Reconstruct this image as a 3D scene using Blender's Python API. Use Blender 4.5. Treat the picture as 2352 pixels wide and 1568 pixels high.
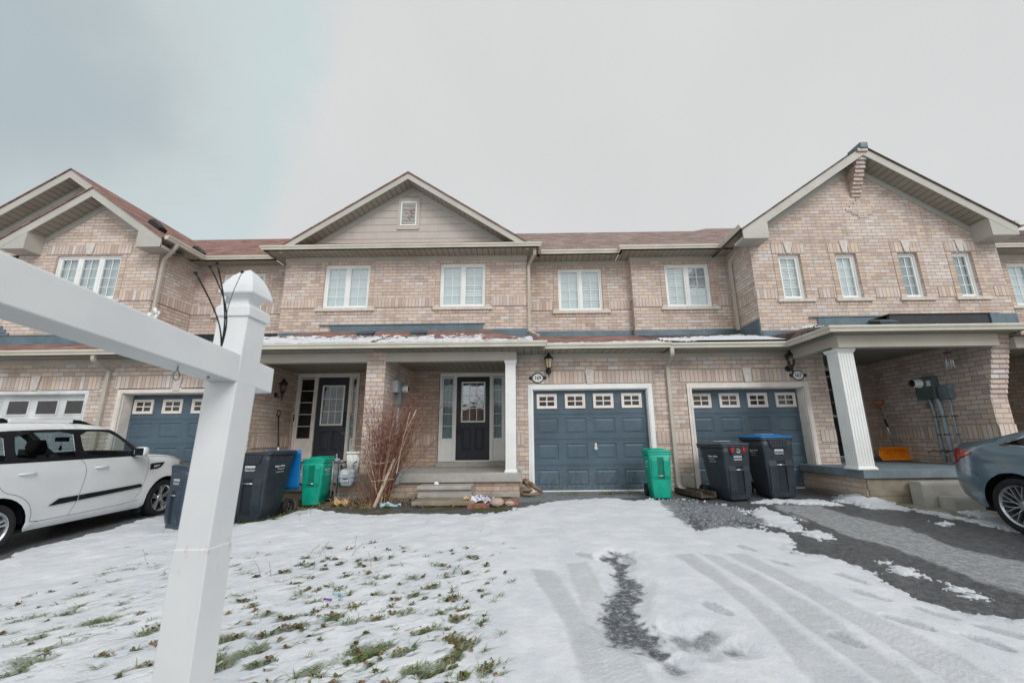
import bpy, bmesh, math, random
import numpy as np
from mathutils import Vector, Matrix, geometry
from math import sin, cos, radians, pi

for o in list(bpy.data.objects):
    bpy.data.objects.remove(o, do_unlink=True)
scene = bpy.context.scene
COL = scene.collection
random.seed(7)

# ------------------------------------------------------------------ camera
EYE = 1.086
def cam_axes(pitch, yaw, roll):
    cy, sy = cos(yaw), sin(yaw)
    Ry = np.array([[cy, -sy, 0], [sy, cy, 0], [0, 0, 1]])
    B = np.array([[1, 0, 0], [0, 0, -1], [0, 1, 0]])
    cp, sp = cos(pitch), sin(pitch)
    Rp = np.array([[1, 0, 0], [0, cp, sp], [0, -sp, cp]])
    cr, sr = cos(roll), sin(roll)
    Rr = np.array([[cr, -sr, 0], [sr, cr, 0], [0, 0, 1]])
    return Rr @ Rp @ B @ Ry
R_ = cam_axes(radians(13.05), radians(-.35), radians(-.63))
camd = bpy.data.cameras.new('camera')
cam = bpy.data.objects.new('camera', camd)
COL.objects.link(cam)
cam.matrix_world = Matrix([[R_[0][0], -R_[1][0], -R_[2][0], 0],
                           [R_[0][1], -R_[1][1], -R_[2][1], 0],
                           [R_[0][2], -R_[1][2], -R_[2][2], EYE],
                           [0, 0, 0, 1]])
camd.sensor_width = 36
camd.lens = 955 / 2352 * 36
camd.shift_x = -21 / 2352
camd.clip_start = .02
camd.clip_end = 2000
camd.dof.use_dof = True
camd.dof.focus_distance = 9.0
camd.dof.aperture_fstop = 4.5
scene.camera = cam

# ------------------------------------------------------------------ view
scene.render.engine = 'CYCLES'
scene.view_settings.view_transform = 'Standard'
scene.view_settings.look = 'None'
scene.view_settings.exposure = EXPOSURE = 0.0
scene.view_settings.gamma = 1.0
scene.cycles.max_bounces = 8
scene.cycles.transparent_max_bounces = 12

# ------------------------------------------------------------------ world (overcast, thin cloud over a Nishita sky)
FILL_EL, FILL_AZ = radians(38), radians(152)      # behind the camera, to the right
world = bpy.data.worlds.new('World')
scene.world = world
world.use_nodes = True
nt = world.node_tree
nt.nodes.clear()
def wn(t, **k):
    n = nt.nodes.new(t)
    for a, b in k.items(): setattr(n, a, b)
    return n
def wm(op, a, b=None, clamp=False):
    n = wn('ShaderNodeMath', operation=op, use_clamp=clamp)
    for i, v in enumerate((a, b)):
        if v is None: continue
        if isinstance(v, (int, float)): n.inputs[i].default_value = v
        else: nt.links.new(v, n.inputs[i])
    return n.outputs[0]
tc = wn('ShaderNodeTexCoord')
sky = wn('ShaderNodeTexSky', sky_type='NISHITA', sun_disc=False, sun_elevation=FILL_EL, sun_rotation=FILL_AZ)
skys = wn('ShaderNodeVectorMath', operation='SCALE'); skys.inputs['Scale'].default_value = .10
nt.links.new(sky.outputs[0], skys.inputs[0])
def wdot(v):
    n = wn('ShaderNodeVectorMath', operation='DOT_PRODUCT')
    nt.links.new(tc.outputs['Generated'], n.inputs[0]); n.inputs[1].default_value = v
    return n.outputs['Value']
noi = wn('ShaderNodeTexNoise'); noi.inputs['Scale'].default_value = 2.3; noi.inputs['Detail'].default_value = 5
nt.links.new(tc.outputs['Generated'], noi.inputs['Vector'])
def rampf(v, a, b):
    n = wn('ShaderNodeMapRange', interpolation_type='SMOOTHSTEP')
    nt.links.new(v, n.inputs['Value'])
    n.inputs['From Min'].default_value = a; n.inputs['From Max'].default_value = b
    return n.outputs[0]
dl = wdot(Vector((-.88, .19, .44)).normalized())
dn = wm('ADD', dl, wm('MULTIPLY', wm('SUBTRACT', noi.outputs[0], .5), .34))
m_cloud = rampf(dn, .77, .95)
m_teal = wm('MULTIPLY', rampf(dn, .72, .79), wm('SUBTRACT', 1.0, rampf(dn, .79, .93)))
def wmix(f, a, b):
    n = wn('ShaderNodeMix', data_type='RGBA')
    nt.links.new(f, n.inputs[0])
    for s, v in ((6, a), (7, b)):
        if isinstance(v, tuple): n.inputs[s].default_value = v + (1,)
        else: nt.links.new(v, n.inputs[s])
    return n.outputs[2]
deck = wmix(m_cloud, (.725, .728, .722), (.478, .555, .578))
deck = wmix(wm('MULTIPLY', m_teal, .75), deck, (.585, .705, .715))
noi2 = wn('ShaderNodeTexNoise'); noi2.inputs['Scale'].default_value = 3.5; noi2.inputs['Detail'].default_value = 4
nt.links.new(tc.outputs['Generated'], noi2.inputs['Vector'])
mul = wm('ADD', .94, wm('MULTIPLY', noi2.outputs[0], .12))
# unseen half of the sky behind the camera, brightened to light the house fronts
back = rampf(wdot((0, -1, 0)), -.05, .7)
mul = wm('MULTIPLY', mul, wm('ADD', 1.0, wm('MULTIPLY', back, .45)))
dk = wn('ShaderNodeVectorMath', operation='SCALE')
nt.links.new(deck, dk.inputs[0]); nt.links.new(mul, dk.inputs['Scale'])
fin = wn('ShaderNodeMix', data_type='RGBA'); fin.inputs[0].default_value = .93
nt.links.new(skys.outputs[0], fin.inputs[6]); nt.links.new(dk.outputs[0], fin.inputs[7])
bg = wn('ShaderNodeBackground'); bg.inputs['Strength'].default_value = 1.0
nt.links.new(fin.outputs[2], bg.inputs['Color'])
wo = wn('ShaderNodeOutputWorld'); nt.links.new(bg.outputs[0], wo.inputs[0])

sd = bpy.data.lights.new('front_fill', 'SUN'); sd.energy = 1.5; sd.angle = radians(28); sd.color = (1, .98, .955)  # extra soft light put in to brighten the house fronts
front_fill = bpy.data.objects.new('front_fill', sd); COL.objects.link(front_fill)
sdir = Vector((sin(FILL_AZ) * cos(FILL_EL), cos(FILL_AZ) * cos(FILL_EL), sin(FILL_EL)))   # towards the sun
front_fill.rotation_euler = sdir.to_track_quat('Z', 'Y').to_euler()

# ------------------------------------------------------------------ material helpers
def srgb(r, g, b):
    f = lambda c: (c / 255 / 12.92) if c <= 10 else ((c / 255 + .055) / 1.055) ** 2.4
    return (f(r), f(g), f(b))
class NT:
    def __init__(s, name):
        s.m = bpy.data.materials.new(name); s.m.use_nodes = True
        s.t = s.m.node_tree; s.p = s.t.nodes['Principled BSDF']; s.out = s.t.nodes['Material Output']
    def n(s, t, **k):
        x = s.t.nodes.new(t)
        for a, b in k.items(): setattr(x, a, b)
        return x
    def l(s, a, b): s.t.links.new(a, b)
    def set(s, n, i, v):
        if v is None: return
        if isinstance(v, tuple) and len(v) == 3 and n.inputs[i].type == 'RGBA': v = v + (1,)
        if isinstance(v, (int, float, tuple)): n.inputs[i].default_value = v
        else: s.l(v, n.inputs[i])
    def math(s, op, a, b=None, clamp=False):
        x = s.n('ShaderNodeMath', operation=op, use_clamp=clamp); s.set(x, 0, a); s.set(x, 1, b); return x.outputs[0]
    def mix(s, f, a, b, blend='MIX'):
        x = s.n('ShaderNodeMix', data_type='RGBA', blend_type=blend); s.set(x, 0, f); s.set(x, 6, a); s.set(x, 7, b); return x.outputs[2]
    def obj(s): return s.n('ShaderNodeTexCoord').outputs['Object']
    def uv(s): return s.n('ShaderNodeUVMap', uv_map='UVMap').outputs[0]
    def map(s, v, sc): 
        x = s.n('ShaderNodeMapping'); s.l(v, x.inputs[0]); x.inputs['Scale'].default_value = sc; return x.outputs[0]
    def noise(s, v, scale, detail=3, rough=.55):
        x = s.n('ShaderNodeTexNoise'); s.l(v, x.inputs['Vector']); x.inputs['Scale'].default_value = scale
        x.inputs['Detail'].default_value = detail; x.inputs['Roughness'].default_value = rough; return x.outputs[0]
    def rng(s, v, a, b, c=0., d=1., smooth=True):
        x = s.n('ShaderNodeMapRange', interpolation_type='SMOOTHSTEP' if smooth else 'LINEAR'); s.l(v, x.inputs[0])
        for i, q in enumerate((a, b, c, d)): x.inputs[i + 1].default_value = q
        return x.outputs[0]
    def bump(s, h, dist, strength=1.):
        x = s.n('ShaderNodeBump'); s.l(h, x.inputs['Height']); x.inputs['Distance'].default_value = dist
        x.inputs['Strength'].default_value = strength; s.l(x.outputs[0], s.p.inputs['Normal']); return x
    def ramp(s, v, stops, interp='LINEAR'):
        x = s.n('ShaderNodeValToRGB'); s.l(v, x.inputs[0]); r = x.color_ramp; r.interpolation = interp
        while len(r.elements) < len(stops): r.elements.new(.5)
        for e, (p, c) in zip(r.elements, stops): e.position = p; e.color = tuple(c) + (1,)
        return x.outputs[0]
MATS = {}
def plain(name, col, rough=.6, var=.12, vs=6., metal=0., bump=0., bs=60., spec=.4, coat=0.):
    """paint, plastic, metal: one colour with soft dirt variation and a fine bump"""
    if name in MATS: return MATS[name]
    t = NT(name); c = t.obj()
    n1 = t.noise(c, vs, 4)
    dark = tuple(x * (1 - var * 1.6) for x in col); lite = tuple(min(1, x * (1 + var)) for x in col)
    t.set(t.p, 'Base Color', t.mix(t.rng(n1, .3, .7), dark, lite))
    t.set(t.p, 'Roughness', t.rng(t.noise(c, vs * 3, 3), .3, .7, max(0, rough - .08), min(1, rough + .08)))
    t.p.inputs['Metallic'].default_value = metal
    t.p.inputs['Specular IOR Level'].default_value = spec
    t.p.inputs['Coat Weight'].default_value = coat
    if bump: t.bump(t.noise(c, bs, 3), bump)
    MATS[name] = t.m; return t.m

# brick: one palette, three layings (stretcher, soldier, stacked headers)
BR = [(.0, srgb(188, 167, 155)), (.16, srgb(212, 194, 180)), (.34, srgb(218, 200, 184)), (.50, srgb(201, 181, 168)),
      (.66, srgb(209, 197, 191)), (.82, srgb(181, 162, 153)), (.93, srgb(215, 208, 204))]
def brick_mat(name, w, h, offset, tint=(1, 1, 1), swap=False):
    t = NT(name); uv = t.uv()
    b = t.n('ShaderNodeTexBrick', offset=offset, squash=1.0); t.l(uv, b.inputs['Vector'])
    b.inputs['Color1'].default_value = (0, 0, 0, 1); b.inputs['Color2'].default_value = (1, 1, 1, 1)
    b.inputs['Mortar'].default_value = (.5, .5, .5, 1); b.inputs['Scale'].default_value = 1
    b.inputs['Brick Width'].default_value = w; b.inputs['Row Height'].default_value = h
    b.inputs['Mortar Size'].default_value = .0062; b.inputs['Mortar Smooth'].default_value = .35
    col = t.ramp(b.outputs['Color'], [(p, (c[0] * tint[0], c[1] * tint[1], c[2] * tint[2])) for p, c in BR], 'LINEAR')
    sm = t.map(uv, (1, 3.2, 1) if not swap else (1, 3.2, 1))
    n1 = t.noise(sm, 9, 4, .65)
    col = t.mix(t.math('MULTIPLY', t.rng(n1, .52, .72), .55), col, srgb(220, 210, 206))      # limey bloom on the face
    n2 = t.noise(uv, 1.3, 3)
    col = t.mix(t.math('MULTIPLY', t.rng(n2, .42, .72), .35), col, srgb(186, 164, 150))
    n3 = t.noise(uv, 70, 2)
    col = t.mix(t.math('MULTIPLY', t.rng(n3, .45, .75), .25), col, srgb(158, 138, 126))
    n5 = t.noise(t.map(uv, (2.2, .35, 1)), 1.7, 4, .6)
    col = t.mix(t.math('MULTIPLY', t.rng(n5, .50, .72), .38), col, srgb(150, 132, 118))           # damp streaks running down
    n6 = t.noise(t.map(uv, (1, .8, 1)), .55, 3); col = t.mix(t.math('MULTIPLY', t.rng(n6, .5, .68), .22), col, srgb(228, 222, 216))
    col = t.mix(b.outputs['Fac'], col, srgb(156, 145, 136))
    t.set(t.p, 'Base Color', col); t.p.inputs['Roughness'].default_value = .9; t.p.inputs['Specular IOR Level'].default_value = .2
    hgt = t.math('ADD', t.math('MULTIPLY', t.math('SUBTRACT', 1., b.outputs['Fac']), 1.), t.math('MULTIPLY', n3, .35))
    t.bump(hgt, .010, .9)
    return t.m
M_BRICK = brick_mat('brick', .243, .0895, .5)
M_SOLDIER = brick_mat('brick soldier', .262, .0895, 0)
M_STACK = brick_mat('brick header stack', .131, .0895, 0, (.98, .93, .87), True)
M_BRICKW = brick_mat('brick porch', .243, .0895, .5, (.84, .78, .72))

def soffit_mat(name, axis, col):
    t = NT(name); sx = t.n('ShaderNodeSeparateXYZ'); t.l(t.uv(), sx.inputs[0])
    f = t.math('FRACT', t.math('DIVIDE', sx.outputs[axis], .152))
    g = t.math('LESS_THAN', f, .09); n = t.noise(t.uv(), 2.5, 3)
    t.set(t.p, 'Base Color', t.mix(g, t.mix(t.rng(n, .3, .7), col, tuple(c * .86 for c in col)), tuple(c * .25 for c in col)))
    t.p.inputs['Roughness'].default_value = .55
    t.bump(t.math('SUBTRACT', 1., g), .006)
    return t.m
SOF = srgb(160, 155, 142)
M_SOFU = soffit_mat('soffit boards', 0, SOF); M_SOFV = soffit_mat('soffit boards across', 1, SOF)
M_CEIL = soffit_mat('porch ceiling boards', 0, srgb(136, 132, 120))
M_TRIM = plain('beige aluminium', srgb(184, 178, 166), .5, .05, 1.5, bump=.0006, bs=8)
M_GUT = plain('gutter aluminium', srgb(204, 200, 186), .42, .06, 2.0)
M_FASC = plain('fascia board', srgb(180, 178, 170), .5, .05, 1.2)
M_FLASH = plain('grey flashing', srgb(98, 116, 126), .5, .12, 3, metal=.2)
M_BLKFL = plain('black flashing', srgb(46, 50, 54), .5, .1, 3)
M_WHITE = plain('white vinyl', srgb(232, 234, 232), .35, .03, 3)
M_CREAM = plain('cream frame', srgb(224, 217, 210), .5, .06, 5)
M_STONE = plain('cast stone', srgb(206, 200, 193), .85, .08, 12, bump=.002, bs=90)
M_BLACKP = plain('black painted metal', srgb(28, 32, 36), .45, .15, 9)
M_DOOR = plain('door paint near black', srgb(42, 47, 56), .42, .08, 3)
M_RUBBER = plain('tyre rubber', srgb(34, 35, 37), .85, .2, 12, bump=.001, bs=80)
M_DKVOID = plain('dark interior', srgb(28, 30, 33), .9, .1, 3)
M_ALU = plain('silver alloy', srgb(190, 194, 198), .28, .08, 8, metal=.85)
M_CHROME = plain('chrome', srgb(200, 203, 206), .12, .03, 8, metal=1.)
M_BRASS = plain('worn brass', srgb(134, 94, 52), .4, .25, 20, metal=.6)
M_GALV = plain('galvanised pipe', srgb(138, 150, 158), .5, .18, 14, metal=.35)
M_PVCG = plain('grey pvc conduit', srgb(160, 176, 186), .5, .08, 6)

def concrete_mat(name, col, st=.5, bump=.003):
    t = NT(name); c = t.obj()
    n1 = t.noise(c, 3.2, 6, .65); n2 = t.noise(c, 45, 4); n3 = t.noise(c, 1.1, 3)
    k = t.mix(t.rng(n1, .35, .68), tuple(x * (1 - .38 * st) for x in col), col)
    k = t.mix(t.math('MULTIPLY', t.rng(n3, .5, .7), .5 * st), k, (col[0] * .62, col[1] * .56, col[2] * .46))
    k = t.mix(t.math('MULTIPLY', t.rng(n2, .55, .75), .4), k, tuple(x * .55 for x in col))
    t.set(t.p, 'Base Color', k); t.p.inputs['Roughness'].default_value = .9; t.p.inputs['Specular IOR Level'].default_value = .25
    t.bump(t.math('ADD', n2, t.math('MULTIPLY', n1, .6)), bump); return t.m
M_CONC = concrete_mat('concrete', srgb(178, 176, 170), .55)
M_CONCB = concrete_mat('painted blue grey concrete', srgb(128, 142, 150), .7)
M_CONCD = concrete_mat('dirty old concrete', srgb(158, 148, 132), 1.0, .006)
M_WALK = concrete_mat('sandy concrete walk', srgb(148, 138, 122), .8, .004)

def shingle_mat(name, c1, c2, c3):
    t = NT(name); uv = t.uv()
    b = t.n('ShaderNodeTexBrick', offset=.5); t.l(uv, b.inputs['Vector'])
    b.inputs['Color1'].default_value = (0, 0, 0, 1); b.inputs['Color2'].default_value = (1, 1, 1, 1); b.inputs['Mortar'].default_value = (0, 0, 0, 1)
    b.inputs['Scale'].default_value = 1; b.inputs['Brick Width'].default_value = .32; b.inputs['Row Height'].default_value = .14
    b.inputs['Mortar Size'].default_value = .0035; b.inputs['Mortar Smooth'].default_value = .3
    col = t.ramp(b.outputs['Color'], [(0, c1), (.5, c2), (1, c3)])
    n = t.noise(uv, 120, 2); n2 = t.noise(uv, 1.5, 4)
    col = t.mix(t.math('MULTIPLY', t.rng(n, .4, .7), .5), col, tuple(x * .5 for x in c1))
    col = t.mix(t.math('MULTIPLY', t.rng(n2, .45, .7), .4), col, tuple(x * .7 for x in c2))
    col = t.mix(b.outputs['Fac'], col, tuple(x * .2 for x in c1))
    t.set(t.p, 'Base Color', col); t.p.inputs['Roughness'].default_value = .95; t.p.inputs['Specular IOR Level'].default_value = .15
    sx = t.n('ShaderNodeSeparateXYZ'); t.l(uv, sx.inputs[0])
    saw = t.math('SUBTRACT', 1., t.math('FRACT', t.math('DIVIDE', sx.outputs[1], .14)))
    t.bump(t.math('ADD', saw, t.math('MULTIPLY', b.outputs['Color'], .4)), .012, .8)
    return t.m
M_SHING = shingle_mat('red brown shingle', srgb(120, 92, 86), srgb(152, 118, 110), srgb(168, 138, 130))
M_SHINGD = shingle_mat('dark brown shingle', srgb(78, 66, 64), srgb(104, 90, 86), srgb(126, 112, 106))

M_SHINGG = shingle_mat('hazed brown shingle', srgb(126, 107, 101), srgb(152, 132, 126), srgb(166, 150, 144))  # right-hand main roofs, greyed to put the haze into the colour
def siding_mat():
    t = NT('shake siding'); uv = t.uv()
    b = t.n('ShaderNodeTexBrick', offset=.37, offset_frequency=1); t.l(uv, b.inputs['Vector'])
    b.inputs['Color1'].default_value = (0, 0, 0, 1); b.inputs['Color2'].default_value = (1, 1, 1, 1); b.inputs['Scale'].default_value = 1
    b.inputs['Brick Width'].default_value = .11; b.inputs['Row Height'].default_value = .215; b.inputs['Mortar Size'].default_value = .0012
    c = srgb(188, 180, 172)
    col = t.mix(b.outputs['Color'], tuple(x * .93 for x in c), c)
    col = t.mix(t.math('MULTIPLY', b.outputs['Fac'], .3), col, tuple(x * .5 for x in c))
    sx = t.n('ShaderNodeSeparateXYZ'); t.l(uv, sx.inputs[0]); fr = t.math('FRACT', t.math('DIVIDE', sx.outputs[1], .215))
    line = t.math('LESS_THAN', fr, .06)
    col = t.mix(line, col, tuple(x * .42 for x in c))
    t.set(t.p, 'Base Color', col); t.p.inputs['Roughness'].default_value = .6
    t.bump(t.math('SUBTRACT', 1., fr), .015, .7); return t.m
M_SIDING = siding_mat()

def glass_mat(name, tint, refl=.12, rough=.02, behind=(1, 1, 1)):
    t = NT(name); t.t.nodes.remove(t.p)
    g = t.n('ShaderNodeBsdfGlossy'); g.inputs['Roughness'].default_value = rough; g.inputs['Color'].default_value = tint + (1,)
    n = t.noise(t.obj(), 3., 2); bu = t.n('ShaderNodeBump'); t.l(n, bu.inputs['Height']); bu.inputs['Distance'].default_value = .004; t.l(bu.outputs[0], g.inputs['Normal'])
    tr = t.n('ShaderNodeBsdfTransparent'); tr.inputs['Color'].default_value = behind + (1,)
    lw = t.n('ShaderNodeLayerWeight'); lw.inputs['Blend'].default_value = .5
    f = t.math('ADD', t.math('MULTIPLY', t.math('POWER', lw.outputs['Facing'], 4.), .9), refl + .03, True)
    mx = t.n('ShaderNodeMixShader'); t.l(f, mx.inputs[0]); t.l(tr.outputs[0], mx.inputs[1]); t.l(g.outputs[0], mx.inputs[2])
    t.l(mx.outputs[0], t.out.inputs[0]); return t.m
M_GLASS = glass_mat('house window glass', (.86, .93, .95), .22, .02, (.88, .94, .95))
M_GLASSR = glass_mat('reflecting door glass', (.80, .88, .94), .30, .02, (.6, .66, .7))
M_GLASSD = glass_mat('door glass', (.75, .82, .86), .05, .02, (.7, .78, .8))
M_CARGL = glass_mat('car glass', (.75, .85, .9), .03, .01, (.80, .86, .86))
M_CARGL2 = glass_mat('dark tinted car glass', (.6, .7, .75), .03, .01, (.30, .35, .38))
def blind_mat(name, c, pitch):
    t = NT(name); sx = t.n('ShaderNodeSeparateXYZ'); t.l(t.uv(), sx.inputs[0])
    fr = t.math('FRACT', t.math('DIVIDE', sx.outputs[1], pitch)); g = t.math('LESS_THAN', fr, .16)
    t.set(t.p, 'Base Color', t.mix(g, c, tuple(x * .62 for x in c))); t.p.inputs['Roughness'].default_value = .7; return t.m
M_BLIND = blind_mat('slatted blind', srgb(214, 220, 220), .05)
M_SHUT = blind_mat('louvred shutter', srgb(232, 236, 234), .075)
def curtain_mat():
    t = NT('sheer curtain'); v = t.map(t.uv(), (14, .6, 1)); n = t.noise(v, 1.0, 3)
    t.set(t.p, 'Base Color', t.mix(t.rng(n, .3, .7), srgb(150, 164, 168), srgb(196, 206, 206))); t.p.inputs['Roughness'].default_value = .9; return t.m
M_CURT = curtain_mat()

# ------------------------------------------------------------------ mesh builder
class MB:
    def __init__(s): s.v = []; s.f = []; s.uv = {}; s.mi = []; s.sm = []
    def vert(s, p): s.v.append(tuple(p)); return len(s.v) - 1
    def face(s, pts, mi=0, uv=None, smooth=False):
        i = len(s.v); s.v += [tuple(p) for p in pts]; s.f.append(tuple(range(i, i + len(pts)))); s.mi.append(mi); s.sm.append(smooth)
        if uv is not None: s.uv[len(s.f) - 1] = uv
    def quad(s, a, b, c, d, mi=0, uv=None): s.face((a, b, c, d), mi, uv)
    def box(s, x0, x1, y0, y1, z0, z1, mi=0, skip=''):
        P = lambda x, y, z: (x, y, z)
        if x0 > x1: x0, x1 = x1, x0
        if y0 > y1: y0, y1 = y1, y0
        if z0 > z1: z0, z1 = z1, z0
        if 'f' not in skip: s.quad(P(x0, y0, z0), P(x1, y0, z0), P(x1, y0, z1), P(x0, y0, z1), mi)
        if 'b' not in skip: s.quad(P(x1, y1, z0), P(x0, y1, z0), P(x0, y1, z1), P(x1, y1, z1), mi)
        if 'l' not in skip: s.quad(P(x0, y1, z0), P(x0, y0, z0), P(x0, y0, z1), P(x0, y1, z1), mi)
        if 'r' not in skip: s.quad(P(x1, y0, z0), P(x1, y1, z0), P(x1, y1, z1), P(x1, y0, z1), mi)
        if 't' not in skip: s.quad(P(x0, y0, z1), P(x1, y0, z1), P(x1, y1, z1), P(x0, y1, z1), mi)
        if 'd' not in skip: s.quad(P(x0, y1, z0), P(x1, y1, z0), P(x1, y0, z0), P(x0, y0, z0), mi)
    def prism(s, poly, axis, a, b, mi=0):
        """extrude a 2-D polygon; axis 'y': poly is (x,z); 'x': poly is (y,z); 'z': poly is (x,y)"""
        def P(p, t): return (p[0], t, p[1]) if axis == 'y' else ((t, p[0], p[1]) if axis == 'x' else (p[0], p[1], t))
        A = [P(p, a) for p in poly]; B = [P(p, b) for p in poly]; n = len(poly)
        s.face(A, mi); s.face(B[::-1], mi)
        for i in range(n):
            j = (i + 1) % n; s.face((A[j], A[i], B[i], B[j]), mi)
    def tube(s, pts, r, n=8, mi=0, caps=True, r2=None):
        pts = [Vector(p) for p in pts]; rings = []
        for i, p in enumerate(pts):
            d = (pts[min(i + 1, len(pts) - 1)] - pts[max(i - 1, 0)]).normalized()
            u = d.cross(Vector((0, 0, 1)))
            if u.length < .05: u = d.cross(Vector((0, 1, 0)))
            u.normalize(); w = d.cross(u)
            rr = r if r2 is None else r + (r2 - r) * i / max(1, len(pts) - 1)
            rings.append([s.vert(p + u * cos(2 * pi * k / n) * rr + w * sin(2 * pi * k / n) * rr) for k in range(n)])
        for a, b in zip(rings, rings[1:]):
            for k in range(n):
                s.f.append((a[k], a[(k + 1) % n], b[(k + 1) % n], b[k])); s.mi.append(mi); s.sm.append(n > 5)
        if caps:
            s.f.append(tuple(rings[0][::-1])); s.mi.append(mi); s.sm.append(False)
            s.f.append(tuple(rings[-1])); s.mi.append(mi); s.sm.append(False)
    def lathe(s, prof, c, axis='z', n=24, mi=0, smooth=True):
        c = Vector(c); rings = []
        for r, h in prof:
            ring = []
            for k in range(n):
                a = 2 * pi * k / n; q = (cos(a) * r, sin(a) * r)
                p = {'z': (q[0], q[1], h), 'x': (h, q[0], q[1]), 'y': (q[0], h, q[1])}[axis]
                ring.append(s.vert(c + Vector(p)))
            rings.append(ring)
        for a, b in zip(rings, rings[1:]):
            for k in range(n):
                s.f.append((a[k], a[(k + 1) % n], b[(k + 1) % n], b[k])); s.mi.append(mi); s.sm.append(smooth)
        return rings
    def rings(s, rings, mi=0, smooth=True, cap=True):
        R = [[s.vert(p) for p in r] for r in rings]; n = len(R[0])
        for a, b in zip(R, R[1:]):
            for k in range(n):
                s.f.append((a[k], a[(k + 1) % n], b[(k + 1) % n], b[k])); s.mi.append(mi); s.sm.append(smooth)
        if cap:
            s.f.append(tuple(R[0][::-1])); s.mi.append(mi); s.sm.append(False); s.f.append(tuple(R[-1])); s.mi.append(mi); s.sm.append(False)
    def build(s, name, mats, parent=None, weld=False, bevel=0, autouv=True, seg=2):
        me = bpy.data.meshes.new(name); me.from_pydata(s.v, [], s.f)
        if not isinstance(mats, (list, tuple)): mats = [mats]
        for m in mats: me.materials.append(m)
        me.polygons.foreach_set('material_index', s.mi); me.polygons.foreach_set('use_smooth', s.sm)
        if autouv:
            ul = me.uv_layers.new(name='UVMap'); Z = Vector((0, 0, 1))
            for p in me.polygons:
                if p.index in s.uv:
                    for li, q in zip(p.loop_indices, s.uv[p.index]): ul.data[li].uv = q
                    continue
                n = p.normal
                if abs(n.z) > .985: t, b = Vector((1, 0, 0)), Vector((0, 1, 0))
                else:
                    t = Z.cross(n); t.normalize()
                    if abs(t.x) > abs(t.y):
                        if t.x < 0: t = -t
                    elif t.y < 0: t = -t
                    b = n.cross(t)
                    if b.z < 0: b = -b
                for li in p.loop_indices:
                    co = me.vertices[me.loops[li].vertex_index].co; ul.data[li].uv = (co.dot(t), co.dot(b))
        if weld or bevel:
            bm = bmesh.new(); bm.from_mesh(me); bmesh.ops.remove_doubles(bm, verts=bm.verts, dist=1e-5)
            if weld != 'nonorm': bmesh.ops.recalc_face_normals(bm, faces=bm.faces)
            bm.to_mesh(me); bm.free()
        me.update()
        o = bpy.data.objects.new(name, me); COL.objects.link(o)
        if bevel:
            md = o.modifiers.new('bevel', 'BEVEL'); md.width = bevel; md.segments = seg; md.limit_method = 'ANGLE'; md.angle_limit = radians(35)
        if parent is not None: attach(o, parent)
        return o
ORIG = {}
def attach(o, parent):
    """parent keeping the world placement the mesh was built in"""
    o.parent = parent
    if parent.name in ORIG: o.matrix_parent_inverse = Matrix.Translation(ORIG[parent.name]).inverted()
def tag(o, label=None, cat=None, group=None, kind=None):
    if label: o['label'] = label
    if cat: o['category'] = cat
    if group: o['group'] = group
    if kind: o['kind'] = kind
    return o
def thing(name, label, cat, loc=(0, 0, 0), rotz=0, group=None, worldbuilt=False):
    o = bpy.data.objects.new(name, None); COL.objects.link(o); o.location = loc; o.rotation_euler = (0, 0, rotz)
    o.empty_display_size = .2
    if worldbuilt: ORIG[o.name] = loc
    return tag(o, label, cat, group)
def sub(o, parent):
    """parent a mesh to another mesh that shares its coordinates"""
    o.parent = parent
    o.matrix_parent_inverse = Matrix.Identity(4)
    return o
def copy_tree(o, parent=None):
    c = o.copy(); COL.objects.link(c)
    if parent is not None: c.parent = parent; c.matrix_parent_inverse = o.matrix_parent_inverse.copy()
    for ch in [x for x in bpy.data.objects if x.parent == o]: copy_tree(ch, c)
    return c
def rrect(w, d, r, z, n=4, cx=0, cy=0):
    pts = []
    for sx, sy, a0 in ((1, 1, 0), (-1, 1, 90), (-1, -1, 180), (1, -1, 270)):
        for k in range(n + 1):
            a = radians(a0 + 90 * k / n); pts.append((cx + sx * (w / 2 - r) + cos(a) * r, cy + sy * (d / 2 - r) + sin(a) * r, z))
    return pts
FONT_CACHE = {}
def text_mesh(name, s, size, mat, parent, loc, rot, extrude=.001, align='CENTER', sx=1., bold=0.):
    cu = bpy.data.curves.new('t', 'FONT'); cu.body = s; cu.size = size; cu.extrude = extrude; cu.align_x = align; cu.align_y = 'CENTER'
    cu.resolution_u = 3; cu.offset = bold
    to = bpy.data.objects.new('t', cu); COL.objects.link(to)
    dg = bpy.context.evaluated_depsgraph_get(); me = bpy.data.meshes.new_from_object(to.evaluated_get(dg))
    bpy.data.objects.remove(to); me.name = name
    me.transform(Matrix.Diagonal((sx, 1, 1, 1)))
    me.transform(Matrix.Translation(loc) @ rot)
    me.materials.clear(); me.materials.append(mat)
    o = bpy.data.objects.new(name, me); COL.objects.link(o)
    if parent is not None: attach(o, parent)
    return o
RX90 = Matrix.Rotation(pi / 2, 4, 'X')
# ================================================================== HOUSES
# x to the right, y away from the street, z up; z = 0 is the garage floor
ZS, ZG, ZUS = 2.87, 2.98, 5.93          # lower soffit, lower gutter top, upper soffit
def house(label, x):
    return thing('townhouse', label, 'townhouse', (x, 9, 0), group='brick townhouses of the terrace', worldbuilt=True)
H173 = house('leftmost brick townhouse with two overlapping gables, its white garage door behind the white car', -11.5)
H171 = house('brick townhouse behind the white signpost, its blue garage door half hidden and porch door dark', -6.)
H169 = house('middle brick townhouse numbered 169, under the right half of the siding gable', 0.)
H167 = house('brick townhouse numbered 167, with a white square column at its open porch', 5.5)
H165 = house('rightmost brick townhouse, behind the grey car, cut off by the picture edge', 11.)

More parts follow.
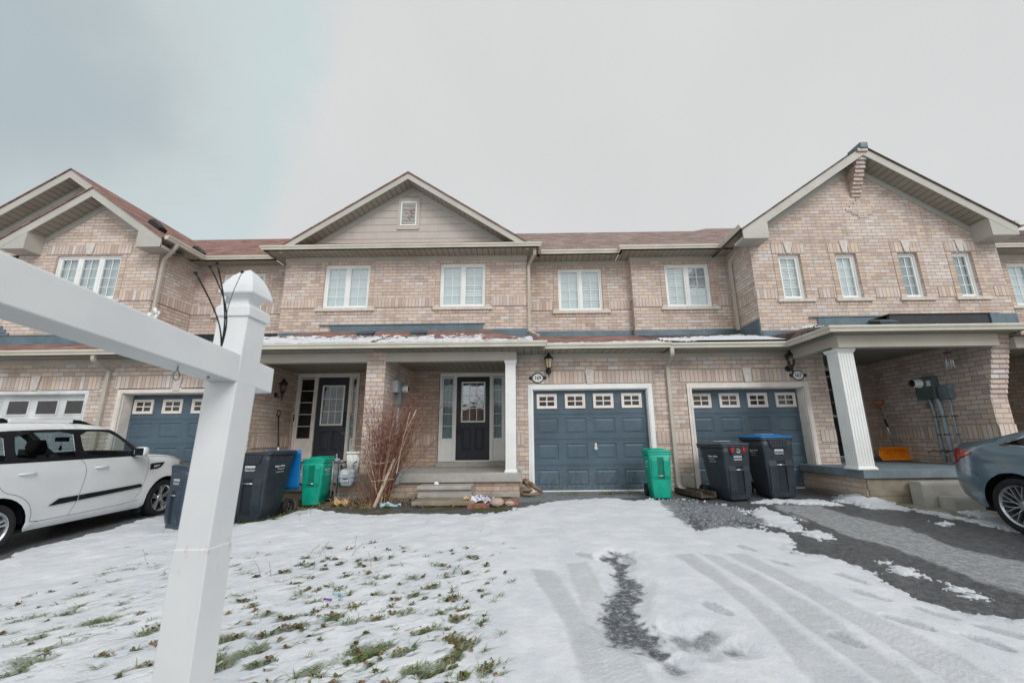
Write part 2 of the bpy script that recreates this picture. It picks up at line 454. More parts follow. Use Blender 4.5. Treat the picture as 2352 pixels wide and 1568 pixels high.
def wall_grid(mb, x0, x1, z0, z1, Y, holes=(), axis='y', reveal=.10, face=-1, mi=0):
    xs = sorted({x0, x1, *[h[0] for h in holes], *[h[1] for h in holes]}); zs = sorted({z0, z1, *[h[2] for h in holes], *[h[3] for h in holes]})
    xs = [x for x in xs if x0 - 1e-6 <= x <= x1 + 1e-6]; zs = [z for z in zs if z0 - 1e-6 <= z <= z1 + 1e-6]
    P = (lambda x, z, d=0: (x, Y + d, z)) if axis == 'y' else (lambda x, z, d=0: (Y + d, x, z))
    for a, b in zip(xs, xs[1:]):
        for c, d in zip(zs, zs[1:]):
            mx, mz = (a + b) / 2, (c + d) / 2
            if any(h[0] < mx < h[1] and h[2] < mz < h[3] for h in holes): continue
            q = (P(a, c), P(b, c), P(b, d), P(a, d)); mb.face(q if face < 0 else q[::-1], mi)
    for a, b, c, d in holes:
        mb.face((P(a, c), P(a, d), P(a, d, reveal), P(a, c, reveal)), mi); mb.face((P(b, c), P(b, c, reveal), P(b, d, reveal), P(b, d)), mi)
        mb.face((P(a, d), P(b, d), P(b, d, reveal), P(a, d, reveal)), mi); mb.face((P(a, c), P(a, c, reveal), P(b, c, reveal), P(b, c)), mi)

def soldier(H, x0, x1, z0, Y, h=.265, axis='y', name='soldier_course', d=.012, mat=None, face=-1):
    """a band of bricks standing on end, a little proud of the wall; u runs up the brick"""
    mb = MB(); hh = h
    f = lambda a, b: [(0, a), (0, b), (.262, b), (.262, a)]
    if axis == 'y':
        y = Y - d
        mb.face(((x0, y, z0), (x1, y, z0), (x1, y, z0 + hh), (x0, y, z0 + hh)), 0, f(x0, x1))
        mb.face(((x0, Y, z0), (x0, y, z0), (x0, y, z0 + hh), (x0, Y, z0 + hh)), 0, f(0, d)); mb.face(((x1, y, z0), (x1, Y, z0), (x1, Y, z0 + hh), (x1, y, z0 + hh)), 0, f(0, d))
        mb.face(((x0, y, z0 + hh), (x1, y, z0 + hh), (x1, Y, z0 + hh), (x0, Y, z0 + hh)), 0, f(0, d)); mb.face(((x0, y, z0), (x0, Y, z0), (x1, Y, z0), (x1, y, z0)), 0, f(0, d))
    else:
        X = Y + d * face
        mb.face(((X, x0, z0), (X, x1, z0), (X, x1, z0 + hh), (X, x0, z0 + hh)), 0, f(x0, x1))
        for z in (z0, z0 + hh): mb.face(((Y, x0, z), (Y, x1, z), (X, x1, z), (X, x0, z)), 0, f(0, d))
    return mb.build(name, mat or M_SOLDIER, H)
def stack(H, x0, x1, z0, z1, Y, d=.008):
    mb = MB(); y = Y - d
    f = [(0, z0), (.131, z0), (.131, z1), (0, z1)]
    mb.face(((x0, y, z0), (x1, y, z0), (x1, y, z1), (x0, y, z1)), 0, f)
    for x in (x0, x1): mb.face(((x, Y, z0), (x, y, z0), (x, y, z1), (x, Y, z1)), 0, f)
    return mb.build('brick_jamb', M_STACK, H)
def rowlock(H, x0, x1, z0, Y, h=.085):
    mb = MB(); y = Y - .008
    mb.face(((x0, y, z0), (x1, y, z0), (x1, y, z0 + h), (x0, y, z0 + h)), 0, [(0, x0), (0, x1), (.131, x1), (.131, x0)])
    for z in (z0, z0 + h): mb.face(((x0, Y, z), (x1, Y, z), (x1, y, z), (x0, y, z)), 0, [(0, x0), (0, x1), (.05, x1), (.05, x0)])
    return mb.build('rowlock_course', M_STACK, H)
def keystone(H, xc, z0, z1, wt, wb, Y, lab=None):
    mb = MB(); mb.prism([(xc - wb / 2, z0), (xc + wb / 2, z0), (xc + wt / 2, z1), (xc - wt / 2, z1)], 'y', Y - .03, Y)
    return mb.build('keystone', M_STONE, H, weld=True, bevel=.004)

def window(H, x0, x1, z0, z1, Y, sashes=2, grid=(2, 4), rec=.07, cover=(M_BLIND,), sill=True, jamb=True, head=True, sw=.17, top=True):
    """white vinyl window: outer frame and sashes in one frame mesh, a pane per sash, a blind or curtain behind each"""
    yf = Y + rec; mb = MB(); F = .045
    def ring(a, b, c, d, w, y0, y1):
        mb.box(a, b, y0, y1, d - w, d); mb.box(a, b, y0, y1, c, c + w); mb.box(a, a + w, y0, y1, c + w, d - w); mb.box(b - w, b, y0, y1, c + w, d - w)
    ring(x0, x1, z0, z1, F, yf - .03, yf + .06)
    n = sashes; iw = (x1 - x0 - 2 * F - (n - 1) * .05) / n; panes = []
    for i in range(n):
        a = x0 + F + i * (iw + .05); b = a + iw
        if i: mb.box(a - .05, a, yf - .022, yf + .06, z0 + F, z1 - F)
        ring(a, b, z0 + F, z1 - F, .042, yf - .008, yf + .04)
        a2, b2, c2, d2 = a + .042, b - .042, z0 + F + .042, z1 - F - .042
        for k in range(1, grid[0]):
            x = a2 + (b2 - a2) * k / grid[0]; mb.box(x - .008, x + .008, yf + .006, yf + .016, c2, d2)
        for k in range(1, grid[1]):
            z = c2 + (d2 - c2) * k / grid[1]; mb.box(a2, b2, yf + .007, yf + .0155, z - .0065, z + .0065)
        panes.append((a2, b2, c2, d2))
    w = mb.build('window', M_WHITE, H)
    for i, (a, b, c, d) in enumerate(panes):
        m = MB(); m.face(((a - .01, yf + .02, c - .01), (b + .01, yf + .02, c - .01), (b + .01, yf + .02, d + .01), (a - .01, yf + .02, d + .01)))
        sub(m.build('pane', M_GLASS), w)
        cm = cover[i % len(cover)]; m = MB()
        if cm is M_CURT:
            N = 24; xs = [a - .03 + (b - a + .06) * k / N for k in range(N + 1)]; yy = [yf + .10 + .018 * sin(k * 1.9) + .01 * sin(k * 4.1) for k in range(N + 1)]
            for k in range(N): m.face(((xs[k], yy[k], c - .03), (xs[k + 1], yy[k + 1], c - .03), (xs[k + 1], yy[k + 1], d + .03), (xs[k], yy[k], d + .03)))
            nm = 'curtain'
        else:
            if cm is M_SHUT:
                m.face(((a - .02, yf + .085, c - .02), (b + .02, yf + .085, c - .02), (b + .02, yf + .085, d + .02), (a - .02, yf + .085, d + .02)))
                z = c
                while z < d:
                    m.quad((a, yf + .06, z + .01), (b, yf + .06, z + .01), (b, yf + .082, z + .05), (a, yf + .082, z + .05)); z += .075
            else: m.face(((a - .02, yf + .07, c - .02), (b + .02, yf + .07, c - .02), (b + .02, yf + .07, d + .02), (a - .02, yf + .07, d + .02)))
            nm = 'blind'
        sub(m.build(nm, cm), w)
    if sill:
        m = MB(); m.box(x0 - sw, x1 + sw + .02, Y - .05, Y + .06, z0 - .088, z0 - .002); sub(m.build('window_sill', M_STONE, None, weld=True, bevel=.006), w)
        rowlock(H, x0 - sw + .06, x1 + sw - .06, z0 - .088 - .087, Y)
    if jamb:
        stack(H, x0 - .132, x0 - .002, z0, z1 + (.0 if head else .0), Y); stack(H, x1 + .002, x1 + .132, z0, z1, Y)
    if top: rowlock(H, x0 - .13, x1 + .13, z1 + .004, Y, .086)
    return w

def gutter(H, path, z, side, name='gutter'):
    """K-style gutter swept along a plan path; side = +1 keeps the outside on the right of travel"""
    prof = [(0, 0), (.075, 0), (.082, .012), (.084, .035), (.10, .062), (.112, .075), (.112, .108), (.102, .112), (.098, .1), (.0, .1)]
    n = len(path); rings = []
    for i, p in enumerate(path):
        p = Vector(p)
        d0 = (p - Vector(path[i - 1])).normalized() if i else None; d1 = (Vector(path[i + 1]) - p).normalized() if i < n - 1 else None
        nn = lambda d: Vector((d.y, -d.x)) * side
        if d0 is None: m = nn(d1)
        elif d1 is None: m = nn(d0)
        else:
            m = nn(d0) + nn(d1); m = m / (1 + nn(d0).dot(nn(d1)))
        rings.append([(p.x + m.x * o, p.y + m.y * o, z + h) for o, h in prof])
    mb = MB(); mb.rings(rings, 0, False, True)
    return mb.build(name, M_GUT, H)
def soffit(H, poly, z, mat=None, name='soffit'):
    mb = MB(); mb.face([(x, y, z) for x, y in poly]); return mb.build(name, mat or M_SOFU, H)
def board(H, x0, x1, y0, y1, z0, z1, name='frieze_board', mat=None, bev=.003):
    mb = MB(); mb.box(x0, x1, y0, y1, z0, z1); return mb.build(name, mat or M_TRIM, H, weld=True, bevel=bev)
def roof(H, polys, mat=None, name='roof', th=.03):
    mb = MB()
    for p in polys:
        p = [Vector(q) for q in p]; mb.face(p)
        nrm = (p[1] - p[0]).cross(p[2] - p[0]).normalized()
        if nrm.z < 0: nrm = -nrm
        lo = [q - Vector((0, 0, th)) for q in p]
        for i in range(len(p)):
            j = (i + 1) % len(p); mb.face((p[j], p[i], lo[i], lo[j]))
        mb.face(lo[::-1])
    return mb.build(name, mat or M_SHING, H)

def gable_side(H, xa, za, sgn, hw, sl, Yf, Yw, Yb, boxret=True, fw=.19, frieze=True, wallz=None, mat=None):
    """one slope of a gable roof: shingles, rake fascia, raked soffit, frieze on the wall, boxed eave return"""
    xe, ze = xa + sgn * hw, za - sl * hw
    ov = .03; xo, zo = xe + sgn * .03, ze - sl * .03
    mb = MB(); t = .035
    A = [(xa, Yf - ov, za + t), (xo, Yf - ov, zo + t), (xo, Yb, zo + t), (xa, Yb, za + t)]; B = [(x, y, z - t) for x, y, z in A]
    mb.face(A if sgn > 0 else A[::-1]); mb.face(B)
    mb.face((A[0], A[1], B[1], B[0])); mb.face((A[1], A[2], B[2], B[1]))
    mb.build('roof', mat or M_SHING, H)
    k = math.sqrt(1 + sl * sl)
    m = MB(); m.prism([(xa, za - .002), (xe, ze - .002), (xe, ze - fw * k), (xa, za - fw * k)], 'y', Yf, Yf + .025); m.build('rake_fascia', M_FASC, H, weld=True)
    d = fw * k - .03
    m = MB(); m.face(((xa, Yf + .026, za - d), (xe, Yf + .026, ze - d), (xe, Yw, ze - d), (xa, Yw, za - d))); m.build('raked_soffit', M_SOFV, H)
    if frieze:
        xs = xe - sgn * .3
        m = MB(); m.prism([(xa, za - d - .002), (xs, za - sl * abs(xs - xa) - d - .002), (xs, za - sl * abs(xs - xa) - d - .16), (xa, za - d - .17)], 'y', Yw - .022, Yw - .001); m.build('rake_frieze', M_FASC, H, weld=True)
    if boxret:
        x2 = xe - sgn * .62; m = MB()
        zz = lambda x: za - sl * abs(x - xa) - d
        zb = zz(xe) - .03
        m.prism([(xe, zb), (xe, zz(xe) + .03), (x2, zz(x2) + .03), (x2, zb)], 'y', Yf + .004, Yw - .002); m.build('eave_return', M_FASC, H, weld=True)

def downspout(H, pts, w=.075, d=.055, name='downspout', label=None):
    """rectangular pipe along a path"""
    mb = MB(); pts = [Vector(p) for p in pts]; rings = []
    # round the bends
    P = [pts[0]]
    for a, b, c in zip(pts, pts[1:], pts[2:]):
        d0, d1 = (a - b).normalized(), (c - b).normalized(); r = min(.07, (a - b).length / 2.2, (c - b).length / 2.2)
        for k in range(5):
            t = k / 4; P.append((b + d0 * r) * (1 - t) ** 2 + b * 2 * t * (1 - t) + (b + d1 * r) * t * t)
    P.append(pts[-1])
    for i, p in enumerate(P):
        dr = (P[min(i + 1, len(P) - 1)] - P[max(i - 1, 0)]).normalized()
        u = Vector((1, 0, 0)); u = (u - dr * u.dot(dr)).normalized(); v = dr.cross(u)
        rings.append([p + u * (sx * w / 2) + v * (sy * d / 2) for sx, sy in ((-1, -1), (-.82, -1), (.82, -1), (1, -1), (1, -.7), (1, 1), (-1, 1), (-1, -.7))])
    mb.rings(rings, 0, False, True)
    o = mb.build(name, M_TRIM, H)
    vert = [(a, b) for a, b in zip(pts, pts[1:]) if abs((b - a).normalized().z) > .95 and (b - a).length > .8]
    for a, b in vert:
        for f in (.08, .62, .93):
            q = a.lerp(b, f); m = MB(); m.box(q.x - w / 2 - .004, q.x + w / 2 + .004, q.y - d / 2 - .004, q.y + d / 2 + .02, q.z - .012, q.z + .012); sub(m.build('strap', M_TRIM), o)
    return o

def panel(mb, x0, x1, z0, z1, y, mi=0):
    """raised and fielded panel pressed into a door leaf"""
    a = [(x0, y, z0), (x1, y, z0), (x1, y, z1), (x0, y, z1)]
    def inset(k, dy): return [(x0 + k, y + dy, z0 + k), (x1 - k, y + dy, z0 + k), (x1 - k, y + dy, z1 - k), (x0 + k, y + dy, z1 - k)]
    seq = [a, inset(.012, .012), inset(.03, .012), inset(.055, .0015)]
    for p, q in zip(seq, seq[1:]):
        for i in range(4):
            j = (i + 1) % 4; mb.face((p[i], p[j], q[j], q[i]), mi)
    mb.face(seq[-1], mi)

def garage_paint(name, c):
    t = NT(name); v = t.obj(); n = t.noise(v, 1.8, 5, .6); n2 = t.noise(v, 14, 3)
    k = t.mix(t.rng(n, .35, .7), tuple(x * .82 for x in c), tuple(x * 1.12 for x in c))
    k = t.mix(t.math('MULTIPLY', t.rng(n2, .60, .72), .3), k, tuple(x * .75 for x in c))
    sx = t.n('ShaderNodeSeparateXYZ'); t.l(v, sx.inputs[0]); lo = t.rng(sx.outputs[2], .75, .0); k = t.mix(t.math('MULTIPLY', t.math('MULTIPLY', lo, t.rng(t.noise(t.map(v, (7, 7, 3)), 2.5, 5, .7), .42, .65)), .30), k, srgb(136, 142, 144))     # salt splash
    sp = t.noise(t.map(v, (90, 90, 12)), 1, 2); k = t.mix(t.math('MULTIPLY', t.rng(sp, .74, .8), .5), k, srgb(150, 160, 165))   # scuffs
    t.set(t.p, 'Base Color', k); t.p.inputs['Roughness'].default_value = .5; t.bump(n2, .0012); return t.m
M_GARB = garage_paint('slate blue garage paint', srgb(74, 94, 107))
M_GARW = garage_paint('white garage paint', srgb(218, 222, 222))

def garage_door(H, x0, x1, z1, Y, kind='blue', wins=None, z0=.0, handle=False, label=None):
    mb = MB(); mat = M_GARB if kind == 'blue' else M_GARW; rows = 4; rh = (z1 - z0) / rows; cw = (x1 - x0) / 4
    for r in range(rows):
        a, b = z0 + r * rh, z0 + (r + 1) * rh - .006
        if r == 3: holes = []
        else: holes = [(x0 + c * cw + .075, x0 + (c + 1) * cw - .075, a + .10, b - .09) for c in range(4)]
        wall_grid(mb, x0, x1, a, b, Y, holes, reveal=0)
        for h in holes: panel(mb, h[0], h[1], h[2], h[3], Y)
        # section joint: a dark groove with a small hood
        mb.face(((x0, Y, b), (x1, Y, b), (x1, Y + .012, b + .001), (x0, Y + .012, b + .001))); mb.face(((x0, Y + .012, b), (x1, Y + .012, b), (x1, Y + .012, b + .006), (x0, Y + .012, b + .006)))
        if r < 3: mb.box(x0, x1, Y - .006, Y + .01, b - .028, b - .010)
    g = mb.build('garage_door', mat, H)
    if label: g['label'] = label
    ww, wh, zc = (.435, .312, z0 + 3.5 * rh + .0) if kind == 'blue' else (.50, .34, z0 + 3.5 * rh - .02)
    xs = wins or [x0 + (i + .5) * cw for i in range(4)]
    for xc in xs:
        m = MB(); a, b, c, d = xc - ww / 2, xc + ww / 2, zc - wh / 2, zc + wh / 2
        if kind == 'blue':
            for i, (w, y0, y1) in enumerate(((.030, -.026, .0), (.028, -.018, .0))):
                o = .030 * i; A, B, C, D = a + o, b - o, c + o, d - o
                m.box(A, B, Y + y0, Y + y1, D - w, D); m.box(A, B, Y + y0, Y + y1, C, C + w); m.box(A, A + w, Y + y0, Y + y1, C + w, D - w); m.box(B - w, B, Y + y0, Y + y1, C + w, D - w)
            m.box(xc - .012, xc + .012, Y - .020, Y, c + .058, d - .058); m.box(a + .058, b - .058, Y - .019, Y - .001, zc - .012, zc + .012)
            fr = M_CREAM
        else:
            for A, B, C, D in ((a, b, d - .03, d), (a, b, c, c + .03), (a, a + .03, c + .03, d - .03), (b - .03, b, c + .03, d - .03)): m.box(A, B, Y - .014, Y, C, D)
            fr = M_GARW
        wo_ = m.build('garage_window', fr); sub(wo_, g)
        m = MB(); m.face(((a + .03, Y - .003, c + .03), (b - .03, Y - .003, c + .03), (b - .03, Y - .003, d - .03), (a + .03, Y - .003, d - .03)))
        sub(m.build('pane', M_PANEDK), wo_)
    m = MB(); m.box(x0, x1, Y - .012, Y + .02, z0 - .035, z0 + .022); sub(m.build('bottom_seal', M_WHITE if kind == 'blue' else M_GARW), g)
    if handle:
        m = MB(); m.box(1.475, 1.52, Y - .02, Y, .82, .96); m.box(1.462, 1.533, Y - .04, Y - .019, .845, .872); m.box(1.487, 1.508, Y - .035, Y - .019, .87, .94)
        sub(m.build('handle', M_CREAM, None, weld=True, bevel=.004), g)
    return g
t = NT('dark garage pane'); t.set(t.p, 'Base Color', t.mix(t.noise(t.obj(), 9, 3), srgb(30, 31, 34), srgb(66, 62, 64))); t.p.inputs['Roughness'].default_value = .08; M_PANEDK = t.m

def garage_trim(H, x0, x1, z1, yo, yi, w=.10, mat=None, z0=-.03):
    """jamb and head casing of a garage opening; x0..x1, z1 are the clear opening"""
    mat = mat or M_CREAM; m = MB()
    m.box(x0 - w, x0, yo, yo + .05, z0, z1 + w); m.box(x1, x1 + w, yo, yo + .05, z0, z1 + w); m.box(x0, x1, yo, yo + .05, z1, z1 + w)
    # stop moulding stepping back to the door
    m.box(x0 - .04, x0 + .012, yo + .05, yi, z0, z1); m.box(x1 - .012, x1 + .04, yo + .05, yi, z0, z1); m.box(x0 - .04, x1 + .04, yo + .05, yi, z1 - .02, z1 + .03)
    m.box(x0 - w * .45, x0 - w * .2, yo - .010, yo, z0, z1 + w * .45); m.box(x1 + w * .2, x1 + w * .45, yo - .010, yo, z0, z1 + w * .45)
    return m.build('garage_door_frame', mat, H)

def entry(H, x0, x1, z0, z1, Y, dx0, dx1, side=True, hand='L', gz=(1.52, 2.50), lab=None, frame=None, cover=None):
    """front door with sidelights: frame part, door > glazing, handle; sidelight > pane"""
    frame = frame or M_WHITE; f = .055; m = MB()
    m.box(x0, x1, Y - .03, Y + .08, z1 - f, z1); m.box(x0, x0 + f, Y - .03, Y + .08, z0, z1 - f); m.box(x1 - f, x1, Y - .03, Y + .08, z0, z1 - f)
    m.box(dx0 - .07, dx0, Y - .02, Y + .08, z0, z1 - f); m.box(dx1, dx1 + .07, Y - .02, Y + .08, z0, z1 - f); m.box(x0 + f, x1 - f, Y - .015, Y + .08, z1 - f - .045, z1 - f)
    m.box(dx0, dx1, Y - .02, Y + .08, z0 - .02, z0 + .025)
    m.build('door_frame', frame, H)
    # leaf
    d0, d1, zt, zb = dx0, dx1, z1 - f - .045, z0 + .03; yl = Y + .03; m = MB(); w = d1 - d0
    gx0, gx1 = d0 + .135, d1 - .135; p1, p2 = (d0 + .14, d0 + w / 2 - .045), (d0 + w / 2 + .045, d1 - .14)
    H_ = [(gx0, gx1, gz[0], gz[1]), (p1[0], p1[1], zb + .22, gz[0] - .16), (p2[0], p2[1], zb + .22, gz[0] - .16)]
    wall_grid(m, d0, d1, zb, zt, yl, H_, reveal=0)
    for h in H_[1:]: panel(m, *h, yl)
    door = m.build('front_door', M_DOOR, H)
    m = MB(); a, b, c, d = gx0 - .02, gx1 + .02, gz[0] - .02, gz[1] + .02
    for q in ((a, b, d - .035, d), (a, b, c, c + .035), (a, a + .035, c + .035, d - .035), (b - .035, b, c + .035, d - .035)): m.box(q[0], q[1], yl - .014, yl + .01, q[2], q[3])
    for k in (1, 2):
        x = a + .035 + (b - a - .07) * k / 3; m.box(x - .008, x + .008, yl - .008, yl + .01, c + .035, d - .035)
        z = c + .035 + (d - c - .07) * k / 3; m.box(a + .035, b - .035, yl - .0075, yl + .0095, z - .008, z + .008)
    gl = m.build('door_glazing_frame', M_WHITE); sub(gl, door)
    m = MB(); m.face(((gx0, yl + .004, gz[0]), (gx1, yl + .004, gz[0]), (gx1, yl + .004, gz[1]), (gx0, yl + .004, gz[1]))); sub(m.build('door_pane', M_GLASSR if H is H169 else M_GLASSD), door)
    m = MB(); hx = (d0 + .07) if hand == 'L' else (d1 - .07); hz = z0 + 1.02
    m.lathe([(0, -.012), (.032, -.012), (.034, 0)], (hx, yl, hz + .14), 'y', 14)
    m.box(hx - .017, hx + .017, yl - .008, yl, hz - .05, hz + .06)
    m.tube([(hx, yl - .012, hz + .03), (hx, yl - .05, hz + .0), (hx, yl - .055, hz - .1), (hx, yl - .012, hz - .19)], .010, 8)
    m.lathe([(0, -.03), (.012, -.03), (.02, -.008)], (hx, yl - .012, hz + .02), 'y', 12)
    if H is H169: mk = MB(); mk.box(hx - .035, hx + .035, yl - .05, yl - .012, hz - .36, hz - .25); mk.box(hx - .004, hx + .004, yl - .03, yl - .012, hz - .25, hz - .2); sub(mk.build('lock_box', M_BLACKP), door)
    sub(m.build('handle', M_BRASS if H is H169 else M_BLACKP, None), door)
    for a, b in ((x0 + f, dx0 - .07), (dx1 + .07, x1 - f)):
        if b - a < .06: continue
        m = MB(); zc = z0 + .52; c, d = zc, z1 - f - .06; e = .03
        m.box(a, b, Y + .01, Y + .05, z0, zc)
        for q in ((a, b, d - e, d), (a, b, c, c + e), (a, a + e, c + e, d - e), (b - e, b, c + e, d - e)): m.box(q[0], q[1], Y, Y + .05, q[2], q[3])
        for k in range(1, 5):
            z = c + e + (d - c - 2 * e) * k / 5; m.box(a + e, b - e, Y + .006, Y + .03, z - .008, z + .008)
        s = m.build('sidelight', frame, H)
        m = MB(); m.face(((a + e, Y + .02, c + e), (b - e, Y + .02, c + e), (b - e, Y + .02, d - e), (a + e, Y + .02, d - e))); sub(m.build('pane', M_GLASSD), s)
        if cover:
            m = MB(); N = 12
            for k in range(N):
                xa, xb = a + (b - a) * k / N, a + (b - a) * (k + 1) / N; ya, yb = Y + .09 + .012 * sin(k * 2.1), Y + .09 + .012 * sin((k + 1) * 2.1)
                m.face(((xa, ya, c), (xb, yb, c), (xb, yb, d), (xa, ya, d)))
            sub(m.build('curtain', cover), s)
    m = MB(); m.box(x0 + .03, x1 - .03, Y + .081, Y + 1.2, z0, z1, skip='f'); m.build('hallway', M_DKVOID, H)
    return door

# ------------------------------------------------------------------ planes
YG, YD, YC, YR1, YR2, YRG, YLG, YLR = 8.95, 10.5, 10.5, 10.97, 10.75, 9.60, 9.70, 10.97
ZT = ZUS          # top of the upper brick

# ---- 173: white garage, triple window, two overlapping gables
m = MB(); wall_grid(m, -16.5, -9.1, -.3, ZS, YG, [(-12.07, -9.43, -.3, 2.19)], reveal=.2)
wall_grid(m, -12.8, -9.2, 3.3, ZT, YLG, [(-11.80, -10.15, 4.55, 5.71)], reveal=.12)
m.face(((-12.8, YLG, ZT), (-9.2, YLG, ZT), (-10.86, YLG, ZT + 1.16)))
wall_grid(m, YLG, YLR, 3.3, ZT, -9.2, axis='x', face=-1)
wall_grid(m, -17, -12.8, 3.3, ZT, 10.1); wall_grid(m, YLG, 10.1, 3.3, ZT, -12.8, axis='x')
wall_173 = m.build('brick_wall', M_BRICK, H173)
m = MB(); m.face(((-15.3, 10.1, ZUS - .1), (-8.8, 10.1, ZUS - .1), (-12.05, 10.1, 8.15))); m.build('gable_siding', M_SIDING, H173)
window(H173, -11.80, -10.15, 4.55, 5.71, YLG, sashes=3, grid=(2, 4), cover=(M_CURT,), top=False)
soldier(H173, -12.1, -11.12, 5.735, YLG); soldier(H173, -10.88, -9.93, 5.735, YLG); keystone(H173, -11.0, 5.735, 6.04, .245, .14, YLG)
soldier(H173, -10.0, -9.2, 4.49, YLG); soldier(H173, -12.8, -12.0, 4.49, YLG); soldier(H173, YLG, YLR, 4.49, -9.2, axis='x', face=1)
gable_side(H173, -10.86, 7.37, 1, 2.0, .70, 9.30, YLG, 10.6); gable_side(H173, -10.86, 7.37, -1, 2.0, .70, 9.30, YLG, 10.6)
gable_side(H173, -12.05, 8.21, 1, 3.2, .70, 9.71, 10.1, 14.2, boxret=False); gable_side(H173, -12.05, 8.21, -1, 3.2, .70, 9.71, 10.1, 14.2)
m = MB(); m.box(-9.42, -9.18, YLG - .022, YLG + .0, 5.80, ZUS); m.box(-9.2, -9.176, YLG - .022, YLR, 5.80, ZUS); m.build('frieze_board', M_TRIM, H173); m = MB(); m.box(-12.82, -12.55, YLG - .022, YLG, 5.80, ZUS); m.build('frieze_board', M_TRIM, H173)
soffit(H173, [(-9.19, 9.33), (-8.80, 9.33), (-8.80, 10.60), (-9.19, 10.60)], ZUS, M_SOFV)
gutter(H173, [(-8.79, 9.30), (-8.79, 10.62)], ZUS, 1)
garage_door(H173, -12.02, -9.48, 2.13, YG + .14, 'white')
garage_trim(H173, -12.0, -9.5, 2.12, YG - .006, YG + .14, .07, M_GARW)
soldier(H173, -12.3, -10.78, 2.20, YG, .30); soldier(H173, -10.52, -9.2, 2.20, YG, .30); keystone(H173, -10.65, 2.20, 2.51, .20, .13, YG)
board(H173, -16.5, -9.1, YG - .022, YG, 2.755, ZS)
soffit(H173, [(-16.5, 8.42), (-9.1, 8.42), (-9.1, YG - .001), (-16.5, YG - .001)], ZS)
gutter(H173, [(-16.5, 8.52), (-9.1, 8.52)], ZS, 1)
roof(H173, [[(-16.5, 8.48, 2.97), (-9.1, 8.48, 2.97), (-9.1, YLG + .02, 3.42), (-16.5, YLG + .02, 3.42)], [(-9.19, YLG, 3.42), (-9.1, YLG, 3.42), (-9.1, YLR, 3.84), (-9.19, YLR, 3.84)]])
m = MB(); m.box(-12.7, -9.19, YLG - .03, YLG - .012, 3.40, 3.62); m.box(-12.75, -9.7, YLG - .045, YLG - .012, 3.62, 3.635)
for k in range(4): m.box(-12.78 - .1 * k, -12.5 - .1 * k, YLG - .028, YLG - .011, 3.60 + .09 * k, 3.70 + .09 * k)
m.box(-9.19, -9.17, YLG, YLR, 3.4, 3.95)
m.build('wall_flashing', M_FLASH, H173)
for y, z in ((9.35 + .45, 6.86), (10.6, 6.86)):
    pass
for (x, y) in ((-9.72, 10.0), (-9.35, 11.05)):
    z = 8.21 - .7 * (x + 12.05) + .035; m = MB(); c = [(-.16, -.12), (.16, -.12), (.16, .12), (-.16, .12)]
    k = .7
    lo = [(x + a, y + b, z - k * a + .0) for a, b in c]; hi = [(x + a * .95 + .06, y + b * .95, z - k * a + .09) for a, b in c]; tp = [(x + a * .55 + .07, y + b * .55, z - k * a + .11) for a, b in c]
    m.rings([lo, hi, tp], 0, False, True); m.build('roof_vent', M_BLACKP, H173)
downspout(H173, [(-8.73, 9.6, 5.94), (-8.73, 9.6, 5.84), (-9.1, 9.74, 5.58), (-9.13, 9.76, 5.4), (-9.13, 9.76, 3.5)])

# ---- 171: blue garage behind the post, left porch
m = MB(); wall_grid(m, -9.1, -5.83, -.3, ZS, YG, [(-8.80, -6.12, -.3, 2.18)], reveal=.3); m.build('brick_wall', M_BRICK, H171)
m = MB()
wall_grid(m, -9.2, -6.45, 3.5, ZT, YLR, [(-8.45, -7.27, 4.48, 5.71)])
wall_grid(m, -6.43, -3.06, 3.5, ZT, YC, [(-5.34, -4.12, 4.48, 5.71)]); wall_grid(m, YC, YLR, 3.5, ZT, -6.43, axis='x')
m.build('brick_wall', M_BRICK, H171)
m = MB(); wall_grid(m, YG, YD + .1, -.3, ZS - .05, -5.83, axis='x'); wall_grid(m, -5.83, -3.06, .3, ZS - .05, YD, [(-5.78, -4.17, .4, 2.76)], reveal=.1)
m.build('porch_wall', M_BRICKW, H171)
window(H171, -8.45, -7.27, 4.48, 5.71, YLR, cover=(M_BLIND, M_CURT)); window(H171, -5.34, -4.12, 4.48, 5.71, YC, cover=(M_BLIND,))
soldier(H171, -9.2, -8.6, 4.49, YLR); soldier(H171, -7.12, -6.45, 4.49, YLR); soldier(H171, -6.43, -5.50, 4.49, YC); soldier(H171, -3.96, -3.06, 4.49, YC)
soldier(H171, YG + .1, YD, .93, -5.83, axis='x', face=1, mat=M_SOLDIER)
board(H171, -9.18, -6.45, YLR - .022, YLR, 5.80, ZUS); board(H171, -6.45, -3.06, YC - .022, YC, 5.80, ZUS)
soffit(H171, [(-9.18, 10.52), (-6.8, 10.52), (-6.8, YLR), (-9.18, YLR)], ZUS)
soffit(H171, [(-6.78, 9.97), (-3.06, 9.97), (-3.06, YC), (-6.78, YC)], ZUS, name='soffit'); soffit(H171, [(-6.78, YC), (-6.43, YC), (-6.43, YLR), (-6.78, YLR)], ZUS, M_SOFV)
gutter(H171, [(-8.79, 10.62), (-6.78, 10.62)], ZUS, 1); gutter(H171, [(-6.74, 10.6), (-6.74, 10.04), (-3.06, 10.04)], ZUS, 1)
garage_door(H171, -8.74, -6.16, 2.11, YG + .27, 'blue')
garage_trim(H171, -8.70, -6.20, 2.12, YG + .0 - .012, YG + .27, .10)
soldier(H171, -8.9, -7.65, 2.20, YG, .30); soldier(H171, -7.42, -6.0, 2.20, YG, .30); keystone(H171, -7.535, 2.16, 2.47, .20, .13, YG)
board(H171, -9.1, -5.83, YG - .022, YG, 2.755, ZS)
soffit(H171, [(-9.1, 8.42), (-6.5, 8.42), (-6.5, YG - .001), (-9.1, YG - .001)], ZS)
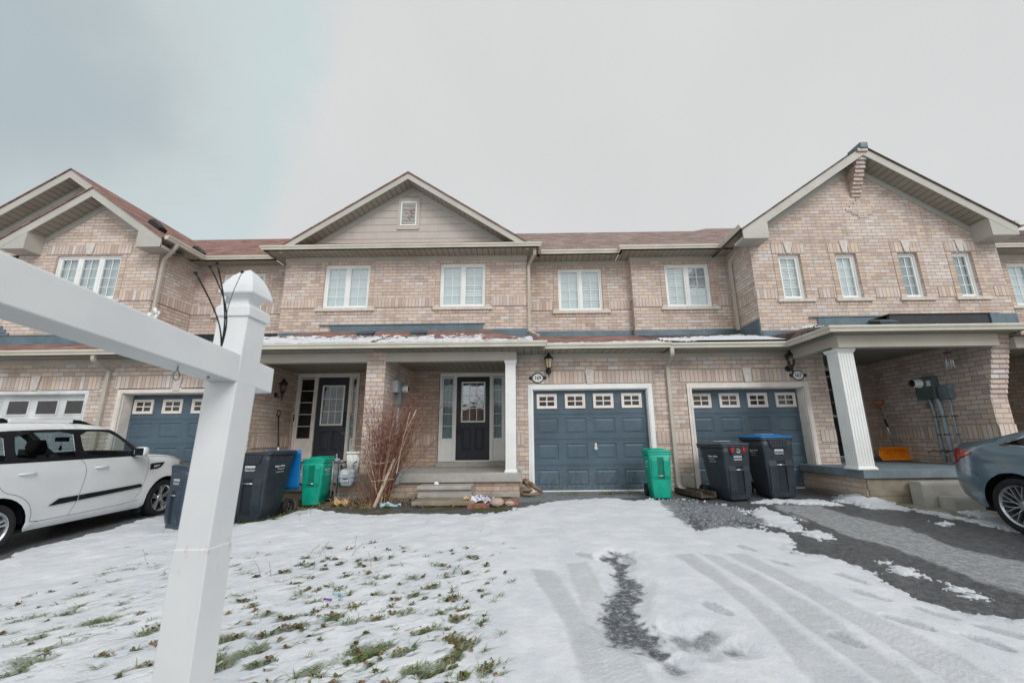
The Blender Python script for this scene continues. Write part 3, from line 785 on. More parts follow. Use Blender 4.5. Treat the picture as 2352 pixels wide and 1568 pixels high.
gutter(H171, [(-9.1, 8.52), (-6.55, 8.52)], ZS, 1)
roof(H171, [[(-9.1, 8.48, 2.97), (-6.2, 8.48, 2.97), (-6.2, YLR, 3.76), (-9.1, YLR, 3.76)]])
m = MB(); m.box(-9.17, -6.45, YLR - .03, YLR - .01, 3.7, 3.93); m.build('wall_flashing', M_BLKFL, H171)
downspout(H171, [(-9.0, 8.47, 2.9), (-9.0, 8.47, 2.75), (-9.05, YG - .04, 2.62), (-9.05, YG - .04, 2.4), (-9.05, YG - .04, .0)])
entry(H171, -5.76, -4.18, .58, 2.745, YD + .02, -5.24, -4.44, hand='R', gz=(1.46, 2.42), frame=M_CREAM)
gable_side(H171, -3.11, 8.20, -1, 3.27, .657, 10.05, YC, 14.6, boxret=False, fw=.15)
m = MB(); m.face(((-5.95, YC - .004, 6.30), (-3.11, YC - .004, 6.30), (-3.11, YC - .004, 8.1), (-5.95, YC - .004, 6.31))); m.build('gable_siding', M_SIDING, H171)
m = MB(); m.face(((-6.43, YC, ZUS), (-3.06, YC, ZUS), (-3.06, YC, 8.15), (-3.11, YC, 8.15))); m.build('gable_backing', M_TRIM, H171)

# ---- 169
m = MB(); wall_grid(m, -.17, 3.02, -.3, ZS, YG, [(.08, 2.74, -.3, 2.20)], reveal=.16)
wall_grid(m, YG, YD, -.3, ZS - .05, -.17, axis='x')
wall_grid(m, -3.06, .10, 3.5, ZT, YC, [(-2.22, -1.0, 4.48, 5.71)]); wall_grid(m, YC, YR1, 3.5, ZT, .10, axis='x')
wall_grid(m, .10, 2.985, 3.5, ZT, YR1, [(.98, 2.21, 4.48, 5.71)])
m.build('brick_wall', M_BRICK, H169)
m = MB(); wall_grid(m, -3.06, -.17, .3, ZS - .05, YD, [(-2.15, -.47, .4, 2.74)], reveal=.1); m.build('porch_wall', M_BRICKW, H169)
m = MB(); m.box(-3.26, -2.875, 8.50, YD, -.2, 2.86, skip='b'); m.build('party_wall_pier', M_BRICK, H169)
window(H169, -2.22, -1.0, 4.48, 5.71, YC, cover=(M_BLIND, M_SHUT)); window(H169, .98, 2.21, 4.48, 5.71, YR1, cover=(M_BLIND, M_SHUT))
for a, b, y in ((-3.06, -2.38, YC), (-.84, .10, YC), (.12, .82, YR1), (2.37, 2.98, YR1)): soldier(H169, a, b, 4.49, y)
soldier(H169, -2.85, -2.2, .93, YD); soldier(H169, 2.76, 3.02, .93, YG); soldier(H169, -.16, .0, .93, YG)
board(H169, -3.06, .122, YC - .022, YC, 5.80, ZUS); board(H169, .122, 2.985, YR1 - .022, YR1, 5.80, ZUS); board(H169, .1, .122, YC, YR1, 5.80, ZUS)
soffit(H169, [(-3.06, 9.97), (.42, 9.97), (.42, YC), (-3.06, YC)], ZUS); soffit(H169, [(.10, YC), (.42, YC), (.42, 10.5), (.42, YR1), (.1, YR1)], ZUS, M_SOFV); soffit(H169, [(.42, 10.45), (2.61, 10.45), (2.61, YR1), (.42, YR1)], ZUS)
gutter(H169, [(-3.06, 10.04), (.40, 10.04), (.40, 10.62)], ZUS, 1); gutter(H169, [(.5, 10.52), (2.66, 10.52)], ZUS, 1)
garage_door(H169, .18, 2.62, 2.115, YG + .13, 'blue', handle=True)
garage_trim(H169, .18, 2.64, 2.10, YG - .014, YG + .13, .10, M_WHITE)
soldier(H169, .27, 1.30, 2.215, YG, .28); soldier(H169, 1.53, 2.82, 2.215, YG, .28); keystone(H169, 1.42, 2.205, 2.52, .20, .13, YG)
board(H169, -.17, 3.02, YG - .022, YG, 2.755, ZS)
soffit(H169, [(.38, 8.42), (3.02, 8.42), (3.02, YG - .001), (.38, YG - .001)], ZS); gutter(H169, [(.42, 8.48), (3.05, 8.48)], ZS, 1)
entry(H169, -2.13, -.485, .545, 2.72, YD + .02, -1.705, -.87, hand='L', gz=(1.50, 2.47), cover=M_CURT)
gable_side(H169, -3.11, 8.20, 1, 3.27, .657, 10.05, YC, 14.6, boxret=False, fw=.15)
m = MB(); m.face(((-3.11, YC - .004, 6.30), (-.27, YC - .004, 6.30), (-.27, YC - .004, 6.31), (-3.11, YC - .004, 8.1))); m.build('gable_siding', M_SIDING, H169)
m = MB(); m.face(((-3.06, YC, ZUS), (.10, YC, ZUS), (-3.06, YC, 8.05))); m.build('gable_backing', M_TRIM, H169)
m = MB(); cx, cz = -3.16, 7.205
for q in ((-.31, .31, .37, .475), (-.31, .31, -.475, -.37), (-.31, -.22, -.37, .37), (.22, .31, -.37, .37)): m.box(cx + q[0], cx + q[1], YC - .034, YC - .006, cz + q[2], cz + q[3])
vent = m.build('gable_vent', M_TRIM, H169)
m = MB()
for q in ((-.22, .22, .34, .37), (-.22, .22, -.37, -.34), (-.22, -.19, -.34, .34), (.19, .22, -.34, .34)): m.box(cx + q[0], cx + q[1], YC - .05, YC - .006, cz + q[2], cz + q[3])
for k in range(16): z = cz - .34 + .0425 * k; m.face(((cx - .19, YC - .045, z), (cx + .19, YC - .045, z), (cx + .19, YC - .012, z + .04), (cx - .19, YC - .012, z + .04)))
sub(m.build('louvre', M_WHITE), vent)
# flaking reddish stain patches on the louvre
m = MB()
rr = random.Random(3)
for k in range(26):
    a = cx + rr.choice([-.08, .0, .09, .05]) + rr.uniform(-.05, .05); z = cz + rr.choice([-.22, -.16, -.1, .02, .08, .13]) + rr.uniform(-.03, .03); w = rr.uniform(.015, .05)
    m.box(a, a + w, YC - .048, YC - .046, z, z + .016)
sub(m.build('stain', plain('rusty stain', srgb(158, 92, 92), .9, .2, 30)), vent)
# pent strip at the foot of the gable, half per house
roof(H169, [[(-3.06, 10.0, 6.03), (.42, 10.0, 6.03), (-.2, YC + .02, 6.36), (-3.06, YC + .02, 6.36)]], name='pent_roof'); roof(H171, [[(-6.78, 10.0, 6.03), (-3.06, 10.0, 6.03), (-3.06, YC + .02, 6.36), (-6.1, YC + .02, 6.36)]], name='pent_roof')
downspout(H169, [(.32, 10.1, 5.94), (.32, 10.1, 5.78), (.16, YC - .05, 5.62), (.16, YC - .05, 5.4), (.16, YC - .05, 3.78), (.30, 10.1, 3.6), (.36, 9.85, 3.52)])
downspout(H169, [(3.06, 8.43, 2.92), (3.06, 8.43, 2.72), (3.10, YG - .045, 2.58), (3.10, YG - .045, 2.3), (3.10, YG - .045, .12), (3.16, YG - .12, .02)])

# ---- 167
m = MB(); wall_grid(m, 3.02, 6.50, -.3, ZS, YG, [(3.47, 6.08, -.3, 2.19)], reveal=.3)
wall_grid(m, 2.985, 5.66, 3.5, ZT, YR2, [(3.90, 5.11, 4.48, 5.71)]); wall_grid(m, YR2, YR1, 3.5, ZT, 2.985, axis='x', face=1)
wall_grid(m, YRG, YR2, 3.3, ZT + .1, 5.65, axis='x', face=1)
wall_grid(m, 5.65, 8.75, 3.3, ZT, YRG, [(6.31, 6.855, 4.285, 5.44), (7.71, 8.225, 4.285, 5.44)])
m.face(((5.65, YRG, ZT), (8.75, YRG, ZT), (8.75, YRG, 7.78), (8.55, YRG, 7.92)))
m.build('brick_wall', M_BRICK, H167)
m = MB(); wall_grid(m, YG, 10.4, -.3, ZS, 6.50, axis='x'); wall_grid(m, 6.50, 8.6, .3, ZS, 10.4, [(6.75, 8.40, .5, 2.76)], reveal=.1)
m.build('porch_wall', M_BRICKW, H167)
m = MB()
# the party wall's end corbels out towards the street, course by course
def wingY(z): return 7.78 if z < 1.72 else max(7.50, 7.78 - .28 * (z - 1.72) / 1.05)
z = -.2; k = 0
m.box(8.60, 8.91, 7.78, 10.5, -.2, 1.70)
z = 1.70
while z < 2.80:
    y = wingY(z + .045) + (k % 2) * .004; m.box(8.60 - (.0 if k % 2 else .003), 8.91 + .012 * min(k, 6) / 6 + (.006 if k % 2 else 0), y, 10.5, z, z + .0895 + (.0005)); z += .0895; k += 1
m.build('party_wall_pier', M_BRICK, H167)
soldier(H167, 7.79, 10.4, .97, 8.60, axis='x', face=-1); soldier(H167, 8.60, 8.91, .97, 7.78, d=.02)
window(H167, 3.90, 5.11, 4.48, 5.71, YR2, cover=(M_SHUT, M_BLIND))
for i, (a, b) in enumerate(((6.31, 6.855), (7.71, 8.225))): window(H167, a, b, 4.285, 5.44, YRG, sashes=1, rec=.09, top=False, cover=((M_SHUT,) if i == 0 else (M_BLIND,)))
for a, b in ((6.31, 6.855), (7.71, 8.225)):
    c = (a + b) / 2; soldier(H167, a - .14, c - .10, 5.455, YRG, .27); soldier(H167, c + .10, b + .14, 5.455, YRG, .27); keystone(H167, c, 5.455, 5.77, .215, .11, YRG)
for a, b, y in ((3.0, 3.74, YR2), (5.28, 5.65, YR2)): soldier(H167, a, b, 4.49, y)
for a, b in ((5.66, 6.13), (7.15, 7.55), (8.53, 8.75)): soldier(H167, a, b, 4.285, YRG)
soldier(H167, YRG + .1, YR2, 4.285, 5.65, axis='x', face=-1)
board(H167, 2.985, 5.65, YR2 - .022, YR2, 5.80, ZUS); board(H167, 2.963, 2.985, YR2 - .022, YR1, 5.80, ZUS)
m = MB(); m.box(5.628, 5.90, YRG - .022, YRG, 5.80, ZUS); m.box(5.628, 5.65, YRG, YR2, 5.80, ZUS); m.build('frieze_board', M_TRIM, H167)
soffit(H167, [(2.62, 10.22), (5.65, 10.22), (5.65, YR2), (2.985, YR2), (2.985, YR1), (2.62, YR1)], ZUS)
soffit(H167, [(5.25, 9.18), (5.65, 9.18), (5.65, 10.3), (5.25, 10.3)], ZUS, M_SOFV)
gutter(H167, [(2.68, 10.54), (2.68, 10.30), (5.75, 10.30)], ZUS, 1)
gutter(H167, [(5.32, 10.25), (5.32, 9.15)], ZUS, 1)
garage_door(H167, 3.56, 6.02, 2.10, YG + .26, 'blue')
garage_trim(H167, 3.585, 5.99, 2.09, YG - .012, YG + .26, .10)
soldier(H167, 3.36, 4.70, 2.215, YG, .28); soldier(H167, 4.92, 6.12, 2.215, YG, .28); keystone(H167, 4.81, 2.205, 2.52, .20, .13, YG)
soldier(H167, 3.12, 3.46, .93, YG); soldier(H167, 6.18, 6.50, .93, YG)
board(H167, 3.02, 6.50, YG - .022, YG, 2.755, ZS)
soffit(H167, [(3.02, 8.42), (5.55, 8.42), (5.55, 7.2), (8.9, 7.2), (8.9, 7.45), (6.4, 7.45), (6.5, YG), (3.02, YG)], ZS - .02)
soffit(H167, [(5.8, 7.45), (8.6, 7.45), (8.6, 10.4), (6.5, 10.4), (6.5, YG), (5.8, YG)], ZS - .08, M_CEIL, name='porch_ceiling')
gutter(H167, [(3.05, 8.48), (5.50, 8.48), (5.50, 7.24), (8.93, 7.24)], ZS - .015, 1)
board(H167, 5.70, 8.60, 7.40, 7.58, 2.62, ZS - .022, 'porch_beam'); board(H167, 5.70, 5.86, 7.58, YG, 2.66, ZS - .022, 'porch_beam')
gable_side(H167, 8.55, 8.12, -1, 3.27, .68, 9.15, YRG, 15.9, mat=M_SHINGD)
entry(H167, 6.78, 8.38, .56, 2.745, 10.42, 7.05, 7.93, hand='R', gz=(1.53, 2.50), frame=M_CREAM)
m = MB(); m.box(6.52, 8.6, 10.12, 10.39, .46, .55); m.build('door_step', M_CONCB, H167)
m = MB(); m.box(3.20, 3.46, YG - .02, YG + .1, -.2, .31); m.build('rendered_plinth', M_CONC, H167, weld=True, bevel=.008)
downspout(H167, [(5.62, 10.2, 5.96), (5.62, 10.22, 5.8), (5.585, 10.5, 5.6), (5.585, 10.5, 3.75)])
# projecting brick work in the gable: corbelled apex pier and a lozenge
m = MB(); z = 6.98; k = 0
while z < 8.0:
    y = YRG - .03 - .46 * (k / 11) ** 1.0; w = .115 + (.012 if k % 2 else 0)
    m.box(8.53 - w, 8.53 + w, y, YRG, z, z + .088); z += .0895; k += 1
m.build('corbelled_apex_pier', M_BRICK, H167)
m = MB(); m.box(8.47, 8.66, 9.08, 9.5, 8.05, 8.20); m.build('ridge_cap', M_FLASH, H167, weld=True, bevel=.01)
m = MB()
for i, (a, b) in enumerate(((8.50, 8.66), (8.43, 8.76), (8.34, 8.90), (8.25, 9.02), (8.36, 8.86), (8.50, 8.74))): m.box(8.60 - (b - a) / 2, 8.60 + (b - a) / 2, YRG - .02, YRG, 6.85 - .0895 * i, 6.85 - .0895 * (i - 1) - .001)
m.build('brick_lozenge', M_BRICK, H167)

# ---- 165
m = MB(); wall_grid(m, 8.75, 11.72, 3.3, ZT, YRG, [(9.25, 9.73, 4.285, 5.44), (10.58, 11.06, 4.285, 5.44)])
m.face(((8.75, YRG, ZT), (11.72, YRG, ZT), (8.75, YRG, 7.78)))
wall_grid(m, YRG, 10.93, 3.3, ZT, 11.72, axis='x'); wall_grid(m, 11.72, 19, 3.3, ZT, 10.93, [(13.47, 14.68, 4.45, 5.69)])
wall_grid(m, 11.5, 19, -.3, ZS, YG)
m.build('brick_wall', M_BRICK, H165)
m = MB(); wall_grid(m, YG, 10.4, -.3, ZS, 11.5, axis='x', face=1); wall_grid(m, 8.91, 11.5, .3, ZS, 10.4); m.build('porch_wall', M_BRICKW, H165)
for a, b in ((9.25, 9.73), (10.58, 11.06)):
    window(H165, a, b, 4.285, 5.44, YRG, sashes=1, rec=.09, top=False, cover=(M_CURT,))
    c = (a + b) / 2; soldier(H165, a - .14, c - .10, 5.455, YRG, .27); soldier(H165, c + .10, b + .14, 5.455, YRG, .27); keystone(H165, c, 5.455, 5.77, .215, .11, YRG)
window(H165, 13.47, 14.68, 4.45, 5.69, 10.93, cover=(M_BLIND,))
for a, b in ((8.75, 9.09), (10.03, 10.42), (11.38, 11.72)): soldier(H165, a, b, 4.285, YRG)
gable_side(H165, 8.55, 8.12, 1, 3.27, .68, 9.15, YRG, 15.9, mat=M_SHINGD)
m = MB(); m.box(11.45, 11.742, YRG - .022, YRG, 5.80, ZUS); m.box(11.72, 11.742, YRG, 10.93, 5.80, ZUS); m.box(11.742, 19, 10.908, 10.93, 5.80, ZUS); m.build('frieze_board', M_TRIM, H165)
soffit(H165, [(11.72, 9.18), (12.1, 9.18), (12.1, 10.45), (19, 10.45), (19, 10.93), (11.72, 10.93)], ZUS)
gutter(H165, [(11.80, 9.15), (11.80, 10.50), (19, 10.50)][::1], ZUS, 1)
roof(H165, [[(11.8, 10.42, 6.03), (19, 10.42, 6.03), (19, 14.3, 8.4), (11.8, 14.3, 8.4)]], M_SHINGD)
soffit(H165, [(8.93, 7.2), (11.6, 7.2), (11.6, 10.4), (8.93, 10.4)], ZS - .08, M_CEIL, name='porch_ceiling'); gutter(H165, [(9.12, 7.24), (12.0, 7.24)], ZS - .06, 1)
board(H165, 8.93, 11.6, 7.44, 7.58, 2.58, ZS - .082, 'porch_beam')
roof(H165, [[(8.76, 7.18, 2.93), (12.1, 7.18, 2.93), (12.1, YRG, 3.62), (8.76, YRG, 3.62)]], M_SHINGD)
m = MB(); m.box(8.76, 11.72, YRG - .03, YRG - .012, 3.55, 3.85); m.build('wall_flashing', M_FLASH, H165)
m = MB(); m.box(8.2, 10.42, 9.02, 9.09, 3.32, 3.68); m.box(8.18, 10.45, 9.0, 9.60, 3.68, 3.705); m.box(8.2, 10.42, 9.09, 9.5, 3.3, 3.6)
m.build('roof_parapet', M_BLKFL, H165)
m = MB(); m.rings([[(10.42, 8.99, 3.2), (10.82, 8.93, 3.2), (10.82, 9.6, 3.2), (10.42, 9.6, 3.2)], [(10.42, 8.99, 3.70), (10.62, 8.99, 3.70), (10.62, 9.6, 3.70), (10.42, 9.6, 3.70)]], 0, False); m.build('end_flashing', M_FLASH, H165)
m = MB(); m.box(8.91, 11.5, 7.55, 10.4, .3, .47); m.box(9.0, 11.4, 7.65, 10.4, -.3, .3); m.build('porch_slab', M_CONCB, H165)
m = MB(); m.box(11.3, 11.5, 7.45, 7.62, .47, 2.6); m.build('porch_column', M_WHITE, H165)
entry(H165, 9.1, 10.7, .56, 2.745, 10.38, 9.55, 10.43, hand='L', gz=(1.53, 2.50), frame=M_CREAM)

# ---- porch slabs, beams, ceilings, lower roofs
def slab(H, x0, x1, y0, y1, zt, zb, mat, brick=True):
    m = MB(); m.box(x0, x1, y0, y1, zb, zt); m.build('porch_slab', mat, H, weld=True, bevel=.01)
    if brick:
        m = MB(); m.box(x0 + .05, x1 - .05, y0 + .07, y1, .06, zb - .001); m.build('plinth_brick', M_BRICKW, H)
        m = MB(); m.box(x0 + .04, x1 - .04, y0 + .05, y1, -.45, .06); m.build('plinth', M_CONCD if H is H167 else M_CONC, H, weld=True, bevel=.01)
slab(H169, -2.87, -.068, 8.45, YD, .43, .26, M_CONC)
slab(H171, -5.83, -3.262, 8.55, YD, .43, .26, M_CONC)
m = MB(); m.box(-3.26, -2.875, 8.46, 8.5, -.45, .43); m.build('plinth', M_CONCD, H169)
m = MB(); m.box(-2.15, -.46, YD - .18, YD + .05, .43, .54); m.build('door_step', M_CONC, H169, weld=True, bevel=.006)
m = MB(); m.box(-5.8, -4.15, YD - .18, YD + .05, .43, .54); m.build('door_step', M_CONC, H171, weld=True, bevel=.006)
slab(H167, 5.80, 8.60, 7.50, 10.4, .49, .345, M_CONCB)
m = MB(); m.box(5.88, 8.58, 7.545, 7.60, .061, .344); m.box(5.86, 6.0, 7.54, 7.545, .15, .33); m.build('plinth_render', M_CONCD, H167, weld=True, bevel=.006)
board(H169, -2.875, -.148, 8.50, 8.66, 2.66, 2.85, 'porch_beam'); board(H171, -6.5, -3.26, 8.50, 8.66, 2.66, 2.85, 'porch_beam')
soffit(H169, [(-3.06, 8.15), (.40, 8.15), (.40, 8.93), (-.17, 8.93), (-.17, YD), (-3.06, YD)], 2.852, M_CEIL, name='porch_ceiling')
for q in ((-2.875, -.17, H169), (-5.83, -3.26, H171)): soffit(q[2], [(q[0], 8.66), (q[1], 8.66), (q[1], YD), (q[0], YD)], 2.765, M_CEIL, name='porch_ceiling')
soffit(H171, [(-6.5, 8.15), (-3.06, 8.15), (-3.06, YD), (-6.5, YD)], 2.853)
gutter(H171, [(-6.62, 8.6), (-6.62, 8.17), (-3.06, 8.17)], 2.865, 1); gutter(H169, [(-3.06, 8.17), (.36, 8.17), (.36, 8.50)], 2.865, 1)
zt = 3.84
roof(H169, [[(-3.06, 8.13, 2.975), (.38, 8.13, 2.975), (-1.05, YC, zt), (-3.06, YC, zt)], [(.38, 8.13, 2.975), (.40, 9.0, 2.98), (.40, YC, 3.2), (-1.05, YC, zt)]])
roof(H171, [[(-6.6, 8.13, 2.975), (-3.06, 8.13, 2.975), (-3.06, YC, zt), (-5.3, YC, zt)], [(-6.6, YC, 3.2), (-6.6, 8.13, 2.975), (-5.3, YC, zt)]])
m = MB()
m.box(-1.6, -1.05, YC - .045, YC - .015, 3.80, 3.95)
m.face(((-3.06, YC - .03, 3.78), (-1.4, YC - .03, 3.78), (-1.15, YC - .03, 4.0), (-3.06, YC - .03, 4.0))); m.box(-3.06, -1.0, YC - .05, YC - .012, 4.0, 4.022); m.box(-1.2, .09, YC - .03, YC - .012, 3.6, 3.86)
m.box(.11, 2.98, YR1 - .03, YR1 - .012, 3.6, 3.90)
m.build('wall_flashing', M_FLASH, H169)
m = MB(); m.face(((-5.0, YC - .03, 3.78), (-3.06, YC - .03, 3.78), (-3.06, YC - .03, 4.0), (-5.1, YC - .03, 4.0))); m.box(-5.35, -3.06, YC - .05, YC - .012, 4.0, 4.022); m.box(-6.4, -5.2, YC - .03, YC - .012, 3.55, 3.82); m.build('wall_flashing', M_FLASH, H171)
roof(H169, [[(.2, 8.45, 2.97), (3.02, 8.45, 2.97), (3.02, YR1, 3.76), (.2, YR1, 3.76)]])
roof(H167, [[(3.02, 8.45, 2.97), (5.66, 8.45, 2.97), (5.66, YR2, 3.70), (3.02, YR2, 3.70)], [(5.46, 7.20, 2.95), (8.76, 7.20, 2.95), (8.76, YRG, 3.62), (7.05, YRG, 3.62)], [(5.46, 7.20, 2.95), (7.05, YRG, 3.62), (5.6, YRG, 3.32), (5.46, 8.6, 2.97)]], M_SHINGD)
m = MB(); m.box(2.99, 5.65, YR2 - .03, YR2 - .012, 3.55, 3.84); m.box(5.62, 5.64, YRG, YR2, 3.3, 3.8); m.box(5.66, 6.9, YRG - .03, YRG - .012, 3.25, 3.50)
for k in range(6): m.box(6.75 + .10 * k, 7.3 + .10 * k, YRG - .029 - .001 * k, YRG - .011, 3.40 + .065 * k, 3.50 + .065 * k)
m.box(7.0, 8.75, YRG - .03, YRG - .012, 3.5, 3.80); m.box(6.8, 8.75, YRG - .05, YRG - .012, 3.80, 3.82)
m.build('wall_flashing', M_FLASH, H167)
# main roofs
def zr(y, y0, s=.66): return 6.0 + s * (y - y0)
roof(H173, [[(-14.5, 10.58, 6.02), (-8.75, 10.58, 6.02), (-8.75, 14.3, zr(14.3, 10.58) + .02), (-14.5, 14.3, zr(14.3, 10.58) + .02)]], name='main_roof')
roof(H171, [[(-8.75, 10.58, 6.02), (-3.06, 10.58, 6.02), (-3.06, 14.3, zr(14.3, 10.58)), (-8.75, 14.3, zr(14.3, 10.58))], [(-8.75, 14.3, zr(14.3, 10.58)), (-3.06, 14.3, zr(14.3, 10.58)), (-3.06, 18, 6), (-8.75, 18, 6)]])
roof(H169, [[(-3.06, 10.48, 6.02), (3.4, 10.48, 6.02), (7.2, 14.55, zr(14.55, 10.48)), (-3.06, 14.55, zr(14.55, 10.48))]], M_SHINGG)
roof(H167, [[(2.62, 10.24, 6.02), (6.4, 10.24, 6.02), (9.6, 14.9, 8.97), (7.2, 14.9, 8.97)], [(2.62, 10.24, 6.025), (7.2, 14.9, 8.975), (6.6, 14.9, 8.5), (2.62, 10.55, 6.0)]], M_SHINGG)
for H, x0, x1, yb in ((H173, -16.5, -9.25, 10.3), (H171, -9.1, -3.1, 11.3), (H169, -3.0, 2.9, 11.3), (H167, 3.05, 8.7, 11.3), (H165, 8.8, 19, 11.3)):
    m = MB(); m.box(x0, x1, yb, 18, -.3, 6.0); m.build('house_body', M_BRICK, H)
M_BLKFL2 = plain('weathered roof vent', srgb(74, 86, 94), .6, .1, 4)
def box_vent(H, x, y, z, sl):
    m = MB(); r = lambda s, dz: [(x + a * .17 * s, y + b * .13 * s, z + b * .13 * s * sl + dz) for a, b in ((-1, -1), (1, -1), (1, 1), (-1, 1))]
    m.rings([r(1.15, 0), r(1.15, .012), r(.95, .013), r(.95, .06), r(1.12, .062), r(1.1, .09), r(.6, .12)], 0, False); return m.build('roof_vent', M_BLKFL2, H)

box_vent(H171, -3.76, 9.6, 3.50, .36); box_vent(H169, -2.5, 9.6, 3.50, .36); box_vent(H167, 7.75, 8.7, 3.37, .28)

# ---- free-standing columns of the porches (a column belongs to its house)
def column(H, x0, x1, yc, z0, z1):
    xc, w = (x0 + x1) / 2, (x1 - x0); m = MB(); s = w / 2 * .82
    def R(k, z): return [(xc - k, yc - k, z), (xc + k, yc - k, z), (xc + k, yc + k, z), (xc - k, yc + k, z)]
    m.rings([R(w / 2, z0), R(w / 2, z0 + .025), R(s * 1.08, z0 + .05), R(s, z0 + .055)], 0, False); m.rings([R(s, z1 - .075), R(s * 1.08, z1 - .07), R(w / 2, z1 - .035), R(w / 2 * 1.03, z1)], 0, False)
    m.box(xc - s + .004, xc + s - .004, yc - s + .004, yc + s - .004, z0 + .05, z1 - .07)
    n = 5; fw = (2 * s) / (2 * n + 1)
    for k in range(n + 1):
        a = -s + 2 * k * fw
        m.box(xc + a, xc + a + fw, yc - s - .004, yc - s + .004, z0 + .055, z1 - .075); m.box(xc + a, xc + a + fw, yc + s - .004, yc + s + .004, z0 + .055, z1 - .075)
        m.box(xc - s - .004, xc - s + .004, yc + a, yc + a + fw, z0 + .055, z1 - .075); m.box(xc + s - .004, xc + s + .004, yc + a, yc + a + fw, z0 + .055, z1 - .075)
    return m.build('porch_column', M_WHITE, H)
column(H169, -.405, -.155, 8.62, .43, 2.66)
column(H167, 5.72, 6.06, 7.66, .49, 2.62)
# steps: precast treads in front of each porch
def steps(label, x0, x1, ys, zs, mat, name='precast_steps'):
    t_ = thing(name, label, 'steps', ((x0 + x1) / 2, ys[0], zs[-1][0]), worldbuilt=True)
    for (ya, yb), (za, zb), e in zip(zip(ys, ys[1:]), zs, range(9)):
        m = MB(); x0_, x1_ = x0 - .0 * e, x1 + .0 * e; h = zb - za
        pr = [(ya + .05, za), (ya + .05, zb - .10), (ya + .03, zb - .075), (ya, zb - .06), (ya, zb - .01), (ya + .015, zb), (yb, zb), (yb, za)]
        m.prism(pr, 'x', x0_, x1_); m.build('step', mat, t_, weld=True, bevel=.006)
    return t_
st = thing('precast_steps', 'two loose grey precast concrete steps below the porch of number 169', 'steps', (-1.5, 8., -.1), worldbuilt=True)
for x0, x1, ya, yb, za, zb in ((-2.0, -1.0, 8.05, 8.45, .03, .24), (-1.97, -.88, 7.58, 8.08, -.24, .035)):
    m = MB(); m.prism([(ya + .05, za), (ya + .05, zb - .11), (ya + .03, zb - .08), (ya, zb - .065), (ya, zb - .01), (ya + .02, zb), (yb, zb), (yb, za)], 'x', x0, x1)
    m.build('step', M_CONC if za > 0 else M_CONCD, st, weld=True, bevel=.006)
m = MB(); m.box(-1.97, -1.75, 8.12, 8.4, -.05, .03); m.box(-1.25, -1.03, 8.12, 8.4, -.05, .03); m.build('packing_block', M_CONC, st)
st = thing('precast_steps', 'mossy grey concrete steps between the green bin and the open blue-lidded bin', 'steps', (-4.6, 8., -.1), worldbuilt=True)
for x0, x1, ya, yb, za, zb in ((-5.35, -4.20, 8.20, 8.56, .0, .22), (-5.35, -4.24, 7.9, 8.3, -.35, .0)):
    m = MB(); m.prism([(ya + .05, za), (ya + .05, zb - .11), (ya + .03, zb - .08), (ya, zb - .065), (ya, zb - .01), (ya + .02, zb), (yb, zb), (yb, za)], 'x', x0, x1)
    m.build('step', M_CONCD, st, weld=True, bevel=.006)
st = thing('poured_steps', 'poured concrete steps beside the grey car at the porch of number 167', 'steps', (7.2, 7.1, -.1), worldbuilt=True)
for x0, ya, yb, zt_ in ((6.52, 7.24, 7.50, .31), (6.72, 6.96, 7.24, .10)):
    m = MB(); m.prism([(ya, -.3), (ya + .015, zt_ - .05), (ya + .03, zt_), (yb, zt_), (yb, -.3)], 'x', x0, 8.3); m.build('step', M_CONC, st, weld=True, bevel=.018, seg=3)
# ================================================================== GROUND, DRIVES, SNOW
def sstep(t): t = np.clip(t, 0, 1); return t * t * (3 - 2 * t)
def zg(x, y):
    x = np.asarray(x, float); y = np.asarray(y, float)
    yy = np.clip(y, -9, 9.0)
    return -.045 * (9 - yy) - .16 * sstep((-x - 3) / 2.5)
def _lat(n, seed): return np.random.RandomState(seed).rand(n, n)
def vnoise(x, y, f, seed=0):
    """periodic value noise, 0..1"""
    L = _lat(64, seed); X = x * f; Y = y * f; xi = np.floor(X).astype(int); yi = np.floor(Y).astype(int)
    a, b = X - xi, Y - yi; a = a * a * (3 - 2 * a); b = b * b * (3 - 2 * b); g = lambda i, j: L[i % 64, j % 64]
    return (g(xi, yi) * (1 - a) + g(xi + 1, yi) * a) * (1 - b) + (g(xi, yi + 1) * (1 - a) + g(xi + 1, yi + 1) * a) * b
def fbm(x, y, f, seed=0, octs=4, gain=.5):
    s = 0; a = 1; t = 0
    for o in range(octs): s = s + a * vnoise(x + 7.3 * o, y - 3.1 * o, f * 2 ** o, seed + o); t += a; a *= gain
    return s / t - .5
def sdf(px, py, poly):
    """signed distance, positive inside"""
    P = np.array(poly, float); d = np.full(px.shape, 1e9); ins = np.zeros(px.shape, bool); n = len(P)
    for i in range(n):
        a, b = P[i], P[(i + 1) % n]; ex, ey = b - a; wx, wy = px - a[0], py - a[1]
        t = np.clip((wx * ex + wy * ey) / (ex * ex + ey * ey + 1e-12), 0, 1); d = np.minimum(d, (wx - ex * t) ** 2 + (wy - ey * t) ** 2)
        c = ((a[1] <= py) & (b[1] > py)) | ((b[1] <= py) & (a[1] > py)); xx = a[0] + (py - a[1]) / ((b[1] - a[1]) if b[1] != a[1] else 1e-9) * ex
        ins ^= c & (px < xx)
    d = np.sqrt(d); return np.where(ins, d, -d)
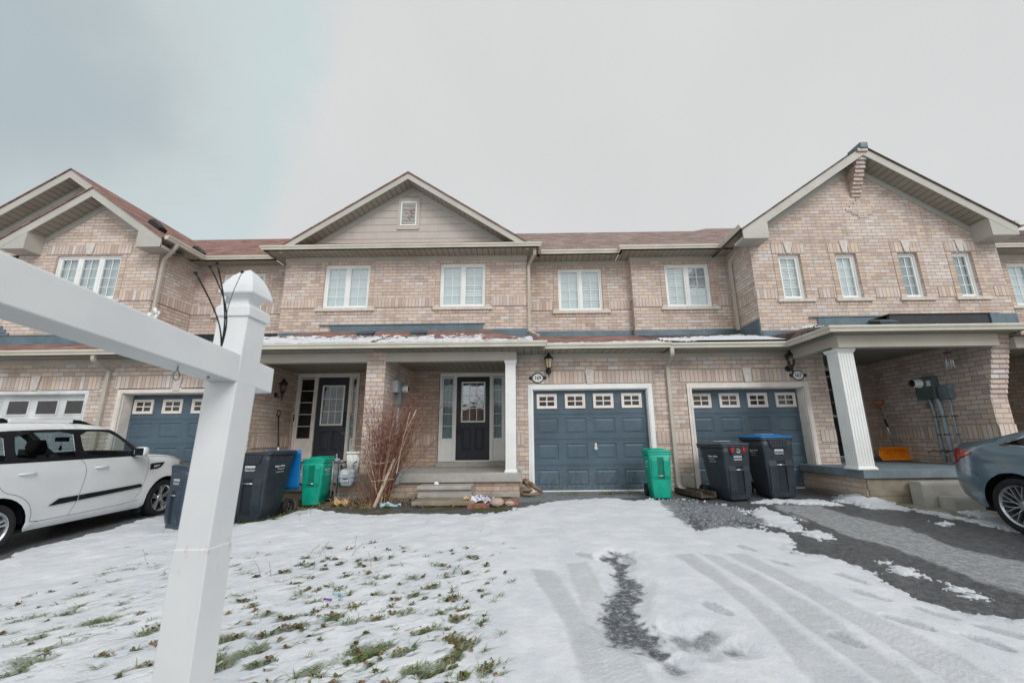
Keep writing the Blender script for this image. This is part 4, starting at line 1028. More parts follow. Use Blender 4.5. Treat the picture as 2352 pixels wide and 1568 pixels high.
def grid_mesh(name, X, Y, Zv, mat, attrs=None, mask=None, smooth=True):
    ny, nx = X.shape; co = np.stack([X, Y, Zv], -1).reshape(-1, 3); idx = np.arange(nx * ny).reshape(ny, nx)
    q = np.stack([idx[:-1, :-1], idx[:-1, 1:], idx[1:, 1:], idx[1:, :-1]], -1).reshape(-1, 4)
    if mask is not None:
        k = mask.reshape(-1)[q].any(1); q = q[k]; used = np.unique(q); re = -np.ones(nx * ny, int); re[used] = np.arange(len(used)); q = re[q]; co = co[used]
    else: used = np.arange(nx * ny)
    me = bpy.data.meshes.new(name); me.vertices.add(len(co)); me.vertices.foreach_set('co', co.astype(np.float32).ravel())
    me.loops.add(q.size); me.loops.foreach_set('vertex_index', q.astype(np.int32).ravel()); me.polygons.add(len(q))
    me.polygons.foreach_set('loop_start', np.arange(0, q.size, 4, dtype=np.int32)); me.polygons.foreach_set('loop_total', np.full(len(q), 4, np.int32))
    me.polygons.foreach_set('use_smooth', np.full(len(q), smooth))
    for an, av in (attrs or {}).items():
        at = me.attributes.new(an, 'FLOAT', 'POINT'); at.data.foreach_set('value', av.reshape(-1)[used].astype(np.float32))
    me.update(); me.validate(); me.materials.append(mat)
    o = bpy.data.objects.new(name, me); COL.objects.link(o); return o
POLY = dict(
 mainA=[(2.83, 7.95), (2.49, 7.0), (2.23, 6.15), (2.28, 5.92), (2.49, 6.14), (2.75, 6.31), (2.84, 6.24), (3.04, 6.0), (3.31, 5.78), (3.21, 5.36), (2.97, 5.16), (2.95, 4.97), (3.27, 4.8), (3.34, 4.58), (3.35, 4.36), (3.23, 4.21), (3.21, 3.88), (3.24, 3.74), (3.31, 3.53), (3.62, 3.44), (4.0, 3.1), (9.5, 2.6), (9.5, 9.5), (2.83, 9.5)],
 apron=[(-.5, 7.35), (-.05, 7.44), (.54, 7.97), (1.07, 8.12), (1.52, 8.16), (1.93, 7.95), (2.52, 8.03), (2.9, 7.95), (2.9, 9.5), (-.5, 9.5)],
 bed=[(-5.9, 9.5), (-5.9, 8.0), (-4.9, 7.0), (-4.35, 6.9), (-4.0, 7.05), (-4.0, 7.7), (-3.75, 7.75), (-3.2, 7.3), (-2.39, 7.0), (-1.8, 7.1), (-.9, 6.98), (-.2, 7.2), (-.3, 9.5)],
 left=[(-12, 10), (-12, -3), (-5.0, -3), (-5.35, 4.1), (-6.38, 5.46), (-6.55, 5.92), (-6.5, 6.46), (-6.55, 7.09), (-6.55, 7.75), (-6.4, 7.97), (-6.3, 10)],
 B=[(0.78, 4.75), (0.97, 4.99), (1.06, 4.95), (0.97, 4.78), (1.0, 4.61), (0.92, 4.38), (1.03, 4.12), (0.95, 3.89), (0.86, 3.69), (0.81, 3.51), (0.82, 3.35), (0.9, 3.23), (0.84, 2.99), (0.78, 2.99), (0.69, 3.09), (0.56, 3.16), (0.54, 3.35), (0.6, 3.58), (0.68, 3.81), (0.79, 4.07), (0.85, 4.33), (0.91, 4.49), (0.86, 4.71)],
 C1=[(0.95, 3.27), (1.03, 3.25), (1.1, 3.17), (1.24, 3.29), (1.27, 3.22), (1.17, 3.06), (1.11, 2.99), (1.06, 3.06), (0.99, 3.14)],
 C2=[(1.27, 3.06), (1.34, 3.08), (1.35, 3.02), (1.29, 3.01)], C3=[(0.87, 2.9), (0.91, 2.92), (0.9, 2.85), (0.86, 2.83)])
ISL = [[(2.98, 7.38), (3.3, 7.49), (3.45, 7.28), (3.3, 6.61), (3.45, 6.47), (3.17, 6.29), (2.99, 6.55), (2.89, 6.83)], [(3.49, 6.96), (3.91, 7.34), (3.82, 6.72), (3.85, 6.45), (3.71, 6.09), (3.51, 5.88), (3.45, 6.1), (3.34, 6.22)],
 [(3.58, 5.82), (3.79, 5.87), (3.76, 5.52), (3.52, 5.48)], [(3.63, 4.7), (3.77, 4.73), (3.73, 4.54), (3.68, 4.26), (3.66, 4.18), (3.59, 4.21), (3.56, 4.4)], [(3.73, 4.13), (3.77, 4.05), (3.71, 3.85), (3.64, 3.88), (3.65, 4.01)],
 [(5.68, 6.25), (5.91, 6.3), (5.8, 6.09), (5.65, 6.1)], [(3.88, 7.7), (4.34, 7.97), (5.18, 7.89), (5.28, 7.45), (4.89, 7.47), (4.47, 7.67), (4.16, 7.59)],
 [(5.51, 7.81), (6.08, 8.42), (6.36, 8.4), (6.12, 7.68), (6.07, 7.32), (6.16, 7.07), (5.94, 7.05), (5.59, 7.21), (5.52, 7.53)], [(6.20, 7.15), (6.34, 6.55), (6.50, 5.88), (6.3, 5.68), (6.16, 6.42), (6.06, 7.0)], [(6.62, 6.82), (6.96, 6.96), (6.85, 6.46), (6.51, 5.93), (6.37, 6.16)]]
TRK = [[(0.03, 4.49), (0.24, 4.45), (0.4, 3.66), (0.51, 3.15), (0.7, 2.2), (0.33, 2.2), (0.28, 3.32), (0.17, 3.82)], [(0.41, 4.63), (0.59, 4.66), (0.64, 4.08), (0.62, 3.48), (.75, 2.2), (.42, 2.2), (0.42, 3.48), (0.42, 3.99)],
 [(1.57, 4.86), (1.78, 4.93), (1.85, 3.91), (1.85, 3.05), (1.9, 2.2), (1.51, 2.2), (1.69, 3.49), (1.68, 4.15)], [(1.86, 4.92), (2.0, 4.85), (2.17, 4.14), (2.21, 3.62), (2.16, 2.2), (1.93, 2.2), (1.94, 3.3), (1.96, 4.14)], [(2.14, 4.92), (2.32, 4.88), (2.46, 4.13), (2.52, 3.62), (2.60, 3.12), (2.6, 2.2), (2.30, 2.2), (2.31, 3.45), (2.26, 4.04)]]
DRY = [(4.22, 7.5), (4.89, 7.47), (4.85, 6.75), (5.0, 5.99), (4.85, 4.99), (5.2, 4.4), (5.2, 3.2), (4.3, 3.2), (4.12, 4.3), (4.14, 5.16), (4.03, 5.81), (3.99, 6.38), (3.98, 6.94)]
TUFTS = [(-5.16, 5.83, .3), (-4.55, 5.39, .5), (-4.38, 4.92, .4), (-4.38, 4.74, .8), (-3.97, 4.39, .6), (-3.94, 4.07, 1.), (-3.68, 3.78, .8), (-3.62, 3.64, 1.1), (-3.18, 3.46, 1.5), (-2.98, 3.57, .6), (-3.85, 3.63, .9), (-4.08, 3.64, .5), (-3.41, 3.23, .9), (-3.12, 3.09, 1.), (-3.03, 2.94, 1.), (-3.16, 2.96, .6), (-3.04, 2.81, .8), (-2.67, 3.25, .8), (-2.67, 3.33, 1.), (-3.4, 3.34, .4), (-3.0, 4.63, .6), (-2.32, 3.78, .8), (-2.19, 3.68, .7), (-2.02, 3.18, 1.1), (-1.77, 3.02, 1.2), (-1.92, 2.93, .9), (-1.61, 2.89, .9), (-1.86, 2.85, .9), (-1.8, 3.23, 1.), (-1.81, 3.46, .6), (-1.7, 3.32, .8), (-2.3, 4.65, .7), (-2.34, 4.85, .3), (-1.99, 4.49, .4), (-2.56, 4.31, .4), (-2.04, 4.79, .6), (-1.84, 5.38, .7), (-2.03, 5.15, .6), (-1.52, 4.37, .9), (-1.34, 4.6, .7), (-1.31, 4.28, .7), (-1.07, 4.26, .8), (-2.08, 4.12, .8), (-1.92, 3.98, .6), (-1.81, 3.96, .5), (-1.63, 4.0, .7), (-1.71, 3.75, .8), (-1.65, 3.56, 1.), (-1.44, 3.5, 1.), (-1.38, 3.65, .7), (-1.3, 3.4, 1.1), (-1.45, 3.46, .8), (-1.64, 3.35, .9), (-1.11, 3.45, .7), (-.92, 3.56, .9), (-.94, 3.87, .9), (-.85, 4.03, 1.), (-.85, 4.58, .6), (-.58, 4.37, .6), (-.75, 4.27, .7), (-.6, 3.79, .8), (-.33, 3.39, .7), (-.51, 3.44, 1.2), (-.5, 3.16, .9), (-.48, 2.91, 1.), (-.22, 2.82, 1.1), (-.49, 3.59, .7), (-1.09, 3.01, 1.3), (-.96, 3.06, 1.2), (-.79, 3.01, 1.), (-1.04, 2.92, 1.), (-1.27, 2.81, 1.1), (-.67, 2.83, 1.), (-.7, 3.27, .9), (-1.77, 3.48, .6), (-1.41, 5.15, .5), (-.62, 4.84, .4), (-1.77, 4.07, .5), (-1.42, 4.11, .6), (-1.7, 4.32, .6), (-.66, 3.53, .8),
 (-.43, 3.02, .8), (-.37, 3.12, .7), (-.55, 2.8, 1.), (-.46, 2.64, 1.), (-.8, 2.65, 1.), (-1.2, 2.62, 1.1), (-1.5, 2.66, 1.), (-1.9, 2.68, 1.1), (-2.9, 2.6, 1.)]
TUFTS = [(x, y, s_ * .80) for x, y, s_ in TUFTS]
for k in range(520):
    x, y = random.uniform(-4.6, -.12), random.uniform(2.45, 5.3)
    if random.random() < (.35 if x < -2.4 else .85) * (1.25 - (y - 2.4) / 3.2): TUFTS.append((x, y, random.uniform(.10, .26)))
for k in range(30):      # sprinkle of small ones between
    TUFTS.append((random.uniform(-2.4, -.2), random.uniform(2.5, 4.8), random.uniform(.25, .5)))
for k in range(18): TUFTS.append((random.uniform(-4.6, -2.6), random.uniform(2.7, 5.2), random.uniform(.2, .45)))

# far ground sheet, reaching the horizon
N = 60; u = np.linspace(-1, 1, N); gx = np.sign(u) * (np.abs(u) ** 3) * 600; gy = np.sign(u) * (np.abs(u) ** 3) * 600
X, Y = np.meshgrid(gx, gy); t = NT('trodden snow and frozen ground'); nn = t.noise(t.obj(), .35, 5)
t.set(t.p, 'Base Color', t.mix(t.rng(nn, .45, .75), srgb(206, 210, 214), srgb(128, 126, 122))); t.p.inputs['Roughness'].default_value = .9
tag(grid_mesh('ground', X, Y, zg(X, Y) - .16 - .02 * np.clip(np.hypot(X, Y) - 9, 0, 3), t.m), kind='structure')

# asphalt
def asphalt():
    t = NT('asphalt'); c = t.obj(); a = t.n('ShaderNodeAttribute', attribute_name='dry').outputs['Fac']; wl = t.n('ShaderNodeAttribute', attribute_name='walk').outputs['Fac']
    n1 = t.noise(c, 95, 4, .75); n2 = t.noise(c, 2.2, 5, .6); n3 = t.noise(c, 48, 4, .75); vo = t.n('ShaderNodeTexVoronoi'); t.l(c, vo.inputs['Vector']); vo.inputs['Scale'].default_value = 75
    n4 = t.noise(c, 16, 5, .75); wet = t.mix(t.rng(n4, .42, .62), srgb(60, 62, 66), srgb(98, 100, 104)); dry = t.mix(t.rng(n4, .40, .62), srgb(132, 135, 138), srgb(164, 167, 169))
    k = t.mix(a, wet, dry); sand = t.mix(t.rng(n2, .3, .7), srgb(134, 126, 112), srgb(166, 158, 144)); k = t.mix(wl, k, sand)
    k = t.mix(t.rng(n1, .52, .66, 0, .6), k, srgb(176, 176, 174), 'MIX'); k = t.mix(t.rng(vo.outputs['Distance'], .0, .45, .55, 0.), k, srgb(40, 41, 44)); k = t.mix(t.rng(n3, .50, .66, 0, .5), k, srgb(44, 45, 48))
    t.set(t.p, 'Base Color', k); t.set(t.p, 'Roughness', t.math('ADD', t.math('MULTIPLY', a, .4), .42)); t.bump(t.math('ADD', n1, n3), .004); return t.m
xs = np.arange(-12, 12.01, .05); ys = np.arange(-2, 9.32, .05); X, Y = np.meshgrid(xs, ys)
wob = .10 * fbm(X, Y, 3.2, 11) * 2 + .12 * fbm(X, Y, 9, 12)
dry = sstep((sdf(X, Y, DRY) + wob) / .06 + .5); dry = np.maximum(dry, .9 * sstep((sdf(X, Y, [(5.2, 5.9), (5.9, 6.8), (5.5, 7.2), (5.0, 7.0), (5.0, 6.0)]) * 0 - 1)))
crack = np.abs(X - (4.02 + .25 * np.sin(Y * .9 + 1.0) * .5)) < .028; dry = np.where(crack & (Y < 7), 0, dry)
apr = sdf(X, Y, [(-.3, 7.9), (2.7, 8.35), (2.7, 9.2), (-.3, 9.2)]); dry = np.maximum(dry, .55 * sstep((apr + wob) / .1)); dry = np.maximum(dry, .25 * (X < -5))
WALK = [(6.3, 9.0), (6.28, 7.6), (6.22, 6.9), (6.36, 6.2), (6.38, 5.4), (6.1, 4.2), (6.0, 2.0), (9.6, 2.0), (9.6, 9.0)]
wk = sstep((sdf(X, Y, WALK)) / .02)
tag(grid_mesh('driveway', X, Y, zg(X, Y) + .006 * fbm(X, Y, 1.5, 4), asphalt(), {'dry': dry, 'walk': wk}), kind='structure')

# lawn soil under the snow and the planting bed
t = NT('winter soil and leaf litter'); c = t.obj(); n1 = t.noise(c, 14, 5, .7); n2 = t.noise(c, 80, 3)
k = t.ramp(n1, [(.25, srgb(52, 44, 36)), (.45, srgb(84, 72, 54)), (.55, srgb(74, 84, 50)), (.75, srgb(122, 102, 78))]); k = t.mix(t.rng(n2, .5, .8, 0, .6), k, srgb(40, 34, 28))
t.set(t.p, 'Base Color', k); t.p.inputs['Roughness'].default_value = 1; t.bump(t.math('ADD', n1, n2), .02); M_SOIL = t.m
xs = np.arange(-6.45, -.02, .04); ys = np.arange(-2, 9.0, .04); X, Y = np.meshgrid(xs, ys); edge = np.minimum(-.10 - X, X + 6.4) + .05 * fbm(X, Y, 2, 5)
edge = np.minimum(edge, sdf(X, Y, POLY['left']) * -1)
tag(grid_mesh('lawn', X, Y, zg(X, Y) + .03 * sstep(edge / .12) - .03 + .03 * fbm(X, Y, 6, 3), M_SOIL, mask=edge > -.06), kind='structure')

# the snow blanket: a height field that dips under the ground where it has melted
def axis_pts(a, b, f):
    out = [a]
    while out[-1] < b: out.append(out[-1] + f(out[-1]))
    return np.array(out)
ys = axis_pts(1.2, 8.8, lambda y: .010 * max(y, 2.4) / 3.0); xs = axis_pts(-7.2, 7.3, lambda x: .014 if -3.2 < x < 3.9 else .022); X, Y = np.meshgrid(xs, ys)
s = np.full(X.shape, 9.)
big = fbm(X, Y, 2.6, 21, 5); fine = fbm(X, Y, 11, 33, 4); grit = fbm(X, Y, 34, 71, 3)
for k in ('mainA', 'apron', 'bed', 'left'): s = np.minimum(s, -sdf(X, Y, POLY[k]))
s = s + big * .22 + fine * .17 + grit * .12
for p in ISL: s = np.maximum(s, sdf(X, Y, p) + .02 + fine * .26 + big * .14 + grit * .22)
bare = np.full(X.shape, -9.)
for k in ('B', 'C1', 'C2', 'C3'): bare = np.maximum(bare, sdf(X, Y, POLY[k]))
thin_b = sstep((bare + .05 + fine * .16) / .09)
bare_all = bare; bare = sdf(X, Y, POLY['B']) - .05 * sstep((3.35 - Y) / .2)
SLP = [(2.40, 8.05), (2.95, 7.95), (3.35, 7.3), (3.40, 6.4), (3.0, 6.0), (2.3, 6.0), (2.25, 6.6)]
sl2 = sdf(X, Y, SLP); s = np.maximum(s, np.where(sl2 > -.2, sl2 * .5 - .085 + grit * .85 + fine * .4, -9.))
wet = sstep((sdf(X, Y, POLY['B']) + .035 + fine * .22 + grit * .10) / .06)
slush = np.maximum(wet, np.maximum(.55 * thin_b, (.9 * sstep((sl2 + .06 + fine * .3) / .1)))) 
trk = np.full(X.shape, -9.)
for p in TRK: trk = np.maximum(trk, sdf(X, Y, p))
packed = sstep((trk + .035 + fine * .05) / .06) * (.75 + .5 * big)
trd = .5 + .5 * np.sin((Y + .10 * np.abs(((X * 11) % 1) - .5)) * 2 * pi / .045)
for p in (TRK[1], TRK[4]): packed = packed * (1 - .42 * trd * sstep((sdf(X, Y, p) - .01) / .03))
packed = np.maximum(packed, sstep((2.95 - Y + .8 * big) / .5) * sstep((X - .55) / .3) * (X < 2.9) * .35)
feet = np.zeros(X.shape)
for (fx, fy, fa) in ((2.95, 4.2, .4), (2.8, 3.85, .5), (3.05, 3.5, .5), (2.7, 3.35, .6), (2.95, 3.1, .4), (2.55, 4.6, .5), (1.05, 4.75, .2), (.62, 4.9, .4), (2.45, 5.1, .3), (3.2, 3.25, .5), (2.1, 3.15, .4), (1.45, 3.6, .3)):
    ca, sa = cos(fa), sin(fa); dx, dy = X - fx, Y - fy; q = (dx * ca + dy * sa) / .055, (-dx * sa + dy * ca) / .13; feet = np.maximum(feet, sstep((1.25 - np.hypot(*q) + fine * 1.2) / .35))
hole = np.zeros(X.shape)
LX, LY = .82, .57       # the wind-laid grass leans this way
for (tx, ty, ts) in TUFTS:
    mk = (np.abs(X - tx) < .45) & (np.abs(Y - ty) < .45); dx, dy = X[mk] - tx, Y[mk] - ty; q = np.hypot((dx * LX + dy * LY) / (.095 * ts), (-dx * LY + dy * LX) / (.044 * ts)); hole[mk] = np.maximum(hole[mk], sstep((1.5 - q + fine[mk] * 3.0 + big[mk]) / .8))
T = np.where(s > 0, .05 * (1 - np.exp(-np.clip(s, 0, None) / .05)), s * .5)
island = (sdf(X, Y, POLY['mainA']) > .05)
T = np.where(island & (s > 0), T * .7 + .0, T)
pile = np.exp(-(((X - 5.95) / .28) ** 2 + ((Y - 7.75) / .35) ** 2)); T = T + .10 * pile * (s > 0)
lawnm = sstep((-.15 - X) / .4)
lum = fbm(X * .8 + Y * .5, Y * .9 - X * .5, 5.5, 51, 4)
T = T * (1 - .35 * sstep((Y - 6.4) / .8) * lawnm)
T = T + (s > 0) * (lawnm * (.030 * lum + .012 * fine) + (1 - lawnm) * (.012 * lum + .006 * fine)) * np.clip(s / .08, 0, 1) + (s > 0) * lawnm * .004
tread = .5 + .5 * np.sin((Y + .12 * np.abs(((X * 9) % 1) - .5)) * 2 * pi / .035)
T = T - packed * (.011 + .003 * tread) * (s > .0) - feet * .018 * (s > 0) - hole * lawnm * .052
zone = sstep((np.maximum(sdf(X, Y, POLY['B']), bare_all) + .16) / .16)
T = np.where(s > 0, T * (1 - .72 * zone), T)
near = np.exp(-(sdf(X, Y, POLY['mainA']) / .35) ** 2) * (1 - lawnm); T = np.where(s > 0, T * (1 - .45 * near), T)
slush = np.maximum(slush, .16 * feet)
ul, vl = X * .82 + Y * .57, -X * .57 + Y * .82
speck = sstep((fbm(ul, vl * 3.2, 9, 81, 4, .62) - .135) / .07) * lawnm * sstep((X + 5.2) / 2.5) * sstep((5.6 - Y) / 1.6)
speck = np.maximum(speck, hole * .8 * lawnm); T = T - speck * .010 * (s > 0)
edge = np.clip(1 - s / (.05 + (1 - lawnm) * np.clip(.10 + .35 * big + .3 * grit, 0, .3)), 0, 1) * (s > -.2)
def snow_mat(name='snow'):
    t = NT(name); c = t.obj(); A = lambda n: t.n('ShaderNodeAttribute', attribute_name=n).outputs['Fac']
    n1 = t.noise(c, 3, 5, .6); n2 = t.noise(c, 55, 4, .7); n3 = t.noise(c, 14, 4, .6)
    k = t.mix(t.rng(n1, .35, .7), srgb(202, 207, 213), srgb(218, 221, 225)); k = t.mix(t.rng(n3, .55, .75, 0, .35), k, srgb(196, 201, 209))
    ice = t.mix(t.rng(n2, .35, .7), srgb(176, 181, 185), srgb(194, 198, 202)); k = t.mix(A('packed'), k, ice)
    slush = t.mix(t.rng(n2, .35, .62), srgb(128, 133, 139), srgb(190, 195, 199)); k = t.mix(A('thin'), k, slush)
    n9 = t.noise(c, 26, 6, .8); wetc = t.ramp(n9, [(.36, srgb(58, 62, 66)), (.50, srgb(92, 97, 102)), (.58, srgb(132, 138, 143)), (.66, srgb(188, 194, 199))]); k = t.mix(A('slush'), k, wetc)
    k = t.mix(t.math('MULTIPLY', A('speck'), .75), k, t.mix(t.rng(n3, .4, .6), srgb(84, 98, 78), srgb(142, 128, 112)))
    t.set(t.p, 'Base Color', k); t.set(t.p, 'Roughness', t.math('SUBTRACT', .75, t.math('MULTIPLY', A('packed'), .35)))
    t.p.inputs['Subsurface Weight'].default_value = .12; t.p.inputs['Subsurface Radius'].default_value = (.04, .05, .06); t.p.inputs['Subsurface Scale'].default_value = .3
    t.bump(t.math('ADD', n2, t.math('MULTIPLY', n3, 1.6)), .008, .7); return t.m
M_SNOW = snow_mat()
thin = np.clip(np.maximum(edge * .55 * (1 - lawnm * .7), np.maximum(np.maximum(thin_b * .85, zone * .35 * (grit > 0)), feet * .5)) + np.clip(fine * 2, 0, 1) * (X > .2) * (Y < 3.4) * .2, 0, 1)
tag(grid_mesh('snow', X, Y, zg(X, Y) + T - .004, M_SNOW, {'packed': np.clip(packed, 0, 1), 'thin': thin, 'slush': np.clip(slush, 0, 1), 'speck': speck}, mask=T > -.07), kind='structure')

def snow_on_roof(H, x0, x1, y0, y1, zf, dens, seed, th=.02, name='snow_patch'):
    """melting snow lying on a roof slope"""
    xs = np.arange(x0, x1, .022); ys = np.arange(y0, y1, .022); X, Y = np.meshgrid(xs, ys); f = fbm(X, Y * 2.2, 4, seed, 5, .6)
    f2 = fbm(X, Y, 13, seed + 9, 3, .6); T = f * .10 + f2 * .10 + dens(X, Y); T = np.clip(T, -.05, th); ok = T > -.03; ok[0] = ok[-1] = False
    o = grid_mesh(name, X, Y, zf(X, Y) + T + .002, M_SNOW, {'packed': X * 0, 'thin': X * 0}, mask=ok); attach(o, H); return o
pl = lambda z0, y0, s: (lambda X, Y: z0 + s * (Y - y0))
snow_on_roof(H169, -3.0, .2, 8.13, 9.6, pl(2.975, 8.13, .365), lambda X, Y: .024 - .034 * (Y - 8.13) - .05 * (X > -.9) * (Y - 8.1), 61)
snow_on_roof(H171, -6.5, -3.1, 8.13, 9.6, pl(2.975, 8.13, .365), lambda X, Y: .026 - .034 * (Y - 8.13), 62)
snow_on_roof(H169, .45, 3.0, 8.46, 10.2, pl(2.97, 8.45, .3135), lambda X, Y: .022 - .10 * (Y - 8.46) + .012 * (X - 1), 63)
snow_on_roof(H167, 3.03, 5.6, 8.46, 10.5, pl(2.97, 8.45, .3175), lambda X, Y: .05 - .06 * (Y - 8.46) + .022 * (X - 3), 64, .05)
snow_on_roof(H167, 6.0, 8.7, 7.21, 9.3, pl(2.95, 7.2, .28), lambda X, Y: -.012 - .02 * (Y - 7.2), 65)
snow_on_roof(H165, 8.8, 12.0, 7.2, 9.3, pl(2.93, 7.18, .285), lambda X, Y: .0 - .02 * (Y - 7.2), 66)
# ================================================================== SIGNPOST (near the camera)
def sq(cx, cy, k, z): return [(cx - k, cy - k, z), (cx + k, cy - k, z), (cx + k, cy + k, z), (cx - k, cy + k, z)]
def rust_vinyl():
    t = NT('white post vinyl'); c = t.obj(); sp = t.n('ShaderNodeSeparateXYZ'); t.l(c, sp.inputs[0])
    n = t.noise(c, 3, 4); k = t.mix(t.rng(n, .3, .7), srgb(214, 218, 221), srgb(225, 228, 229))
    band = t.math('SUBTRACT', 1., t.math('MULTIPLY', t.math('ABSOLUTE', t.math('SUBTRACT', sp.outputs[2], .765)), 16.), True)
    st = t.noise(t.map(c, (30, 30, 9)), 1.6, 4, .6); k = t.mix(t.math('MULTIPLY', t.math('MULTIPLY', band, t.rng(st, .55, .68)), .7), k, srgb(196, 142, 100))
    t.set(t.p, 'Base Color', k); t.p.inputs['Roughness'].default_value = .28; t.p.inputs['Specular IOR Level'].default_value = .5; return t.m
M_POST = rust_vinyl()
sp_ = thing('signpost', 'white vinyl post with gothic cap and long arm, empty of its sign, in the foreground', 'signpost', (-.98, 1.38, -.5), worldbuilt=True)
PX_, PY_, PH = -.962, 1.36, .0508
m = MB(); m.rings([sq(PX_ - .030, PY_ + .02, PH + .0015, -.5), sq(PX_ - .016, PY_, PH + .0015, .778), sq(PX_ - .016, PY_, PH + .001, .780)], 0, False)
m.build('lower_post', M_POST, sp_, weld=True, bevel=.003)
m = MB(); m.rings([sq(PX_ - .016, PY_, PH - .001, .776), sq(PX_ + .003, PY_, PH, 1.49)], 0, False); m.build('post', M_POST, sp_, weld=True, bevel=.004)
cx, cy = PX_ + .004, PY_
prof = [(.0530, 1.486), (.0565, 1.488), (.0565, 1.519), (.053, 1.523)]
for k in range(9): a = pi * k / 8; prof.append((.0525 - .0215 * sin(a), 1.5245 + .0210 * (1 - cos(a))))
prof += [(.0565, 1.568), (.0572, 1.574), (.0520, 1.596), (.0435, 1.618), (.034, 1.637), (.022, 1.653), (.010, 1.664), (.0010, 1.671)]
m = MB(); m.rings([sq(cx, cy, r, z) for r, z in prof], 0, False); m.build('post_cap', M_POST, sp_, weld=True, bevel=.0012)
# the arm runs through the post and out over the photographer's left shoulder, tilting up
m = MB(); ax0, ax1 = -1.004, -.914; tilt = .088
def az(y, z0): return z0 + (1.28 - y) * tilt
def aring(y, g=0): return [(ax0 + g, y, az(y, 1.272) + g), (ax1 - g, y, az(y, 1.272) + g), (ax1 - g, y, az(y, 1.361) - g), (ax0 + g, y, az(y, 1.361) - g)]
m.rings([aring(.12), aring(1.50), ], 0, False)
m.build('arm', M_POST, sp_, weld=True, bevel=.004, seg=3)
m = MB(); y = 1.02; zt = az(y, 1.361)
m.tube([(-.955, y - .02, zt), (-.955, y - .008, zt + .022), (-.955, y + .006, zt + .012), (-.955, y + .016, zt + .034)], .0042, 8); m.tube([(-.955, y + .004, zt), (-.955, y + .014, zt + .02), (-.955, y + .002, zt + .04)], .0040, 8)
m.build('hook_clip', M_WHITE, sp_)
m = MB(); y = 1.12; zb = az(y, 1.272)
m.tube([(-.95, y, zb), (-.95, y, zb - .012)], .002, 8)
m.tube([(-.95 + .0 , y + .011 * sin(2 * pi * k / 14), zb - .024 + .013 * cos(2 * pi * k / 14)) for k in range(15)], .0016, 8, caps=False)
m.build('eye_hook', M_GALV, sp_)
m = MB()
m.tube([(-.95, 1.235, az(1.235, 1.272)), (-.95, 1.235, az(1.235, 1.272) - .006)], .0035, 8); m.build('screw', M_GALV, sp_)
# zip ties
M_TIE = plain('black nylon', srgb(24, 24, 30), .4, .1, 20)
base = Vector((-.925, 1.235, az(1.235, 1.361) - .002))
for k, (hx, hy, hz, bx, bz, w) in enumerate(((-.918, 1.085, 1.547, .012, -.012, .0028), (-.925, 1.14, 1.590, .018, .0, .0026), (-.925, 1.165, 1.612, .004, -.008, .0030), (-.915, 1.262, 1.622, -.006, .008, .0013))):
    h = Vector((hx, hy, hz)); m = MB(); pts = []
    for i in range(12):
        t_ = i / 11; p = base.lerp(h, t_) + Vector((bx, .02 * (1 if k < 3 else -.4), bz)) * sin(pi * t_); pts.append(p)
    m.tube(pts, w * .8, 6); m.tube([h + Vector((-.0035, 0, -.001)), h + Vector((.0035, 0, .002))], .0052, 4)
    lab = ('dark grey zip tie on the sign arm, leaning furthest left', 'black zip tie on the sign arm crossing behind its upright neighbour', 'black zip tie standing almost upright on the sign arm', 'thinnest zip tie on the sign arm, in front of the post cap')[k]
    tag(m.build('zip_tie', M_TIE), lab, 'zip tie', 'zip ties on the sign arm')

# ================================================================== WALL LAMPS, PLAQUES
M_LAMPGL = plain('amber lamp glass', srgb(206, 186, 146), .15, .1, 8); M_LAMPDK = glass_mat('clear lamp glass', (.7, .7, .7), .1, .05, (.55, .52, .46))
def wall_lamp(label, loc, rotz, amber=True, tail=True):
    """lantern on an arm; local -y is away from the wall, z = 0 at the lantern's foot"""
    t_ = thing('wall_lamp', label, 'wall lamp', loc, rotz, 'coach lamps on the brick walls'); y = -.13; t_.scale = (1.25,) * 3
    m = MB(); m.lathe([(0, -.001), (.048, -.001), (.05, -.012), (.03, -.025), (0, -.026)], (0, 0, -.04), 'y', 16)
    m.tube([(0, -.02, -.05), (0, -.07, -.085), (0, y, -.06), (0, y, -.005)], .010, 8); m.lathe([(0, -.165), (.008, -.15), (.012, -.10), (.02, -.06), (.012, -.04), (.028, -.02), (.03, 0)], (0, y, 0), 'z', 12); m.build('bracket', M_BLACKP, t_)
    def hx(r, z): return [(cos(pi / 3 * k + pi / 6) * r, y + sin(pi / 3 * k + pi / 6) * r, z) for k in range(6)]
    m = MB(); a, b = hx(.042, .0), hx(.068, .165)
    for k in range(6): m.tube([a[k], b[k]], .005, 4)
    m.rings([hx(.046, -.006), hx(.046, .008)], 0, False); m.rings([hx(.088, .158), hx(.086, .172), hx(.050, .205), hx(.034, .222), hx(.034, .236), hx(.010, .262), hx(.003, .275)], 0, False); m.build('lantern_frame', M_BLACKP, t_)
    m = MB(); m.rings([hx(.040, .004), hx(.064, .160)], 0, False, False); m.build('lamp_glass', M_LAMPGL if amber else M_LAMPDK, t_)
    if not amber:
        m = MB(); m.lathe([(.0, .05), (.012, .052), (.014, .075), (.026, .10), (.026, .12), (.012, .14), (0, .142)], (0, y, 0), 'z', 12); m.build('bulb', plain('frosted bulb', srgb(240, 240, 236), .3, .02), t_)
    return t_
wall_lamp('black coach lamp with amber glass above the 169 plaque', (.53, YG, 2.53), 0)
wall_lamp('black coach lamp with a white bulb above the 167 plaque', (5.70, YG, 2.53), 0, amber=False)
wall_lamp('black open coach lamp inside the left porch, over the black-handled shovel', (-5.83, 9.72, 2.18), radians(90), amber=False)
wall_lamp('black coach lamp half hidden behind the slim porch column of number 169', (-.17, 9.55, 2.28), radians(-90))
